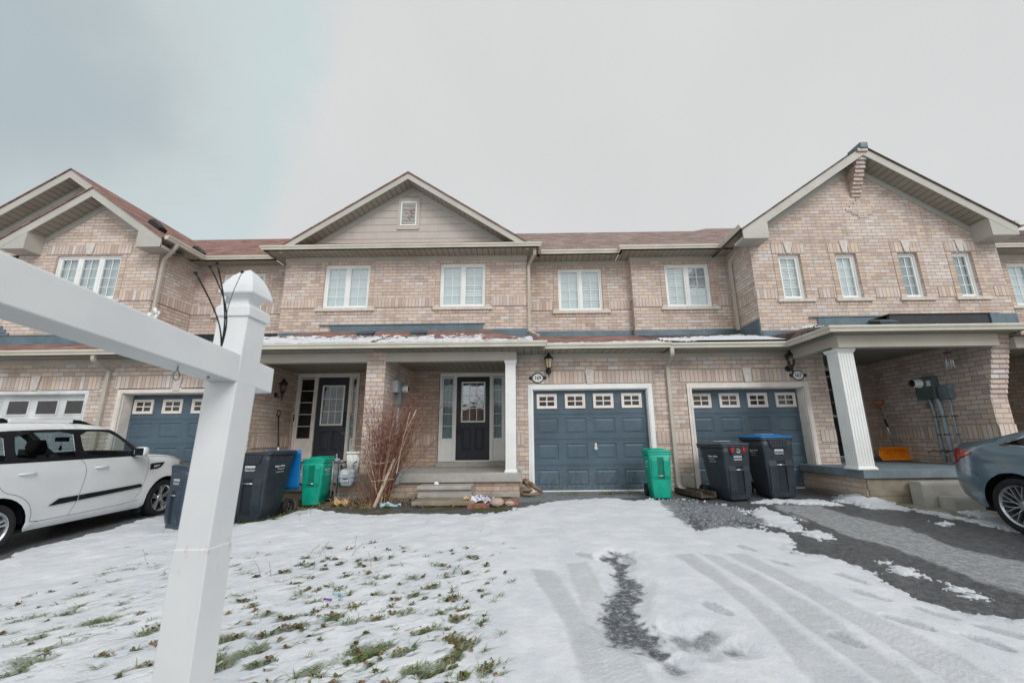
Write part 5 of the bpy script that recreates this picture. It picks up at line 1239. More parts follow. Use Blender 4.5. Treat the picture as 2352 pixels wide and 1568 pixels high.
M_PLQ = plain('black plaque iron', srgb(30, 36, 40), .4, .1, 20); M_PLW = plain('plaque enamel', srgb(226, 230, 228), .35, .03, 10); M_INK = plain('black ink', srgb(20, 22, 24), .5, .05)
def plaque(num, x, z, label):
    t_ = thing('number_plaque', label, 'plaque', (x, YG, z), 0, 'oval house number plaques')
    def ov(a, b, y, n=32): return [(cos(2 * pi * k / n) * a, y, sin(2 * pi * k / n) * b) for k in range(n)]
    m = MB(); m.rings([ov(.135, .115, -.001), ov(.135, .115, -.014), ov(.128, .108, -.020), ov(.112, .092, -.020), ov(.110, .090, -.014)], 0, False)
    for s in (-1, 1):
        pr = [(s * .13, -.03), (s * .165, -.045), (s * .180, -.022), (s * .20, 0), (s * .180, .022), (s * .165, .045), (s * .13, .03)]; m.prism(pr if s > 0 else pr[::-1], 'y', -.013, -.001)
    m.build('plaque_frame', M_PLQ, t_)
    m = MB(); m.face(ov(.112, .092, -.0155)); m.build('plaque_face', M_PLW, t_)
    text_mesh('number', num, .118, M_INK, t_, (0, -.0165, -.002), RX90, .001, sx=.86, bold=.002)
plaque('169', .295, 2.343, 'oval black and white plaque reading 169'); plaque('167', 5.90, 2.335, 'oval black and white plaque reading 167')
# door bell box on the left porch frame
# ================================================================== METERS
M_METG = plain('grey meter paint', srgb(118, 134, 140), .5, .12, 6); M_METB = plain('pale blue grey gas meter paint', srgb(166, 188, 200), .5, .08, 8); M_MDK = plain('dark grey meter box', srgb(92, 106, 108), .5, .12, 5)
def emeter(label, loc, rotz, big):
    """box on the wall behind, dial standing off it; local -y leaves the wall"""
    t_ = thing('electric_meter', label, 'electric meter', loc, rotz, 'electric meters on the party walls')
    if big:
        m = MB(); m.box(-.20, .20, -.155, 0, -.24, .22); m.build('meter_box', M_MDK, t_, weld=True, bevel=.006)
        m = MB(); m.box(.08, .17, -.157, -.154, .02, .13); m.build('notice_label', M_WHITE, t_)
        m = MB(); m.lathe([(.10, -.153), (.10, -.18), (.088, -.19), (.088, -.30), (.076, -.305)], (-.08, 0, .10), 'y', 24); m.build('dial_ring', M_WHITE, t_)
        m = MB(); m.lathe([(.080, -.19), (.078, -.31), (.06, -.325), (0, -.328)], (-.08, 0, .10), 'y', 24); m.build('dial_glass', M_GLASSD, t_)
        m = MB(); m.lathe([(.07, -.24), (0, -.241)], (-.08, 0, .10), 'y', 20); m.build('dial', M_PANEDK, t_)
        m = MB(); m.box(.24, .47, -.11, 0, -.27, -.0); m.box(.35, .38, -.125, -.11, -.16, -.10); m.build('switch_box', M_METG, t_, weld=True, bevel=.006)
        m = MB(); m.box(-.15, -.05, -.05, 0, -.42, -.30); m.build('junction_box', M_METG, t_, weld=True, bevel=.004)
        for a, b, r, zb in ((-.02, -.01, .026, -1.52), (.15, .16, .040, -1.52), (.38, .37, .015, -1.52)):
            m = MB(); m.tube([(a, -.07, -.24), (a + .01, -.06, -.36), (b, -.05, -.50), (b, -.05, zb)], r, 10); c = m.build('conduit', M_PVCG, t_)
            for z in (-.62, -.98, -1.30):
                m = MB(); m.lathe([(r + .006, z), (r + .006, z + .022)], (b, -.05, 0), 'z', 12); m.box(b - r - .03, b - r, -.012, 0, z, z + .02); m.box(b + r, b + r + .03, -.012, 0, z, z + .02); sub(m.build('clamp', M_BLACKP), c)
        m = MB(); m.tube([(.15, -.02, -1.30), (-.05, -.035, -1.34), (-.20, -.03, -1.28), (-.36, -.03, -1.33)], .006, 6); m.build('cable', M_BLACKP, t_)
    else:
        m = MB(); m.box(-.12, .12, -.14, 0, -.32, .20); m.build('meter_box', M_METG, t_, weld=True, bevel=.005)
        m = MB(); m.lathe([(.072, -.14), (.078, -.22), (.078, -.26), (.068, -.265)], (.02, 0, .06), 'y', 24); m.build('dial_ring', M_WHITE, t_)
        m = MB(); m.lathe([(.066, -.26), (.05, -.272), (0, -.274)], (.02, 0, .06), 'y', 20); m.build('dial_glass', M_PANEDK, t_)
        m = MB(); m.box(-.30, -.12, -.11, 0, -.04, .22); m.build('junction_box', plain('light grey box', srgb(176, 184, 188), .5, .05), t_, weld=True, bevel=.004)
        m = MB(); m.tube([(-.04, -.07, -.32), (-.05, -.065, -.6), (-.05, -.06, -1.78)], .032, 10); m.build('conduit', plain('weathered white conduit', srgb(190, 198, 200), .6, .2, 14), t_)
        m = MB(); m.tube([(-.22, -.02, -.04), (-.23, -.015, -.5), (-.23, -.015, -1.3)], .006, 6); m.build('cable', M_BLACKP, t_)
emeter('dark electric meter box with conduits on the porch wall above the poured steps', (8.60, 8.86, 2.03), radians(-90), True)
emeter('pale electric meter on the brick pier over the red-stemmed bush', (-2.875, 9.35, 2.13), radians(90), False)
def gas_meter(label, loc, s=1., tall=False):
    t_ = thing('gas_meter', label, 'gas meter', loc, 0, 'gas meters at the porch foot')
    def oct(w, d, z, c=.3): return [(a * w, b * d, z) for a, b in ((-1, -1 + c), (-1 + c, -1), (1 - c, -1), (1, -1 + c), (1, 1 - c), (1 - c, 1), (-1 + c, 1), (-1, 1 - c))]
    m = MB(); m.rings([oct(.06, .05, -.0), oct(.10, .085, .03), oct(.135, .105, .10), (oct(.14, .11, .17))], 0, False); m.build('lower_case', M_METB, t_, weld=True, bevel=.006)
    m = MB(); m.rings([oct(.155, .125, .171), oct(.155, .125, .19), oct(.14, .11, .192), oct(.14, .11, .27), oct(.11, .09, .31), oct(.06, .05, .325)], 0, False); m.build('upper_case', M_METB, t_, weld=True, bevel=.006)
    m = MB(); m.box(-.06, .06, -.125, -.10, .215, .285); m.build('index_window', M_CREAM, t_, weld=True, bevel=.004)
    m = MB(); m.box(-.06, .06, -.122, -.105, .09, .13); m.build('badge', plain('printed badge', srgb(206, 196, 190), .5, .2, 60), t_)
    m = MB(); m.box(-.045, .045, -.128, -.12, .135, .150); m.build('badge_band', M_BLACKP, t_)
    m = MB(); m.tube([(-.095, 0, .28), (-.095, 0, .40), (-.20, .0, .42), (-.20, 0, -.30)], .019, 8); m.tube([(.095, 0, .28), (.095, 0, .42), (.095, .12, .44)], .019, 8); m.lathe([(0, .36), (.032, .36), (.032, .395), (0, .396)], (-.095, 0, 0), 'z', 6); m.lathe([(0, .36), (.032, .36), (.032, .395), (0, .396)], (.095, 0, 0), 'z', 6)
    if tall: m.tube([(-.20, 0, .42), (-.25, 0, .50), (-.25, 0, .60)], .017, 8); m.lathe([(.018, -.02), (.06, -.018), (.062, .02), (.03, .05), (0, .052)], (-.23, -.0, .47), 'z', 12); m.tube([(-.30, .0, .46), (-.30, .0, -.18)], .020, 8); m.lathe([(.03, -.26), (.034, -.20), (.02, -.18)], (-.20, 0, 0), 'z', 8)
    m.build('pipework', M_GALV, t_)
    return t_
gas_meter('pale blue gas meter with grey pipes beside the left green bin', (-3.37, 8.25, .23), tall=True)
gas_meter('pale blue gas meter half hidden at the right edge of the red-stemmed bush', (-2.52, 8.28, .23))

# ================================================================== WHEELED BINS
M_BINK = plain('charcoal bin plastic', srgb(46, 54, 62), .45, .14, 6, bump=.0006, bs=50); M_BINN = plain('navy grey bin plastic', srgb(56, 70, 84), .45, .12, 6, bump=.0006, bs=50)
M_BING = plain('green bin plastic', srgb(12, 160, 134), .4, .10, 6, bump=.0006, bs=50); M_LIDB = plain('blue lid plastic', srgb(20, 110, 178), .35, .08, 6)
M_LIDK = plain('worn dark lid plastic', srgb(66, 76, 86), .4, .15, 9); M_STICK = plain('white print', srgb(214, 218, 220), .5, .05, 20); M_REFL = plain('red reflector', srgb(206, 38, 40), .2, .1, 30)
def cart(label, loc, rotz, W, D, H, mat, lidmat, style, prints=True):
    """wheeled bin; front faces local -y, wheels at the back"""
    t_ = thing('wheeled_bin', label, 'wheelie bin', loc, rotz, 'wheeled bins put out at the houses')
    b0, bt = .76, .96; zr_ = H - .075
    def R(k, z, f=0., dk=None): # ring at height z
        t = (z - .02) / (zr_ - .02); w = W * (b0 + (bt - b0) * t) * k; d = D * ((.66 if style != 'green' else .70) + (.92 - .68) * t) * k
        fy = -D / 2 * (.92 + .06 * t) ; cy = fy + d / 2
        return rrect(w, d, min(.05, w * .12), z, 4, 0, cy)
    m = MB(); rs = [R(.90, .012), R(.98, .03)]
    if style == 'green': rs += [R(1., .03 + .11), R(1.035, .145)]
    n = 8
    for k in range(1, n + 1): rs.append(R(1., .15 + (zr_ - .15) * k / n))
    m.rings(rs, 0, True)
    m.build('bin_body', mat, t_)
    fy = lambda z: -D / 2 * (.92 + .06 * (z - .02) / (zr_ - .02)) * 1.0
    # rim
    m = MB(); rw = W * 1.02; rd = D * .98
    m.rings([rrect(rw * .95, rd * .93, .05, zr_ - .012, 4, 0, -.0), rrect(rw, rd, .055, zr_, 4), rrect(rw, rd, .055, zr_ + .038, 4), rrect(rw * .94, rd * .94, .05, zr_ + .04, 4)], 0, True); m.build('rim', mat, t_)
    # raised pads either side of a sunk grip channel
    cw = W * .135; z1, z2 = (.40 * H, .86 * H) if style == 'green' else (.10 * H, .60 * H); m = MB()
    for s in (-1, 1):
        m = MB(); xi, xo = s * cw, s * (W * .36)
        def f(x, z, o): return (x, fy(z) - o, z)
        n_ = 6; A = []
        for k in range(n_ + 1):
            z = z1 + (z2 - z1) * k / n_; o = .018 if 0 < k < n_ else .0; A.append((f(xi, z, o + .008), f(xo, z, o)))
        for p, q in zip(A, A[1:]): m.quad(p[0], p[1], q[1], q[0]); m.quad((p[0][0], fy(p[0][2]) + .02, p[0][2]), p[0], q[0], (q[0][0], fy(q[0][2]) + .02, q[0][2])); m.quad(p[1], (p[1][0], fy(p[1][2]) + .02, p[1][2]), (q[1][0], fy(q[1][2]) + .02, q[1][2]), q[1])
        m.build('front_pad', mat, t_)
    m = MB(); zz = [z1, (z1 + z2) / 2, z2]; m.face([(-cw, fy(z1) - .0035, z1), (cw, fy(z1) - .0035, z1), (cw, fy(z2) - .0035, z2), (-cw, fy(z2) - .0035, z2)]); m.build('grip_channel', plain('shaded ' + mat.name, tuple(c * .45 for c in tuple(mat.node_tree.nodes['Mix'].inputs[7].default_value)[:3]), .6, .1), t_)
    zb = .60 * H if style == 'green' else .53 * H
    if style == 'green': zb = .47 * H
    m = MB(); m.tube([(-cw, fy(zb) - .02, zb), (cw, fy(zb) - .02, zb)], .012, 8); m.build('lift_bar', M_ALU, t_)
    # lid
    lz = zr_ + .04
    if style != 'open':
        m = MB(); m.rings([rrect(rw * 1.01, rd * 1.01, .055, lz, 4), rrect(rw * 1.02, rd * 1.02, .055, lz + .022, 4), rrect(rw * .95, rd * .95, .06, lz + .034, 4), rrect(rw * .60, rd * .72, .06, lz + .040, 4), rrect(rw * .55, rd * .66, .05, lz + .062, 4), rrect(rw * .45, rd * .52, .05, lz + .066, 4)], 0, True); m.build('lid', lidmat, t_, weld=True)
    else:
        m = MB(); y = D / 2 + .06; w2 = W * .49
        m.rings([rrect(W * .98, .05, .02, H * .36, 3, 0, y + .055), rrect(W * 1.0, .05, .02, H * .42, 3, 0, y + .05), rrect(W * 1.0, .035, .015, H * .9, 3, 0, y + .02), rrect(W * 1.0, .035, .015, H * .985, 3, 0, y)], 0, True)
        for s in (-.5, 0, .5): m.box(s * W * .8 - .03, s * W * .8 + .03, y + .03, y + .085, H * .42, H * .88)
        m.build('lid', lidmat, t_)
        m = MB(); m.face([(p[0], p[1], zr_ + .02) for p in rrect(W * .9, D * .88, .05, 0, 4)]); m.build('bin_mouth', M_DKVOID, t_)
    # handle at the back
    m = MB(); hy = D / 2 + .035; hz = lz + (.05 if style == 'green' else .0); m.tube([(-W * .36, D / 2 - .04, hz - .03), (-W * .36, hy, hz), (W * .36, hy, hz), (W * .36, D / 2 - .04, hz - .03)], .015, 8); m.box(-W * .40, -W * .33, D / 2 - .08, hy, hz - .06, hz - .02); m.box(W * .33, W * .40, D / 2 - .08, hy, hz - .06, hz - .02); m.build('handle', mat if style != 'blue' else M_BINK, t_)
    if style in ('blue', 'grey', 'open'):
        a, b = .31 * W, .24 * W; z0_, z1_ = zr_ - .135, zr_ - .002; m = MB(); y1 = -D / 2 * 1.0 - .012; y0 = -D / 2 * .97 - .028
        m.rings([[(-b, y0, z0_), (b, y0, z0_), (b, -D / 2 * .9, z0_), (-b, -D / 2 * .9, z0_)], [(-a, y1, z1_), (a, y1, z1_), (a, -D / 2 * .9, z1_), (-a, -D / 2 * .9, z1_)]], 0, False)
        if style != 'grey':
            for k in range(6): x = -b + .02 + (2 * b - .04) * k / 5; m.box(x - .008, x + .008, y1 - .010, y1 + .01, z0_ + .012, z1_ - .012)
        m.build('front_apron', mat, t_)
        if style == 'grey':
            for s in (-1, 1): m = MB(); m.box(s * .20 * W - .022, s * .20 * W + .022, y1 - .014, y1 + .005, z0_ + .055, z1_ + .0); m.build('reflector', M_REFL, t_)
            m = MB(); rr = random.Random(5)
            for k in range(16): x, z = rr.uniform(-.03, .04), rr.uniform(z0_ + .03, z1_ - .03); m.box(x, x + rr.uniform(.006, .018), y1 - .008, y1 - .002, z, z + rr.uniform(.004, .014))
            m.build('paint_smear', M_STICK, t_)
    if style in ('blue', 'grey'):
        m = MB(); m.rings([rrect(rw * .42, rd * .28, .02, lz + .0662, 3), rrect(rw * .40, rd * .26, .02, lz + .070, 3)], 0, False); m.build('lid_snow', M_SNOWP, t_)
    # wheels
    wr = .135 if H > 1. else .115
    for s in (-1, 1):
        c = (s * (W * .40 + .0), D / 2 - .05, wr); m = MB(); m.lathe([(wr * .62, -.03), (wr * .93, -.032), (wr, -.02), (wr, .02), (wr * .93, .032), (wr * .62, .03)], c, 'x', 24)
        w_ = m.build('wheel', M_RUBBER, t_); m = MB(); m.lathe([(0, -.02), (.022, -.036), (.022, .036), (0, .02)], c, 'x', 10); m.lathe([(wr * .64, -.026), (wr * .52, -.02), (wr * .52, .02), (wr * .64, .026)], c, 'x', 20)
        for k in range(6):
            a = pi * k / 3; u = Vector((0, cos(a), sin(a))); q = Vector(c); m.tube([q + u * .018, q + u * wr * .6], .011, 4)
        for q in range(20): pass
        sub(m.build('hub', plain('grey hub plastic', srgb(52, 56, 62), .5, .1), t_ if False else None), w_)
    m = MB(); m.tube([(-W * .4, D / 2 - .05, wr), (W * .4, D / 2 - .05, wr)], .012, 8); m.box(-W * .34, W * .34, D / 2 - .16, D / 2 - .03, wr - .03, wr + .09); m.build('axle', M_BINK, t_)
    if prints:
        zt_ = .765 * H if style != 'green' else .90 * H
        if style != 'green':
            m = MB(); m.box(-.085, .085, fy(zt_) - .004, fy(zt_) - .0005, zt_ - .016, zt_ + .016); m.build('sticker', M_STICK, t_)
            text_mesh('lettering', 'Keep the Lid Closed', .0165, M_INK, t_, (0, fy(zt_) - .0046, zt_), RX90, .0003)
            text_mesh('lettering', 'Place Cart with Arrows\nPointing to the Street', .0185, M_STICK, t_, (0, fy(zt_) - .002, zt_ - .052), RX90, .0004, bold=.0006)
        xs_ = W / 2 * .93
        for s in (-1, 1):
            Rz = Matrix.Rotation(radians(90 * s), 4, 'Z') @ RX90; z = .76 * H; xw = s * (W / 2 * (b0 + (bt - b0) * (z / zr_)) + .003)
            text_mesh('lettering', 'Region of Peel', .042 if H > .9 else .034, M_STICK, t_, (xw, -.06, z), Rz, .0006, bold=.001)
            text_mesh('lettering', 'Working for you', .024, M_STICK, t_, (xw, -.03, z - .045), Rz, .0005)
            text_mesh('lettering', 'peelregion.ca/waste', .022, M_STICK, t_, (xw, -.05, z - .09), Rz, .0005)
            if style == 'open': text_mesh('lettering', 'A1B 0 100109', .034, M_STICK, t_, (xw, -.05, z + .09), Rz, .0005) if False else None
    return t_
M_SNOWP = plain('frost', srgb(206, 218, 226), .5, .06, 40)
def gz(x, y): return float(zg(x, y))
cart('green bin left of the gas meters, its front towards the street', (-3.93, 8.22, gz(-3.93, 8.22) + .005), radians(0), .42, .50, .83, M_BING, M_BING, 'green')
cart('green bin standing between the two garage doors', (2.52, 8.30, gz(2.52, 8.3) + .005), radians(-3), .44, .52, .86, M_BING, M_BING, 'green')
cart('charcoal bin with two red reflectors under its dark lid', (3.74, 8.17, gz(3.6, 8.1) + .005), radians(15), .60, .76, .99, M_BINK, M_LIDK, 'grey')
cart('charcoal bin with a closed bright blue lid', (4.66, 8.34, gz(4.5, 8.3) + .005), radians(5), .64, .74, 1.10, M_BINK, M_LIDB, 'blue')
cart('largest left-hand bin, charcoal with its blue lid hanging open behind', (-4.42, 7.35, gz(-4.4, 7.3) + .005), radians(-5), .64, .76, 1.10, M_BINK, M_LIDB, 'open')
cart('narrow navy bin between the white car and the signpost', (-5.37, 7.06, gz(-5.37, 7.) + .005), radians(-27), .50, .54, .97, M_BINN, M_LIDK, 'plain')

# ================================================================== SHOVELS, BUCKETS AND ODD THINGS
M_ORG = plain('orange plastic', srgb(232, 138, 22), .4, .08, 6); M_ORGD = plain('deep orange plastic', srgb(206, 98, 20), .4, .08, 6)
t_ = thing('snow_shovel', 'orange snow shovel leaning on the back wall of the porch of 167', 'shovel', (8.15, 9.95, .5), worldbuilt=True)
m = MB(); W_, z0_, z1_ = .40, .51, .80; cx = 8.32; N = 24
def bl(u, v):   # curved scoop
    x = cx + u * W_; y = 9.62 + .10 * (1 - (v * 2 - .9) ** 2 * .8) - .035 * abs(u) ** 3 + .008 * sin(u * 26 + v * 3) * (1 - v) + .06 * v; return (x - .01 * v * u, y, z0_ + (z1_ - z0_) * v)
G_ = [[bl(-1 + 2 * i / N, j / 8) for i in range(N + 1)] for j in range(9)]
for j in range(8):
    for i in range(N): m.face((G_[j][i], G_[j][i + 1], G_[j + 1][i + 1], G_[j + 1][i]), smooth=True)
o = m.build('blade', M_ORG, t_, weld=True); md = o.modifiers.new('s', 'SOLIDIFY'); md.thickness = .006
m = MB()
for k in range(-4, 5): m.tube([bl(k * .09, .92), bl(k * .17, .45), bl(k * .20, .12)], .006, 5)
m.build('blade_rib', M_ORGD, t_)
m = MB(); m.tube([(8.32, 9.73, .80), (8.36, 9.95, 1.72)], .014, 10); m.build('shaft', M_ALU, t_); m = MB(); m.tube([(8.338, 9.82, 1.24), (8.346, 9.87, 1.42)], .019, 10); m.build('grip_sleeve', M_BLACKP, t_)
m = MB(); c = Vector((8.365, 9.97, 1.80)); m.tube([c + Vector((x, 0, z)) for x, z in ((0, -.08), (-.06, -.05), (-.12, .0), (-.125, .03), (-.09, .065), (0, .075), (.09, .065), (.125, .03), (.12, .0), (.06, -.05), (0, -.08))], .015, 8); m.tube([c + Vector((0, 0, -.11)), c + Vector((0, 0, -.06))], .022, 8); m.build('handle', M_ORGD, t_)
t_ = thing('spade', 'black-handled shovel leaning in the left porch under the lamp', 'shovel', (-5.55, 9.6, .5), worldbuilt=True)
m = MB(); m.tube([(-5.52, 9.62, .62), (-5.66, 9.66, 1.62)], .015, 8); m.build('shaft', M_BLACKP, t_)
m = MB(); m.tube([(-5.545, 9.627, .80), (-5.565, 9.633, .94)], .018, 8); m.build('grip_sleeve', M_WHITE, t_)
m = MB(); m.tube([(-5.655, 9.66, 1.60), (-5.70, 9.66, 1.66), (-5.70, 9.66, 1.74), (-5.665, 9.66, 1.77), (-5.63, 9.66, 1.74), (-5.63, 9.66, 1.66), (-5.655, 9.66, 1.60)], .013, 6); m.build('handle', M_BLACKP, t_)
m = MB(); m.rings([[(-5.62, 9.60, .44), (-5.42, 9.60, .44), (-5.42, 9.61, .44), (-5.62, 9.61, .44)], [(-5.63, 9.615, .68), (-5.41, 9.615, .68), (-5.41, 9.625, .68), (-5.63, 9.625, .68)]], 0, False); m.build('blade', M_BLACKP, t_)
t_ = thing('broom', 'teal-handled broom standing between the left porch door and the pier', 'broom', (-4.05, 9.5, .45), worldbuilt=True)
m = MB(); m.tube([(-3.92, 9.5, .5), (-3.94, 9.52, 1.68)], .012, 8); m.build('shaft', plain('teal lacquer', srgb(20, 120, 132), .35, .05), t_); m = MB(); m.tube([(-3.94, 9.52, 1.58), (-3.94, 9.52, 1.66)], .016, 8); m.build('collar', M_ORGD, t_)
m = MB(); m.box(-4.05, -3.80, 9.46, 9.54, .44, .56); m.build('brush', plain('dark bristle', srgb(60, 58, 54), .9, .2, 60), t_)
t_ = thing('bucket', 'tall white lidded bin on the porch edge behind the left gas meter', 'bin', (-3.48, 8.8, .44))
m = MB(); m.rings([rrect(.22, .20, .03, .005), rrect(.28, .25, .03, .36)], 0, True); m.build('bucket_body', M_WHITE, t_); m = MB(); m.rings([rrect(.29, .26, .03, .36), rrect(.30, .27, .03, .40), rrect(.27, .24, .03, .415)], 0, True); m.build('lid', M_WHITE, t_)
t_ = thing('tub', 'small pale blue plastic tub at the foot of the open bin, behind the signpost', 'tub', (-4.55, 6.55, gz(-4.5, 6.5) + .01))
m = MB(); m.rings([rrect(.20, .20, .03, .0), rrect(.29, .28, .03, .33), rrect(.32, .31, .03, .34), rrect(.32, .31, .03, .355), rrect(.28, .27, .03, .35), rrect(.19, .19, .03, .02)], 0, True); m.build('tub_body', plain('pale blue plastic', srgb(120, 200, 206), .4, .05), t_)
# crate of tangled tools and leads on the left porch
t_ = thing('tool_pile', 'dark heap of tools, leads and a teal case on the left porch floor', 'tools', (-5.0, 8.95, .43))
m = MB(); rr = random.Random(12)
for k in range(14):
    a = Vector((rr.uniform(-.35, .35), rr.uniform(-.15, .15), rr.uniform(.03, .2))); pts = [a + Vector((cos(q * .8 + k) * .12, sin(q * 1.1 + k) * .08, .05 * sin(q * 1.7))) for q in range(8)]; m.tube(pts, .009, 6)
m.build('cable', M_BLACKP, t_); m = MB(); m.box(-.28, -.02, -.12, .12, .01, .16); m.tube([(-.2, -.1, .18), (0, -.08, .22), (.1, -.1, .14)], .03, 8); m.build('case', plain('teal case', srgb(20, 82, 96), .5, .15), t_, weld=True, bevel=.02); m = MB(); m.box(.02, .28, -.14, .0, .01, .10); m.box(.1, .3, -.05, .1, .08, .14); m.build('tool_body', M_BLACKP, t_); m = MB(); m.tube([(.0, -.16, .05), (.12, -.17, .03)], .018, 6); m.build('tool_grip', M_ORGD, t_)
# wind chime
t_ = thing('wind_chime', 'silver wind chime hanging from the porch beam above the meter box', 'wind chime', (8.30, 8.45, 2.66), worldbuilt=True)
m = MB(); m.lathe([(0, 2.62), (.06, 2.622), (.06, 2.64), (0, 2.642)], (8.36, 8.12, 0), 'z', 12); m.tube([(8.36, 8.12, 2.64), (8.36, 8.12, 2.79)], .003, 4); m.build('top_disc', plain('rusty wood', srgb(120, 60, 44), .7, .2, 20), t_)
for k in range(6):
    a = 2 * pi * k / 6; x, y = 8.36 + cos(a) * .055, 8.12 + sin(a) * .055; L = .20 + .03 * (k % 3); m = MB(); m.tube([(x, y, 2.60), (x, y, 2.60 - L - .04)], .008, 8); m.build('chime_tube', plain('bright chime', srgb(220, 224, 228), .25, .05, 8, metal=.5), t_)
# driftwood log
def bark():
    t = NT('weathered wood'); c = t.obj(); n = t.noise(t.map(c, (5, 5, 26)), 1.2, 5, .7); t.set(t.p, 'Base Color', t.ramp(n, [(.3, srgb(58, 46, 38)), (.5, srgb(128, 106, 86)), (.7, srgb(172, 150, 126))])); t.p.inputs['Roughness'].default_value = .9; t.bump(n, .01); return t.m
M_BARK = bark()
t_ = thing('driftwood', 'piece of weathered driftwood in the corner beside the 169 garage door', 'driftwood', (.1, 8.6, .0), worldbuilt=True)
m = MB(); m.tube([(-.02, 8.62, .03), (.10, 8.55, .10), (.02, 8.66, .20), (-.03, 8.72, .26)], .055, 10, r2=.03); m.build('wood_limb', M_BARK, t_, weld=True)
m = MB(); m.tube([(-.03, 8.78, .24), (.12, 8.70, .18), (.26, 8.60, .09), (.32, 8.55, .06)], .06, 10, r2=.028); m.build('wood_limb', M_BARK, t_)
m = MB(); m.tube([(-.08, 8.5, .03), (.08, 8.44, .02), (.26, 8.46, .03)], .035, 8, r2=.02); m.build('wood_limb', M_BARK, t_)
# splash block: open timber trough under the downspout
t_ = thing('splash_trough', 'dark timber trough under the downspout between the garages', 'trough', (3.2, 8.4, 0), rotz=radians(14))
m = MB(); m.box(-.16, -.12, -.45, .38, .0, .10); m.box(.12, .16, -.45, .38, .0, .10); m.box(-.12, .12, -.45, .38, .0, .02); m.build('trough_body', plain('wet timber', srgb(84, 74, 62), .8, .25, 14, bump=.003), t_, weld=True, bevel=.005)
m = MB(); m.rings([rrect(.2, .3, .08, .021), rrect(.12, .2, .05, .05)], 0, True); m.build('trough_snow', M_SNOWP, t_)
# rubbish against the plinth
rr = random.Random(9)
def crumple(name, label, cat, loc, r, mat, seed, flat=.5, group=None, n=3):
    bm = bmesh.new(); bmesh.ops.create_icosphere(bm, subdivisions=n, radius=r); q = random.Random(seed); ph = [Vector((q.uniform(-1, 1), q.uniform(-1, 1), q.uniform(-1, 1))) * 14 for _ in range(4)]
    for v in bm.verts:
        k = sum(sin(v.co.dot(p) / r * .12 + i) for i, p in enumerate(ph)) * .13 + q.uniform(-.05, .05); v.co *= 1 + k; v.co.z = max(v.co.z * flat, -r * flat * .6)
    me = bpy.data.meshes.new(name); bm.to_mesh(me); bm.free(); me.materials.append(mat); o = bpy.data.objects.new(name, me); COL.objects.link(o); o.location = loc; return tag(o, label, cat, group)
M_ROCK = concrete_mat('pinkish field stone', srgb(190, 170, 160), .8, .006)
crumple('stone', 'larger pinkish stone among the litter beside the precast steps', 'stone', (-.50, 7.68, -.01), .11, M_ROCK, 1, .62); crumple('stone', 'smaller pinkish stone at the porch corner by the driveway', 'stone', (-.28, 7.72, -.03), .08, M_ROCK, 2, .6)
def paper_mat(name, a, b, c):
    t = NT(name); v = t.obj(); n = t.noise(v, 22, 3, .6); t.set(t.p, 'Base Color', t.ramp(n, [(.35, a), (.52, a), (.56, b), (.66, c), (.7, a)], 'CONSTANT')); t.p.inputs['Roughness'].default_value = .6; return t.m
M_FLY = paper_mat('printed flyer', srgb(216, 218, 222), srgb(120, 130, 178), srgb(186, 96, 92)); M_FLY2 = paper_mat('yellow flyer', srgb(200, 172, 120), srgb(166, 100, 76), srgb(206, 198, 180)); M_FLY3 = paper_mat('blue white wrapper', srgb(150, 190, 206), srgb(214, 220, 224), srgb(120, 170, 196))
def sheet(label, loc, w, h, mat, seed, rot=0):
    q = random.Random(seed); n = 9; f = [[(-w / 2 + w * i / n, -h / 2 + h * j / n, .03 + .026 * sin(i * 1.1 + q.uniform(-.4, .4) + j * .7 + seed) + .02 * q.random()) for i in range(n + 1)] for j in range(n + 1)]; m = MB()
    for j in range(n):
        for i in range(n): m.face((f[j][i], f[j][i + 1], f[j + 1][i + 1], f[j + 1][i]))
    o = m.build('flyer', mat); o.location = loc; o.rotation_euler = (radians(18), radians(8), rot); return tag(o, label, 'litter', 'crumpled flyers by the steps')
sheet('crumpled white printed flyer between the precast steps and the stones', (-.80, 7.75, .02), .34, .20, M_FLY, 3, .3); sheet('crumpled yellow printed flyer touching the precast steps', (-.98, 7.72, .0), .16, .2, M_FLY2, 5, 1.); sheet('second white printed flyer, nearest the larger pinkish stone', (-.63, 7.72, .0), .22, .18, M_FLY, 8, -.4)
sheet('blue and white wrapper lying left of the precast steps', (-2.38, 7.75, -.08), .34, .16, M_FLY3, 11, .2); sheet('orange and brown rubbish at the foot of the left gas meter', (-3.30, 7.85, -.03), .26, .16, M_FLY2, 14, .1)
tag(crumple('paper_cup', 'small crumpled white cup on the top precast step', 'cup', (-1.70, 8.36, .24), .045, M_WHITE, 7, .9), None)
m = MB(); m.box(-1.0, -.62, 7.50, 7.62, -.10, .0); tag(m.build('brick_edging', plain('old red brick', srgb(146, 104, 88), .9, .2, 14), None, weld=True, bevel=.006), 'old red brick lying in front of the flyers', 'brick')
m = MB(); m.box(-.45, -.12, 7.70, 7.82, -.06, .04); tag(m.build('brick_edging', plain('old red brick', srgb(146, 104, 88), .9, .2, 14), None, weld=True, bevel=.006), 'orange-red brick at the porch corner by the driveway', 'brick')
# plastic ring toy on the lawn
t_ = thing('plastic_toy', 'broken blue and purple plastic toy ring on the snowy lawn', 'toy', (-1.60, 3.80, gz(-1.6, 3.8) + .06))
m = MB(); m.tube([(cos(a) * .075, sin(a) * .05, .012 * sin(a)) for a in np.linspace(-.6, 1.9, 12)], .006, 6); m.build('blue_part', plain('translucent blue plastic', srgb(138, 190, 204), .2, .05), t_); m = MB(); m.tube([(cos(a) * .075, sin(a) * .05, 0) for a in np.linspace(3.9, 4.9, 6)], .008, 6); m.build('purple_part', plain('purple plastic', srgb(112, 62, 160), .3, .05), t_)
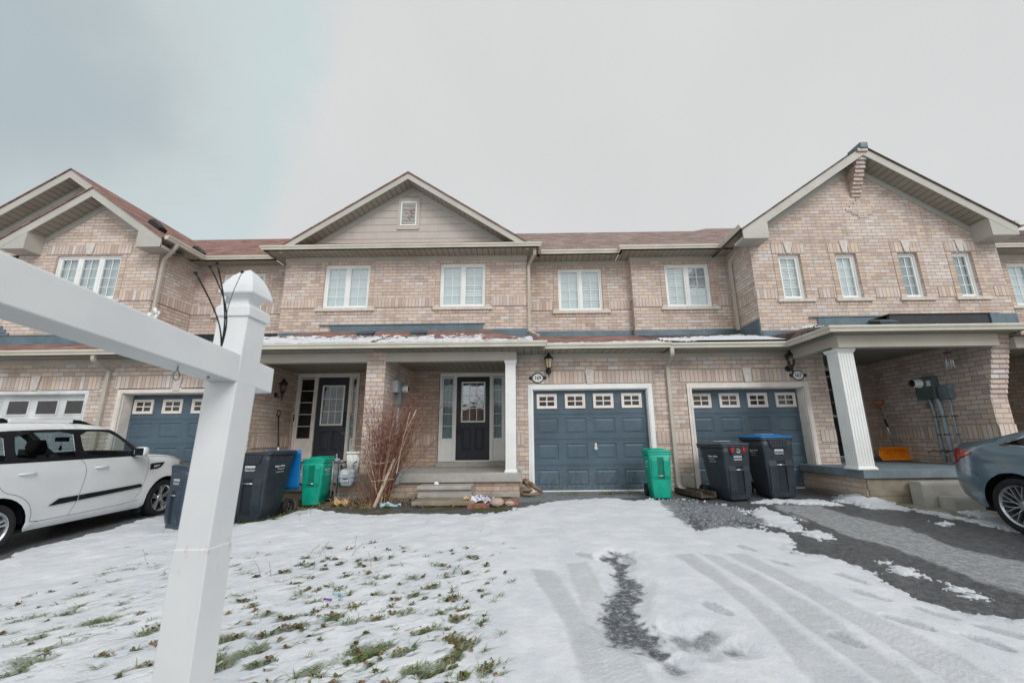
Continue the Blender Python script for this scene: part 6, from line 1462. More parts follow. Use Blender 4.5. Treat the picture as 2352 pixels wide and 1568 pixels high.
# porch floor mat
m = MB(); m.box(6.9, 7.9, 9.9, 10.08, .491, .505); tag(m.build('door_mat', plain('brown mat', srgb(96, 70, 54), .95, .2, 30)), 'thin brown door mat behind the white column of 167', 'mat')
# hose / switch box by left door
m = MB(); m.box(-5.775, -5.745, YD - .012, YD - .0, 1.55, 1.72); attach(m.build('door_bell', M_BLACKP), H171)
# second post seen through the right sidelight of 169 is left out: it is only a reflection

# ================================================================== PLANTS
def twig_mat(name, a, b, c):
    t = NT(name); n = t.noise(t.obj(), 16, 3); t.set(t.p, 'Base Color', t.ramp(n, [(.3, a), (.5, b), (.7, c)])); t.p.inputs['Roughness'].default_value = .7; return t.m
M_RED = twig_mat('red dogwood bark', srgb(88, 54, 50), srgb(130, 86, 74), srgb(166, 132, 112)); M_STRAW = twig_mat('dry straw', srgb(140, 112, 82), srgb(178, 150, 116), srgb(206, 186, 158)); M_GREYW = plain('bleached stake', srgb(196, 182, 164), .8, .12, 20)
def strand(m, p, d, L, r, rr, n=6, wob=.12, droop=0., nsides=3):
    pts = [Vector(p)]; d = Vector(d).normalized()
    for k in range(n):
        d = (d + Vector((rr.gauss(0, wob), rr.gauss(0, wob), rr.gauss(0, wob * .6) - droop * k / n))).normalized(); pts.append(pts[-1] + d * L / n)
    m.tube(pts, r, nsides, caps=False, r2=r * .35); return pts
t_ = thing('dogwood_bush', 'bare red-stemmed bush tied up in front of the brick pier', 'bush', (-2.62, 7.85, gz(-2.7, 7.85)))
rr = random.Random(21); m = MB(); m2 = MB()
for k in range(150):
    a = rr.uniform(0, 2 * pi); r0 = rr.uniform(0, .16); lean = rr.gauss(.14, .17); ly = rr.gauss(0, .12); L = rr.uniform(1.1, 1.95)
    tgt = m if rr.random() < .84 else m2
    pts = strand(tgt, (cos(a) * r0, sin(a) * r0, 0), (lean, ly, 1), L, rr.uniform(.0045, .008), rr, 9, .07)
    if tgt is m:
        for j in range(3, 10):
            for _ in range(2 if j > 4 else 1):
                if rr.random() < .75: strand(m, pts[j], (rr.gauss(lean, .7), rr.gauss(0, .6), 1.0), rr.uniform(.18, .5), rr.uniform(.0028, .0045), rr, 5, .14)
for k in range(30): strand(m, (rr.uniform(-.45, .1), rr.uniform(-.1, .1), 0.0), (rr.gauss(-.3, .3), rr.gauss(0, .2), 1), rr.uniform(.5, 1.25), .0038, rr, 7, .12)
m.build('stem', M_RED, t_, autouv=False)['kind'] = 'stuff'; m2.build('dry_stem', M_STRAW, t_, autouv=False)['kind'] = 'stuff'
m = MB(); m.tube([(.0, -.22, .0), (.28, -.12, .80)], .026, 4); m.build('stake', M_GREYW, t_); m = MB(); m.tube([(.32, -.1, .55), (.42, -.12, 1.2), (.62, -.1, 1.66)], .010, 5); m.tube([(.34, -.1, .8), (.52, -.14, 1.62)], .008, 5); m.build('stake', M_GREYW, t_)
m = MB(); m.tube([(-.42, -.16, 1.02), (-.1, -.22, 1.06), (.22, -.2, 1.2), (.36, -.14, 1.28)], .004, 4); m.tube([(-.1, -.2, .42), (.1, -.22, .44), (.3, -.18, .46)], .004, 4); m.tube([(-.25, -.16, .78), (.0, -.24, .72), (.28, -.2, .76)], .004, 4); m.build('twine', M_GREYW, t_)
def dry_clump(label, loc, n, h, spread, seed, mat=None):
    rr = random.Random(seed); m = MB()
    for k in range(n): strand(m, (rr.gauss(0, spread * .5), rr.gauss(0, .05), 0), (rr.gauss(0, .55), rr.gauss(-.1, .4), .8), rr.uniform(.4, 1.) * h, rr.uniform(.0022, .004), rr, 6, .22, .25)
    o = m.build('dry_weeds', mat or M_STRAW, None, autouv=False); o.location = loc; return tag(o, label, 'dry weeds', 'dead weeds in the planting bed')
dry_clump('straw-coloured dead weeds below the left gas meter', (-3.2, 7.9, -.14), 130, .42, .32, 31); dry_clump('reddish dead weeds in front of the mossy steps', (-4.38, 7.95, -.16), 90, .38, .22, 32, M_RED); dry_clump('sparse dead weeds against the plinth left of the precast steps', (-2.3, 8.1, -.08), 60, .55, .3, 33); dry_clump('pale dead weeds at the foot of the grey stake', (-2.72, 7.58, -.12), 80, .22, .14, 34)
dry_clump('dead weeds bristling on top of the flyers by the stones', (-.75, 7.8, .02), 40, .30, .22, 35, M_RED)
dry_clump('dead grass at the foot of the narrow navy bin', (-5.05, 6.7, -.25), 50, .16, .12, 36)

# grass and leaves through the snow: nobody could count them
def leafmat(name, a, b, c, sc=30):
    t = NT(name); g = t.n('ShaderNodeNewGeometry').outputs['Random Per Island']; t.set(t.p, 'Base Color', t.ramp(g, [(0, a), (.5, b), (1, c)])); t.p.inputs['Roughness'].default_value = .8; t.p.inputs['Specular IOR Level'].default_value = .2; return t.m
M_GRASS = leafmat('winter grass', srgb(52, 98, 62), srgb(104, 130, 66), srgb(158, 150, 104)); M_LEAF = leafmat('dead leaves', srgb(74, 54, 44), srgb(122, 88, 68), srgb(158, 130, 108)); M_WEED = leafmat('wilted broadleaf weeds', srgb(54, 76, 44), srgb(98, 112, 62), srgb(134, 118, 84))
rr = random.Random(77); g = MB(); lf = MB(); wd = MB()
def blade(mb, x, y, z, ang, L, w, lift):
    dx, dy = cos(ang), sin(ang); p = []
    for k in range(4):
        s_ = k / 3; q = (x + dx * L * s_, y + dy * L * s_, z + lift * sin(pi * s_ * .8) * L); ww = w * (1 - s_ * .85); p.append(((q[0] - dy * ww, q[1] + dx * ww, q[2]), (q[0] + dy * ww, q[1] - dx * ww, q[2])))
    i = len(mb.v)
    for a, b in p: mb.v += [a, b]
    for k in range(3): mb.f.append((i + 2 * k, i + 2 * k + 1, i + 2 * k + 3, i + 2 * k + 2)); mb.mi.append(0); mb.sm.append(True)
A0 = math.atan2(.57, .82)
for (tx, ty, ts) in TUFTS:
    nb = int(85 * ts * ts + 14); z0 = gz(tx, ty)
    leafy = rr.random() < (.70 if tx > -2.4 else .25)
    for k in range(nb):
        u, v = rr.gauss(0, .065 * ts), rr.gauss(0, .022 * ts); x, y = tx + u * .82 - v * .57, ty + u * .57 + v * .82
        if leafy and k % 3 == 0: continue
        blade(g, x, y, z0 + rr.uniform(.025, .055), A0 + pi * (rr.random() < .4) + rr.gauss(0, .7), rr.uniform(.03, .085), rr.uniform(.0018, .0036), rr.uniform(.05, .4))
    if leafy:
        for k in range(int(14 * ts + 3)):
            x, y = tx + rr.gauss(0, .05 * ts), ty + rr.gauss(0, .04 * ts); tgt = lf if rr.random() < .55 else wd; i = len(tgt.v); r = rr.uniform(.008, .022); a = rr.uniform(0, 6.28); n = 6; h = z0 + rr.uniform(.035, .062)
            for q in range(n):
                b = a + 2 * pi * q / n; rad = r * (1 if q % 2 else .6); tgt.v.append((x + cos(b) * rad, y + sin(b) * rad, h + rr.uniform(-.008, .014)))
            tgt.v.append((x, y, h + rr.uniform(-.005, .008)))
            for q in range(n): tgt.f.append((i + q, i + (q + 1) % n, i + n)); tgt.mi.append(0); tgt.sm.append(False)
for k in range(60):     # loose bits
    x, y = rr.uniform(-4.5, -.2), rr.uniform(2.6, 6.8); i = len(lf.v); h = gz(x, y) + .058; r = rr.uniform(.006, .013)
    for q in range(4): b = q * pi / 2 + x * 9; lf.v.append((x + cos(b) * r, y + sin(b) * r, h + rr.uniform(-.004, .008)))
    lf.f.append((i, i + 1, i + 2, i + 3)); lf.mi.append(0); lf.sm.append(False)
for k in range(420):    # litter in the planting bed and under the bins
    x, y = rr.uniform(-4.6, -.3), rr.uniform(7.5, 8.4); tgt = lf if rr.random() < .7 else wd; i = len(tgt.v); h = gz(x, y) + rr.uniform(.0, .05); r = rr.uniform(.012, .035)
    for q in range(5): b = q * 2 * pi / 5 + x * 9; tgt.v.append((x + cos(b) * r, y + sin(b) * r, h + rr.uniform(-.01, .025)))
    tgt.f.append(tuple(range(i, i + 5))); tgt.mi.append(0); tgt.sm.append(False)
for (cx, cy, sx, sy, n) in ((.95, 8.68, .16, .05, 160), (1.62, 8.68, .12, .04, 120), (2.1, 8.68, .16, .03, 90), (-4.25, 6.85, .3, .08, 260), (-3.9, 7.1, .3, .1, 160), (-3.85, 7.6, .3, .12, 120), (-5.2, 6.68, .12, .05, 60)):
    for k in range(n):
        x, y = rr.gauss(cx, sx), rr.gauss(cy, sy); blade(g, x, y, gz(x, y) + .01, rr.uniform(0, 6.28), rr.uniform(.03, .10), .002, rr.uniform(.2, .9))
for k in range(50):
    x, y = rr.gauss(1.9, .3), rr.gauss(8.7, .04); i = len(lf.v); h = gz(x, y) + rr.uniform(.01, .03); r = rr.uniform(.01, .03)
    for q in range(5): b = q * 2 * pi / 5 + x * 9; lf.v.append((x + cos(b) * r, y + sin(b) * r, h + rr.uniform(-.01, .02)))
    lf.f.append(tuple(range(i, i + 5))); lf.mi.append(0); lf.sm.append(False)
tag(g.build('grass', M_GRASS, None, autouv=False), kind='stuff'); tag(lf.build('fallen_leaves', M_LEAF, None, autouv=False), kind='stuff'); tag(wd.build('lawn_weeds', M_WEED, None, autouv=False), kind='stuff')
m = MB()
for (x, y, h, a) in ((-2.25, 4.9, .16, .6), (-2.15, 4.86, .12, -.5), (-1.98, 5.2, .15, .05), (-2.5, 4.3, .17, -.6), (-2.42, 4.32, .14, -.3), (-4.3, 5.1, .13, -.5), (-1.55, 4.55, .15, -.3), (-3.9, 5.0, .12, .5), (-2.4, 5.0, .1, 1.), (-1.9, 4.9, .14, .9)):
    z = gz(x, y) + .03; m.tube([(x, y, z), (x + a * h * .4, y, z + h * .6), (x + a * h, y + .01, z + h)], .0022, 4)
tag(m.build('dead_stalks', M_GREYD, None, autouv=False) if 'M_GREYD' in globals() else m.build('dead_stalks', M_RED, None, autouv=False), kind='stuff')

# across the street: only seen mirrored in the door glass of number 169
t_ = thing('brick_house', 'low brick house across the street, seen only mirrored in the glass of the 169 door', 'house', (-6, -24, -.6), worldbuilt=True)
m = MB(); m.box(-16, 7, -33, -24, -.8, 3.0); m.build('wall', M_BRICK, t_)
m = MB(); m.face(((-16.5, -23.6, 2.9), (7.5, -23.6, 2.9), (5, -28.5, 4.9), (-14, -28.5, 4.9))); m.face(((-16.5, -33.4, 2.9), (7.5, -33.4, 2.9), (5, -28.5, 4.9), (-14, -28.5, 4.9))); m.face(((-16.5, -23.6, 2.9), (-14, -28.5, 4.9), (-16.5, -33.4, 2.9))); m.face(((7.5, -23.6, 2.9), (5, -28.5, 4.9), (7.5, -33.4, 2.9))); m.build('roof', M_SHING, t_)
for k, x in enumerate((-13, -9, -4.5, 0, 4)): m = MB(); m.box(x - .7, x + .7, -24.0, -23.97, .9, 2.2); w_ = m.build('window', M_WHITE, t_); m = MB(); m.face([(x + a, -23.965, z) for a, z in ((-.6, 1.0), (.6, 1.0), (.6, 2.1), (-.6, 2.1))]); sub(m.build('pane', M_PANEDK), w_)
t_ = thing('bare_tree', 'leafless street tree across the road, mirrored in the glass of the 169 door', 'tree', (-3.6, -15, -.7)); rr = random.Random(8); m = MB(); m.tube([(0, 0, -.2), (.05, 0, 1.2), (0, .05, 2.6), (.1, 0, 4.2)], .13, 8, r2=.06); m.build('trunk', M_BARK, t_)
m = MB()
for k in range(46):
    z = rr.uniform(1.6, 4.2); p = strand(m, (.03, 0, z), (rr.gauss(0, 1), rr.gauss(0, 1), rr.uniform(.5, 1.4)), rr.uniform(1.2, 2.6), .03, rr, 7, .16)
    for j in range(2, 8):
        for _ in range(3): strand(m, p[j], (rr.gauss(0, 1), rr.gauss(0, 1), rr.uniform(.2, 1.2)), rr.uniform(.4, 1.0), .010, rr, 4, .2)
m.build('crown', M_BARK, t_, autouv=False)
# ================================================================== CARS
def paint(name, col, rough=.30, metal=0., coat=.6):
    t = NT(name); c = t.obj(); n = t.noise(c, 2.2, 4); t.set(t.p, 'Base Color', t.mix(t.rng(n, .3, .7), tuple(x * .94 for x in col), col)); sp = t.n('ShaderNodeSeparateXYZ'); t.l(c, sp.inputs[0])
    d = t.math('MULTIPLY', t.rng(sp.outputs[2], .5, .15), t.rng(t.noise(c, 12, 4), .3, .7)); t.set(t.p, 'Roughness', t.math('ADD', t.math('MULTIPLY', d, .4), rough)); t.p.inputs['Metallic'].default_value = metal; t.p.inputs['Coat Weight'].default_value = coat; t.p.inputs['Coat Roughness'].default_value = .06; return t.m
M_WCAR = paint('white car paint', srgb(222, 226, 228)); M_GCAR = paint('blue grey metallic paint', srgb(116, 137, 152), .28, .5, .9)
M_BCAR = plain('black car trim', srgb(26, 28, 32), .35, .1, 8); M_TAILR = plain('red tail lamp', srgb(160, 14, 18), .12, .15, 10, coat=.8); M_AMB = plain('amber lens', srgb(214, 104, 26), .15, .1, 20, coat=.6); M_LENS = plain('clear lens', srgb(196, 206, 212), .1, .1, 20, metal=.4, coat=.8)
M_SEAT = plain('dark seat cloth', srgb(36, 34, 36), .9, .15, 9)
def pin(x, y, poly):
    c = False; n = len(poly)
    for i in range(n):
        (x1, y1), (x2, y2) = poly[i], poly[(i + 1) % n]
        if (y1 > y) != (y2 > y) and x < (x2 - x1) * (y - y1) / (y2 - y1) + x1: c = not c
    return c
def dens(poly, step, closed=True):
    out = []; n = len(poly)
    for i in range(n if closed else n - 1):
        a, b = Vector(poly[i]), Vector(poly[(i + 1) % n]); k = max(1, int((b - a).length / step))
        for j in range(k): out.append(tuple(a.lerp(b, j / k)))
    if not closed: out.append(tuple(poly[-1]))
    return out
def smooth_line(pts, it=2):
    for _ in range(it):
        q = [pts[0]]
        for a, b in zip(pts, pts[1:]): q += [(a[0] * .75 + b[0] * .25, a[1] * .75 + b[1] * .25), (a[0] * .25 + b[0] * .75, a[1] * .25 + b[1] * .75)]
        q.append(pts[-1]); pts = q
    return pts
class Car:
    """side outline in (l, h): l forward from the rear axle, h above the road; half width from w(l, h)"""
    def __init__(s, root, sil, w, round_r=.09): s.root, s.sil, s.w0, s.rr = root, sil, w, round_r
    def dist(s, l, h):
        d = 9
        for a, b in zip(s.sil, s.sil[1:]):
            ex, ey = b[0] - a[0], b[1] - a[1]; L = ex * ex + ey * ey; t = 0 if L == 0 else max(0, min(1, ((l - a[0]) * ex + (h - a[1]) * ey) / L)); d = min(d, math.hypot(l - a[0] - ex * t, h - a[1] - ey * t))
        return d
    def w(s, l, h):
        w = s.w0(l, h); d = s.dist(l, h)
        if d < s.rr: w -= s.rr * (1 - math.sqrt(max(0, 1 - (1 - d / s.rr) ** 2))) * .9
        return w
    def P(s, l, h, side, off=0.): return (side * (s.w(l, h) + off), l, h)
    def fill(s, name, outline, holes, mat, side, off=0., step=.07, both=False, parent=None, smooth=True):
        O = dens(outline, step * .7); hs = [dens(h, step * .7) for h in holes]; V = [Vector(p) for p in O]; E = [(i, (i + 1) % len(O)) for i in range(len(O))]; b0 = len(V)
        for h in hs: k = len(V); V += [Vector(p) for p in h]; E += [(k + i, k + (i + 1) % len(h)) for i in range(len(h))]
        xs = [p[0] for p in O]; ys = [p[1] for p in O]; B = [v.copy() for v in V]; y = min(ys) + step * .5; row = 0
        while y < max(ys):
            x = min(xs) + step * (.5 if row % 2 else .25)
            while x < max(xs):
                if pin(x, y, O) and not any(pin(x, y, h) for h in hs) and min((q[0] - x) ** 2 + (q[1] - y) ** 2 for q in B) > (step * .35) ** 2: V.append(Vector((x, y)))
                x += step
            y += step; row += 1
        vs, es, fs, *_ = geometry.delaunay_2d_cdt(V, E, [], 0, 1e-5); m = MB()
        keep = []
        for f in fs:
            c = sum((vs[i] for i in f), Vector((0, 0))) / len(f)
            if pin(c.x, c.y, O) and not any(pin(c.x, c.y, h) for h in hs): keep.append(f)
        if both: s.fill(name, outline, holes, mat, -side, off, step, False, parent, smooth)
        for sd in (side,):
            i0 = len(m.v); m.v += [s.P(v.x, v.y, sd, off) for v in vs]
            for f in keep: m.f.append(tuple(i0 + i for i in (f if sd > 0 else f[::-1]))); m.mi.append(0); m.sm.append(smooth)
        o = m.build(name, mat, s.root if parent is None else None, autouv=False)
        if parent is not None: sub(o, parent)
        return o
    def strip(s, name, l0, l1, mat, nx=10, crown=.03, parent=None, off=0.):
        """part of the skin over the top between two arc positions of the outline"""
        m = MB(); P = s.sil[l0:l1 + 1]; rows = []
        for i, (l, h) in enumerate(P):
            a = s.sil[max(l0 + i - 1, 0)]; b = s.sil[min(l0 + i + 1, len(s.sil) - 1)]; t = Vector((b[0] - a[0], b[1] - a[1])).normalized(); nrm = Vector((-t.y, t.x)); w = s.w(l, h) + .0; row = []
            if nrm.y < 0 and abs(nrm.y) > .3: nrm = -nrm
            for k in range(nx + 1):
                u = -1 + 2 * k / nx; c = crown * (1 - u * u) + off; row.append((u * w, l + nrm.x * c, h + nrm.y * c))
            rows.append(row)
        for a, b in zip(rows, rows[1:]):
            for k in range(nx): m.face((a[k], a[k + 1], b[k + 1], b[k]), 0, None, True)
        o = m.build(name, mat, s.root if parent is None else None, weld='nonorm', autouv=False)
        if parent is not None: sub(o, parent)
        return o
    def ribbon(s, name, pts, wd, mat, off=.0015, parent=None, both=True, sgn=1):
        if both: s.ribbon(name, pts, wd, mat, off, parent, False, -1)
        pts = dens(pts, .05, False); m = MB()
        for sd in (sgn,):
            q = []
            for i, p in enumerate(pts):
                a, b = Vector(pts[max(i - 1, 0)]), Vector(pts[min(i + 1, len(pts) - 1)]); t = (b - a).normalized(); n = Vector((-t.y, t.x)) * wd / 2; q.append((s.P(p[0] + n.x, p[1] + n.y, sd, off), s.P(p[0] - n.x, p[1] - n.y, sd, off)))
            for a, b in zip(q, q[1:]): m.face((a[0], a[1], b[1], b[0]))
        o = m.build(name, mat, s.root if parent is None else None, autouv=False)
        if parent is not None: sub(o, parent)
        return o
def arc_pts(cx, cz, r, a0, a1, n=16): return [(cx + cos(radians(a0 + (a1 - a0) * k / n)) * r, cz + sin(radians(a0 + (a1 - a0) * k / n)) * r) for k in range(n + 1)]
def wheel(root, l, side, xo, R, rim, spokes, kind):
    """tyre with rim child; side = +1 / -1, xo = outer face x"""
    c = (side * (xo - .105), l, R); m = MB(); s = side
    m.lathe([(rim * .98, -.10 * s), (R * .93, -.105 * s), (R * .985, -.085 * s), (R, -.05 * s), (R, .05 * s), (R * .985, .085 * s), (R * .93, .102 * s), (rim * 1.06, .098 * s), (rim * 1.0, .085 * s)], c, 'x', 48); tyre = m.build('wheel', M_RUBBER, root, autouv=False)
    m = MB(); m.lathe([(rim * 1.01, .095 * s), (rim * .97, .092 * s), (rim * .93, .060 * s), (rim * .92, -.02 * s)], c, 'x', 48)
    q = Vector(c); n = spokes
    def spoke(a0, a1, r0, r1, w0, w1, x0, x1):
        A = []
        for r, a, w, x in ((r0, a0, w0, x0), (r1, a1, w1, x1)):
            u = Vector((0, cos(a), sin(a))); t = Vector((0, -sin(a), cos(a))); A.append([q + u * r - t * w + Vector((s * (x - .03), 0, 0)), q + u * r - t * w * .6 + Vector((s * x, 0, 0)), q + u * r + t * w * .6 + Vector((s * x, 0, 0)), q + u * r + t * w + Vector((s * (x - .03), 0, 0))])
        m.rings(A, 0, False)
    for k in range(n):
        a = 2 * pi * k / n + .3
        if kind == 'double':
            for d in (-.16, .16): spoke(a + d * .7, a + d, .045, rim * .95, .016, .019, .055, .078)
        else:
            spoke(a, a, .04, rim * .42, .014, .012, .06, .07)
            for d in (-.17, .17): spoke(a, a + d, rim * .38, rim * .96, .009, .008, .068, .082)
    m.lathe([(.062, .03 * s), (.060, .062 * s), (.035, .07 * s), (.0, .072 * s)], c, 'x', 20); sub(m.build('rim', M_ALU, None, autouv=False), tyre)
    m = MB(); m.lathe([(rim * .90, .0 * s), (0, -.001 * s)], c, 'x', 24); sub(m.build('brake_disc', plain('dark brake', srgb(44, 44, 46), .6, .2, metal=.4), None, autouv=False), tyre)
    return tyre
def wheelhouse(car, root, cl, R, xo):
    n = 20
    for sd in (1, -1):
        m = MB()
        r = [[(sd * x, cl + cos(pi * k / n) * R, .31 + sin(pi * k / n) * R) for k in range(n + 1)] for x in (xo - .01, xo - .32)]
        for k in range(n): m.face((r[0][k], r[0][k + 1], r[1][k + 1], r[1][k]), 0, None, True)
        m.face([(sd * (xo - .32), p[1], p[2]) for p in r[1]])
        m.build('wheel_housing', M_BCAR, root, autouv=False)

# ---------------- white boxy car, nose to the garage
root = thing('parked_car', 'white boxy hatchback with black window pillars and roof rails, nose to the garage', 'car', (-7.56, 5.50, -.285), 0)
root.rotation_euler = (radians(1.35), 0, 0)
sil = smooth_line([(-.60, .26), (-.70, .34), (-.73, .58), (-.68, .80), (-.64, 1.02), (-.60, 1.20), (-.50, 1.42), (-.42, 1.55), (-.20, 1.615), (.30, 1.640), (.95, 1.638), (1.36, 1.605), (1.54, 1.555), (1.73, 1.415), (1.93, 1.255), (2.12, 1.125), (2.20, 1.102), (2.55, 1.080), (2.90, 1.01), (3.12, .90), (3.26, .74), (3.30, .50), (3.26, .30), (3.18, .24)], 1)
def w_soul(l, h):
    if h < .30: w = .835 + (h - .22) * .5
    elif h < .55: w = .875 + (h - .30) * .06
    elif h < .92: w = .890
    elif h < 1.12: w = .890 - (h - .92) * .12
    else: w = .866 - (h - 1.12) * .27
    for c in (0, 2.55):
        d = math.hypot(l - c, h - .31); w += .022 * max(0, 1 - abs(d - .40) / .16)
    if l > 2.55: w -= .26 * ((l - 2.55) / .75) ** 2
    if l < -.25: w -= .14 * ((-.25 - l) / .45) ** 2
    return w
C1_ = Car(root, sil, w_soul)
RA = .385
bot = [(3.18, .24)] + [(2.55 + .05 + RA * .98, .24)] + arc_pts(2.55, .315, RA, -8, 188) + [(2.55 - RA - .02, .22), (.02 + RA, .22)] + arc_pts(0, .315, RA, -8, 188) + [(-RA - .03, .24)]
outline = sil + bot[1:]
band = smooth_line([(-.50, 1.31), (-.35, 1.18), (-.14, 1.118), (.3, 1.11), (1.0, 1.105), (1.93, 1.098)], 1) + [(2.05, 1.105), (1.88, 1.255), (1.70, 1.40), (1.545, 1.515)] + smooth_line([(1.45, 1.545), (.7, 1.555), (-.1, 1.525), (-.40, 1.47), (-.47, 1.40)], 1)
wins = [[(1.845, 1.145), (1.06, 1.15), (1.00, 1.30), (.98, 1.515), (1.38, 1.515), (1.56, 1.425), (1.76, 1.26)], [(.90, 1.15), (.17, 1.155), (.145, 1.30), (.15, 1.50), (.88, 1.515), (.89, 1.35)], [(.04, 1.155), (-.10, 1.16), (-.27, 1.225), (-.37, 1.33), (-.33, 1.455), (.02, 1.48), (.03, 1.30)]]
wins = [smooth_line(w + [w[0]], 1)[:-1] for w in wins]
C1_.fill('body_side', outline, [band], M_WCAR, 1, both=True, step=.06)
trim = C1_.fill('window_trim', band, wins, M_BCAR, 1, .002, both=True, step=.06)
for k, w_ in enumerate(wins): C1_.fill('side_window', w_, [], M_CARGL if k == 0 else M_CARGL2, 1, -.008, both=True, step=.12)
# skin over the top: find outline indices
def idx(car, l, h): return min(range(len(car.sil)), key=lambda i: (car.sil[i][0] - l) ** 2 + (car.sil[i][1] - h) ** 2)
i1, i2, i3, i4, i5 = idx(C1_, -.62, 1.10), idx(C1_, -.44, 1.52), idx(C1_, 1.52, 1.56), idx(C1_, 2.08, 1.13), len(C1_.sil) - 1
C1_.strip('tailgate', 0, i1, M_WCAR); C1_.strip('rear_window', i1, i2, M_CARGL2); C1_.strip('roof_skin', i2, i3, M_WCAR, crown=.035); C1_.strip('windscreen', i3, i4, M_CARGL); C1_.strip('bonnet', i4, i5, M_WCAR, crown=.04)
m = MB(); m.box(-.80, .80, -.55, 3.1, .20, .24); m.box(-.75, .75, -.55, 1.95, .30, .42); m.build('floor_pan', M_DKVOID, root)
m = MB(); m.box(-.80, .80, 1.80, 2.15, .85, 1.10); m.build('dashboard', M_SEAT, root, weld=True, bevel=.03)
for x in (-.36, .36):
    for y, z in ((.95, .5), (.0, .5)):
        m = MB(); m.box(x - .25, x + .25, y, y + .45, z - .1, z + .12); m.rings([rrect(.48, .13, .05, z + .1, 3, x, y - .02), rrect(.50, .14, .06, z + .4, 3, x, y - .08), rrect(.40, .12, .06, z + .68, 3, x, y - .14)], 0, True); m.rings([rrect(.24, .09, .04, z + .70, 3, x, y - .15), rrect(.28, .11, .05, z + .80, 3, x, y - .16), rrect(.22, .09, .04, z + .90, 3, x, y - .17)], 0, True); m.build('seat', M_SEAT, root, weld=True)
m = MB(); m.tube([(-.36 + .18 * cos(a), 1.62 + .05 * sin(a), 1.0 + .17 * sin(a)) for a in np.linspace(0, 2 * pi, 20)], .014, 6, caps=False); m.build('steering_wheel', M_BCAR, root)
m = MB(); m.box(-.11, .11, 1.44, 1.46, 1.36, 1.43); m.tube([(0, 1.45, 1.36), (0, 1.45, 1.30)], .002, 4); m.rings([rrect(.005, .004, .002, 1.31, 2, 0, 1.45), rrect(.05, .012, .006, 1.26, 2, 0, 1.45), rrect(.055, .014, .006, 1.24, 2, 0, 1.45), rrect(.02, .008, .004, 1.215, 2, 0, 1.45)], 0, False); m.build('rear_view_mirror', M_BCAR, root)
M_GAP = plain('panel gap', srgb(40, 44, 50), .6, .1)
C1_.ribbon('door_gap', smooth_line([(.98, 1.10), (1.06, 1.02), (1.075, .85), (1.03, .62), (1.0, .48), (.93, .33)], 2), .0055, M_GAP); C1_.ribbon('door_gap', smooth_line([(-.02, 1.12), (-.01, .95), (.0, .84), (.08, .745), (.24, .70), (.38, .58), (.44, .42), (.42, .335), (.55, .325)], 2), .0055, M_GAP)
C1_.ribbon('door_gap', smooth_line([(2.10, 1.10), (2.14, 1.0), (2.13, .75), (2.06, .50), (1.98, .40)], 2), .005, M_GAP); C1_.ribbon('sill_gap', [(.5, .322), (1.0, .322), (1.7, .335), (2.05, .36)], .005, M_GAP)
C1_.ribbon('bonnet_gap', smooth_line([(2.16, 1.085), (2.5, 1.055), (2.85, .975)], 1), .005, M_GAP)
C1_.fill('side_moulding', [(.62, .50), (.74, .585), (1.4, .602), (2.02, .625), (2.06, .60), (2.04, .568), (1.4, .535)], [], M_BCAR, 1, .014, both=True, step=.08)
C1_.ribbon('moulding_gap', [(1.005, .52), (1.01, .60)], .006, M_WCAR, .0155)
C1_.fill('fender_vent', [(2.17, .845), (2.17, .945), (2.30, .955), (2.47, .955), (2.40, .875), (2.33, .85)], [], M_BCAR, 1, .006, both=True, step=.06); C1_.fill('indicator', [(2.24, .875), (2.24, .915), (2.38, .92), (2.33, .885)], [], M_LENS, 1, .010, both=True, step=.06)
C1_.fill('headlamp', [(2.86, .90), (2.90, .985), (3.02, .965), (3.14, .86), (3.10, .77), (2.98, .80)], [], M_LENS, 1, .006, both=True, step=.05); C1_.fill('headlamp_indicator', [(2.88, .905), (2.91, .955), (3.0, .90), (2.98, .84)], [], M_AMB, 1, .010, both=True, step=.05)
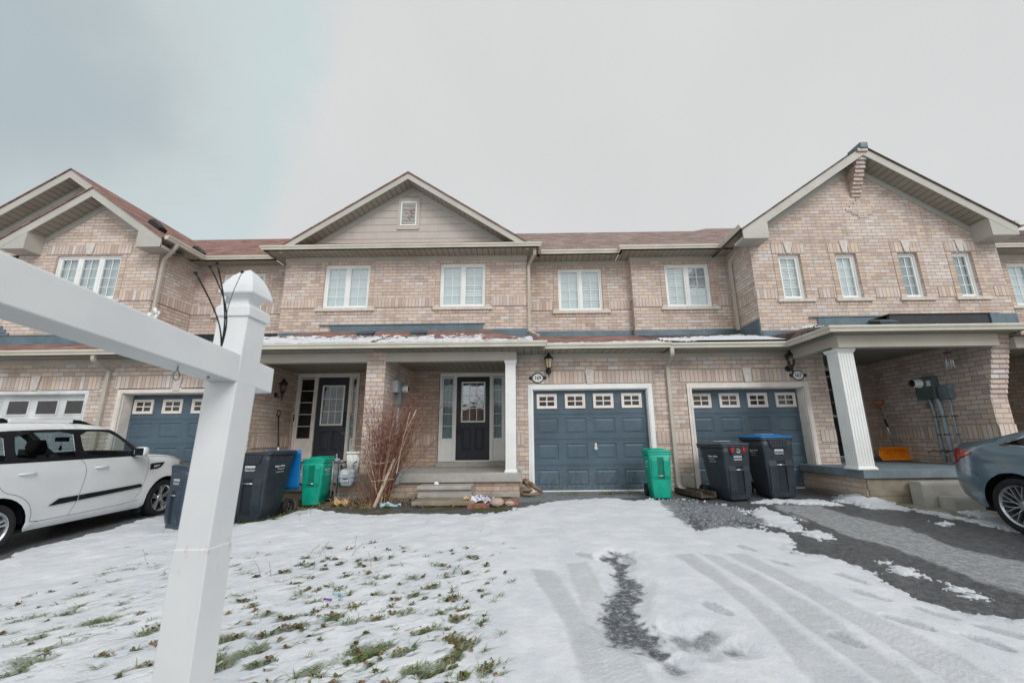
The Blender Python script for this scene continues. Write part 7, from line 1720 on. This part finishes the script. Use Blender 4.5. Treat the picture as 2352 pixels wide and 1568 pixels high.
for sd in (1, -1):
    for l0, h0 in ((1.20, .965), (.20, .965)):
        m = MB(); x = sd * (w_soul(l0 + .1, h0) + .018); m.tube([(x - sd * .03, l0, h0), (x + sd * .012, l0 + .03, h0 + .003), (x + sd * .012, l0 + .17, h0 + .006), (x - sd * .03, l0 + .20, h0 + .008)], .014, 8); m.build('door_handle', M_WCAR, root)
        m = MB(); m.lathe([(0, .0), (.05, .001)], (x - sd * .021, l0 + .09, h0 + .012), 'x', 16)
    # mirror
    m = MB(); c = Vector((sd * 1.00, 1.84, 1.17)); R3 = []
    for y, k in ((-.06, .88), (-.03, 1.), (.02, .98), (.06, .75), (.085, .35)): R3.append([c + Vector((math.copysign(abs(cos(2 * pi * q / 20)) ** .55, cos(2 * pi * q / 20)) * .095 * k, y, math.copysign(abs(sin(2 * pi * q / 20)) ** .6, sin(2 * pi * q / 20)) * .080 * k)) for q in range(20)])
    m.rings(R3, 0, True); mir = m.build('door_mirror', M_WCAR, root, weld=True)
    m = MB(); m.rings([rrect(.15, .004, .001, 0, 1)], 0, False, False) if False else m.box(c.x - .075, c.x + .075, c.y - .0625, c.y - .058, c.z - .062, c.z + .062); m.box(c.x - sd * .15, c.x - sd * .04, 1.80, 1.90, 1.09, 1.15); sub(m.build('mirror_glass', M_BCAR, None), mir)
    # rails
    m = MB(); x = sd * .60; m.rings([[(x - .022, l, h), (x + .022, l, h), (x + .018, l, h + t), (x - .018, l, h + t)] for l, h, t in ((.14, 1.632, .02), (.2, 1.645, .045), (1.0, 1.648, .048), (1.10, 1.64, .03))], 0, False); m.build('roof_rail', M_WHITE, root, weld=True)
    m = MB()
    for seq in (((-.35, 1.60, .02), (-.25, 1.625, .05), (.10, 1.645, .055), (.16, 1.64, .03)), ((.98, 1.645, .05), (1.08, 1.64, .05), (1.24, 1.612, .028), (1.34, 1.60, .01))): m.rings([[(x - .026, l, h - .03), (x + .026, l, h - .03), (x + .02, l, h + t), (x - .02, l, h + t)] for l, h, t in seq], 0, False)
    m.build('rail_end', M_BCAR, root, weld=True)
    wheel(root, 0, sd, .885, .315, .222, 5, 'double'); wheel(root, 2.55, sd, .885, .315, .222, 5, 'double')
    m = MB(); m.box(sd * .70, sd * .865, 2.12, 2.155, .13, .42); m.build('mud_flap', M_BCAR, root, weld=True, bevel=.01)
wheelhouse(C1_, root, 0, RA, .87); wheelhouse(C1_, root, 2.55, RA, .87)

# ---------------- grey saloon backed up to the right-hand garage
root = thing('parked_car', 'blue-grey saloon backed up beside the poured steps, cut by the right edge', 'car', (7.06, 5.55, -.145), radians(180))
root.rotation_euler = (radians(-1.0), 0, radians(180))
sil = smooth_line([(-.62, .27), (-.86, .33), (-.99, .50), (-1.00, .72), (-.96, .92), (-.93, 1.035), (-.86, 1.085), (-.60, 1.10), (-.42, 1.125), (-.1, 1.22), (.3, 1.345), (.75, 1.425), (1.2, 1.44), (1.7, 1.39), (2.2, 1.19), (2.55, 1.03), (3.0, .97), (3.5, .84), (3.68, .66), (3.70, .42), (3.60, .25)], 2)
def w_sed(l, h):
    if h < .30: w = .84 + (h - .22) * .5
    elif h < .88: w = .885 + .03 * sin((h - .30) / .58 * pi)
    elif h < 1.0: w = .905 - (h - .88) * .35
    else: w = .863 - (h - 1.0) * .62
    for c in (0, 2.8):
        d = math.hypot(l - c, h - .33); w += .020 * max(0, 1 - abs(d - .42) / .12)
    if l < -.30: w -= .26 * ((-.30 - l) / .7) ** 2
    if l > 2.9: w -= .25 * ((l - 2.9) / .8) ** 2
    return w
C2_ = Car(root, sil, w_sed, .07); RA = .40
bot = [(3.60, .25), (2.8 + RA + .03, .24)] + arc_pts(2.8, .335, RA, -8, 188) + [(2.8 - RA - .02, .22), (RA + .03, .22)] + arc_pts(0, .335, RA, -8, 188) + [(-RA - .04, .25)]
glass = smooth_line([(-.16, 1.075), (.25, 1.055), (.9, 1.03), (2.15, 1.01)], 1) + smooth_line([(2.2, 1.06), (1.75, 1.33), (1.2, 1.395), (.75, 1.375), (.35, 1.29), (.02, 1.15)], 1)
lamp = [(-.96, 1.0), (-.975, .86), (-.90, .78), (-.72, .87), (-.50, .955), (-.52, .975), (-.75, 1.0), (-.93, 1.005)]
C2_.fill('body_side', sil + bot[1:], [glass], M_GCAR, 1, both=True, step=.06)
C2_.fill('side_window', glass, [], M_CARGL2, 1, -.004, both=True, step=.09); C2_.ribbon('chrome_trim', glass + [glass[0]], .020, M_CHROME, .004)
C2_.fill('tail_lamp', lamp, [], M_TAILR, 1, .008, both=True, step=.05); C2_.fill('side_marker', [(-.60, .915), (-.505, .955), (-.52, .972), (-.60, .972)], [], M_AMB, 1, .012, both=True, step=.05)
i1, i2, i3, i4, i5 = idx(C2_, -.92, 1.05), idx(C2_, -.30, 1.16), idx(C2_, .55, 1.40), idx(C2_, 1.5, 1.42), idx(C2_, 2.4, 1.1)
C2_.strip('rear_bumper', 0, i1, M_GCAR, crown=.05); C2_.strip('boot_lid', i1, i2, M_GCAR, crown=.02); C2_.strip('rear_window', i2, i3, M_CARGL2, crown=.03); C2_.strip('roof_skin', i3, i4, M_GCAR); C2_.strip('windscreen', i4, i5, M_CARGL2); C2_.strip('bonnet', i5, len(sil) - 1, M_GCAR)
C2_.ribbon('bumper_gap', smooth_line([(-.74, .86), (-.60, .76), (-.42, .66)], 1), .006, M_CHROME); C2_.ribbon('door_gap', smooth_line([(.28, 1.06), (.24, .95), (.34, .80), (.44, .66)], 2), .006, M_GAP)
C2_.ribbon('shoulder_crease', smooth_line([(-.45, .945), (0, .925), (.6, .915), (1.8, .90)], 1), .006, M_GCAR, .006)
m = MB(); m.box(-.78, .78, -.55, 3.1, .20, .9); m.build('floor_pan', M_DKVOID, root)
for sd in (1, -1): wheel(root, 0, sd, .915, .335, .245, 10, 'vee'); wheel(root, 2.8, sd, .915, .335, .245, 10, 'vee')
wheelhouse(C2_, root, 0, RA, .885); wheelhouse(C2_, root, 2.8, RA, .885)
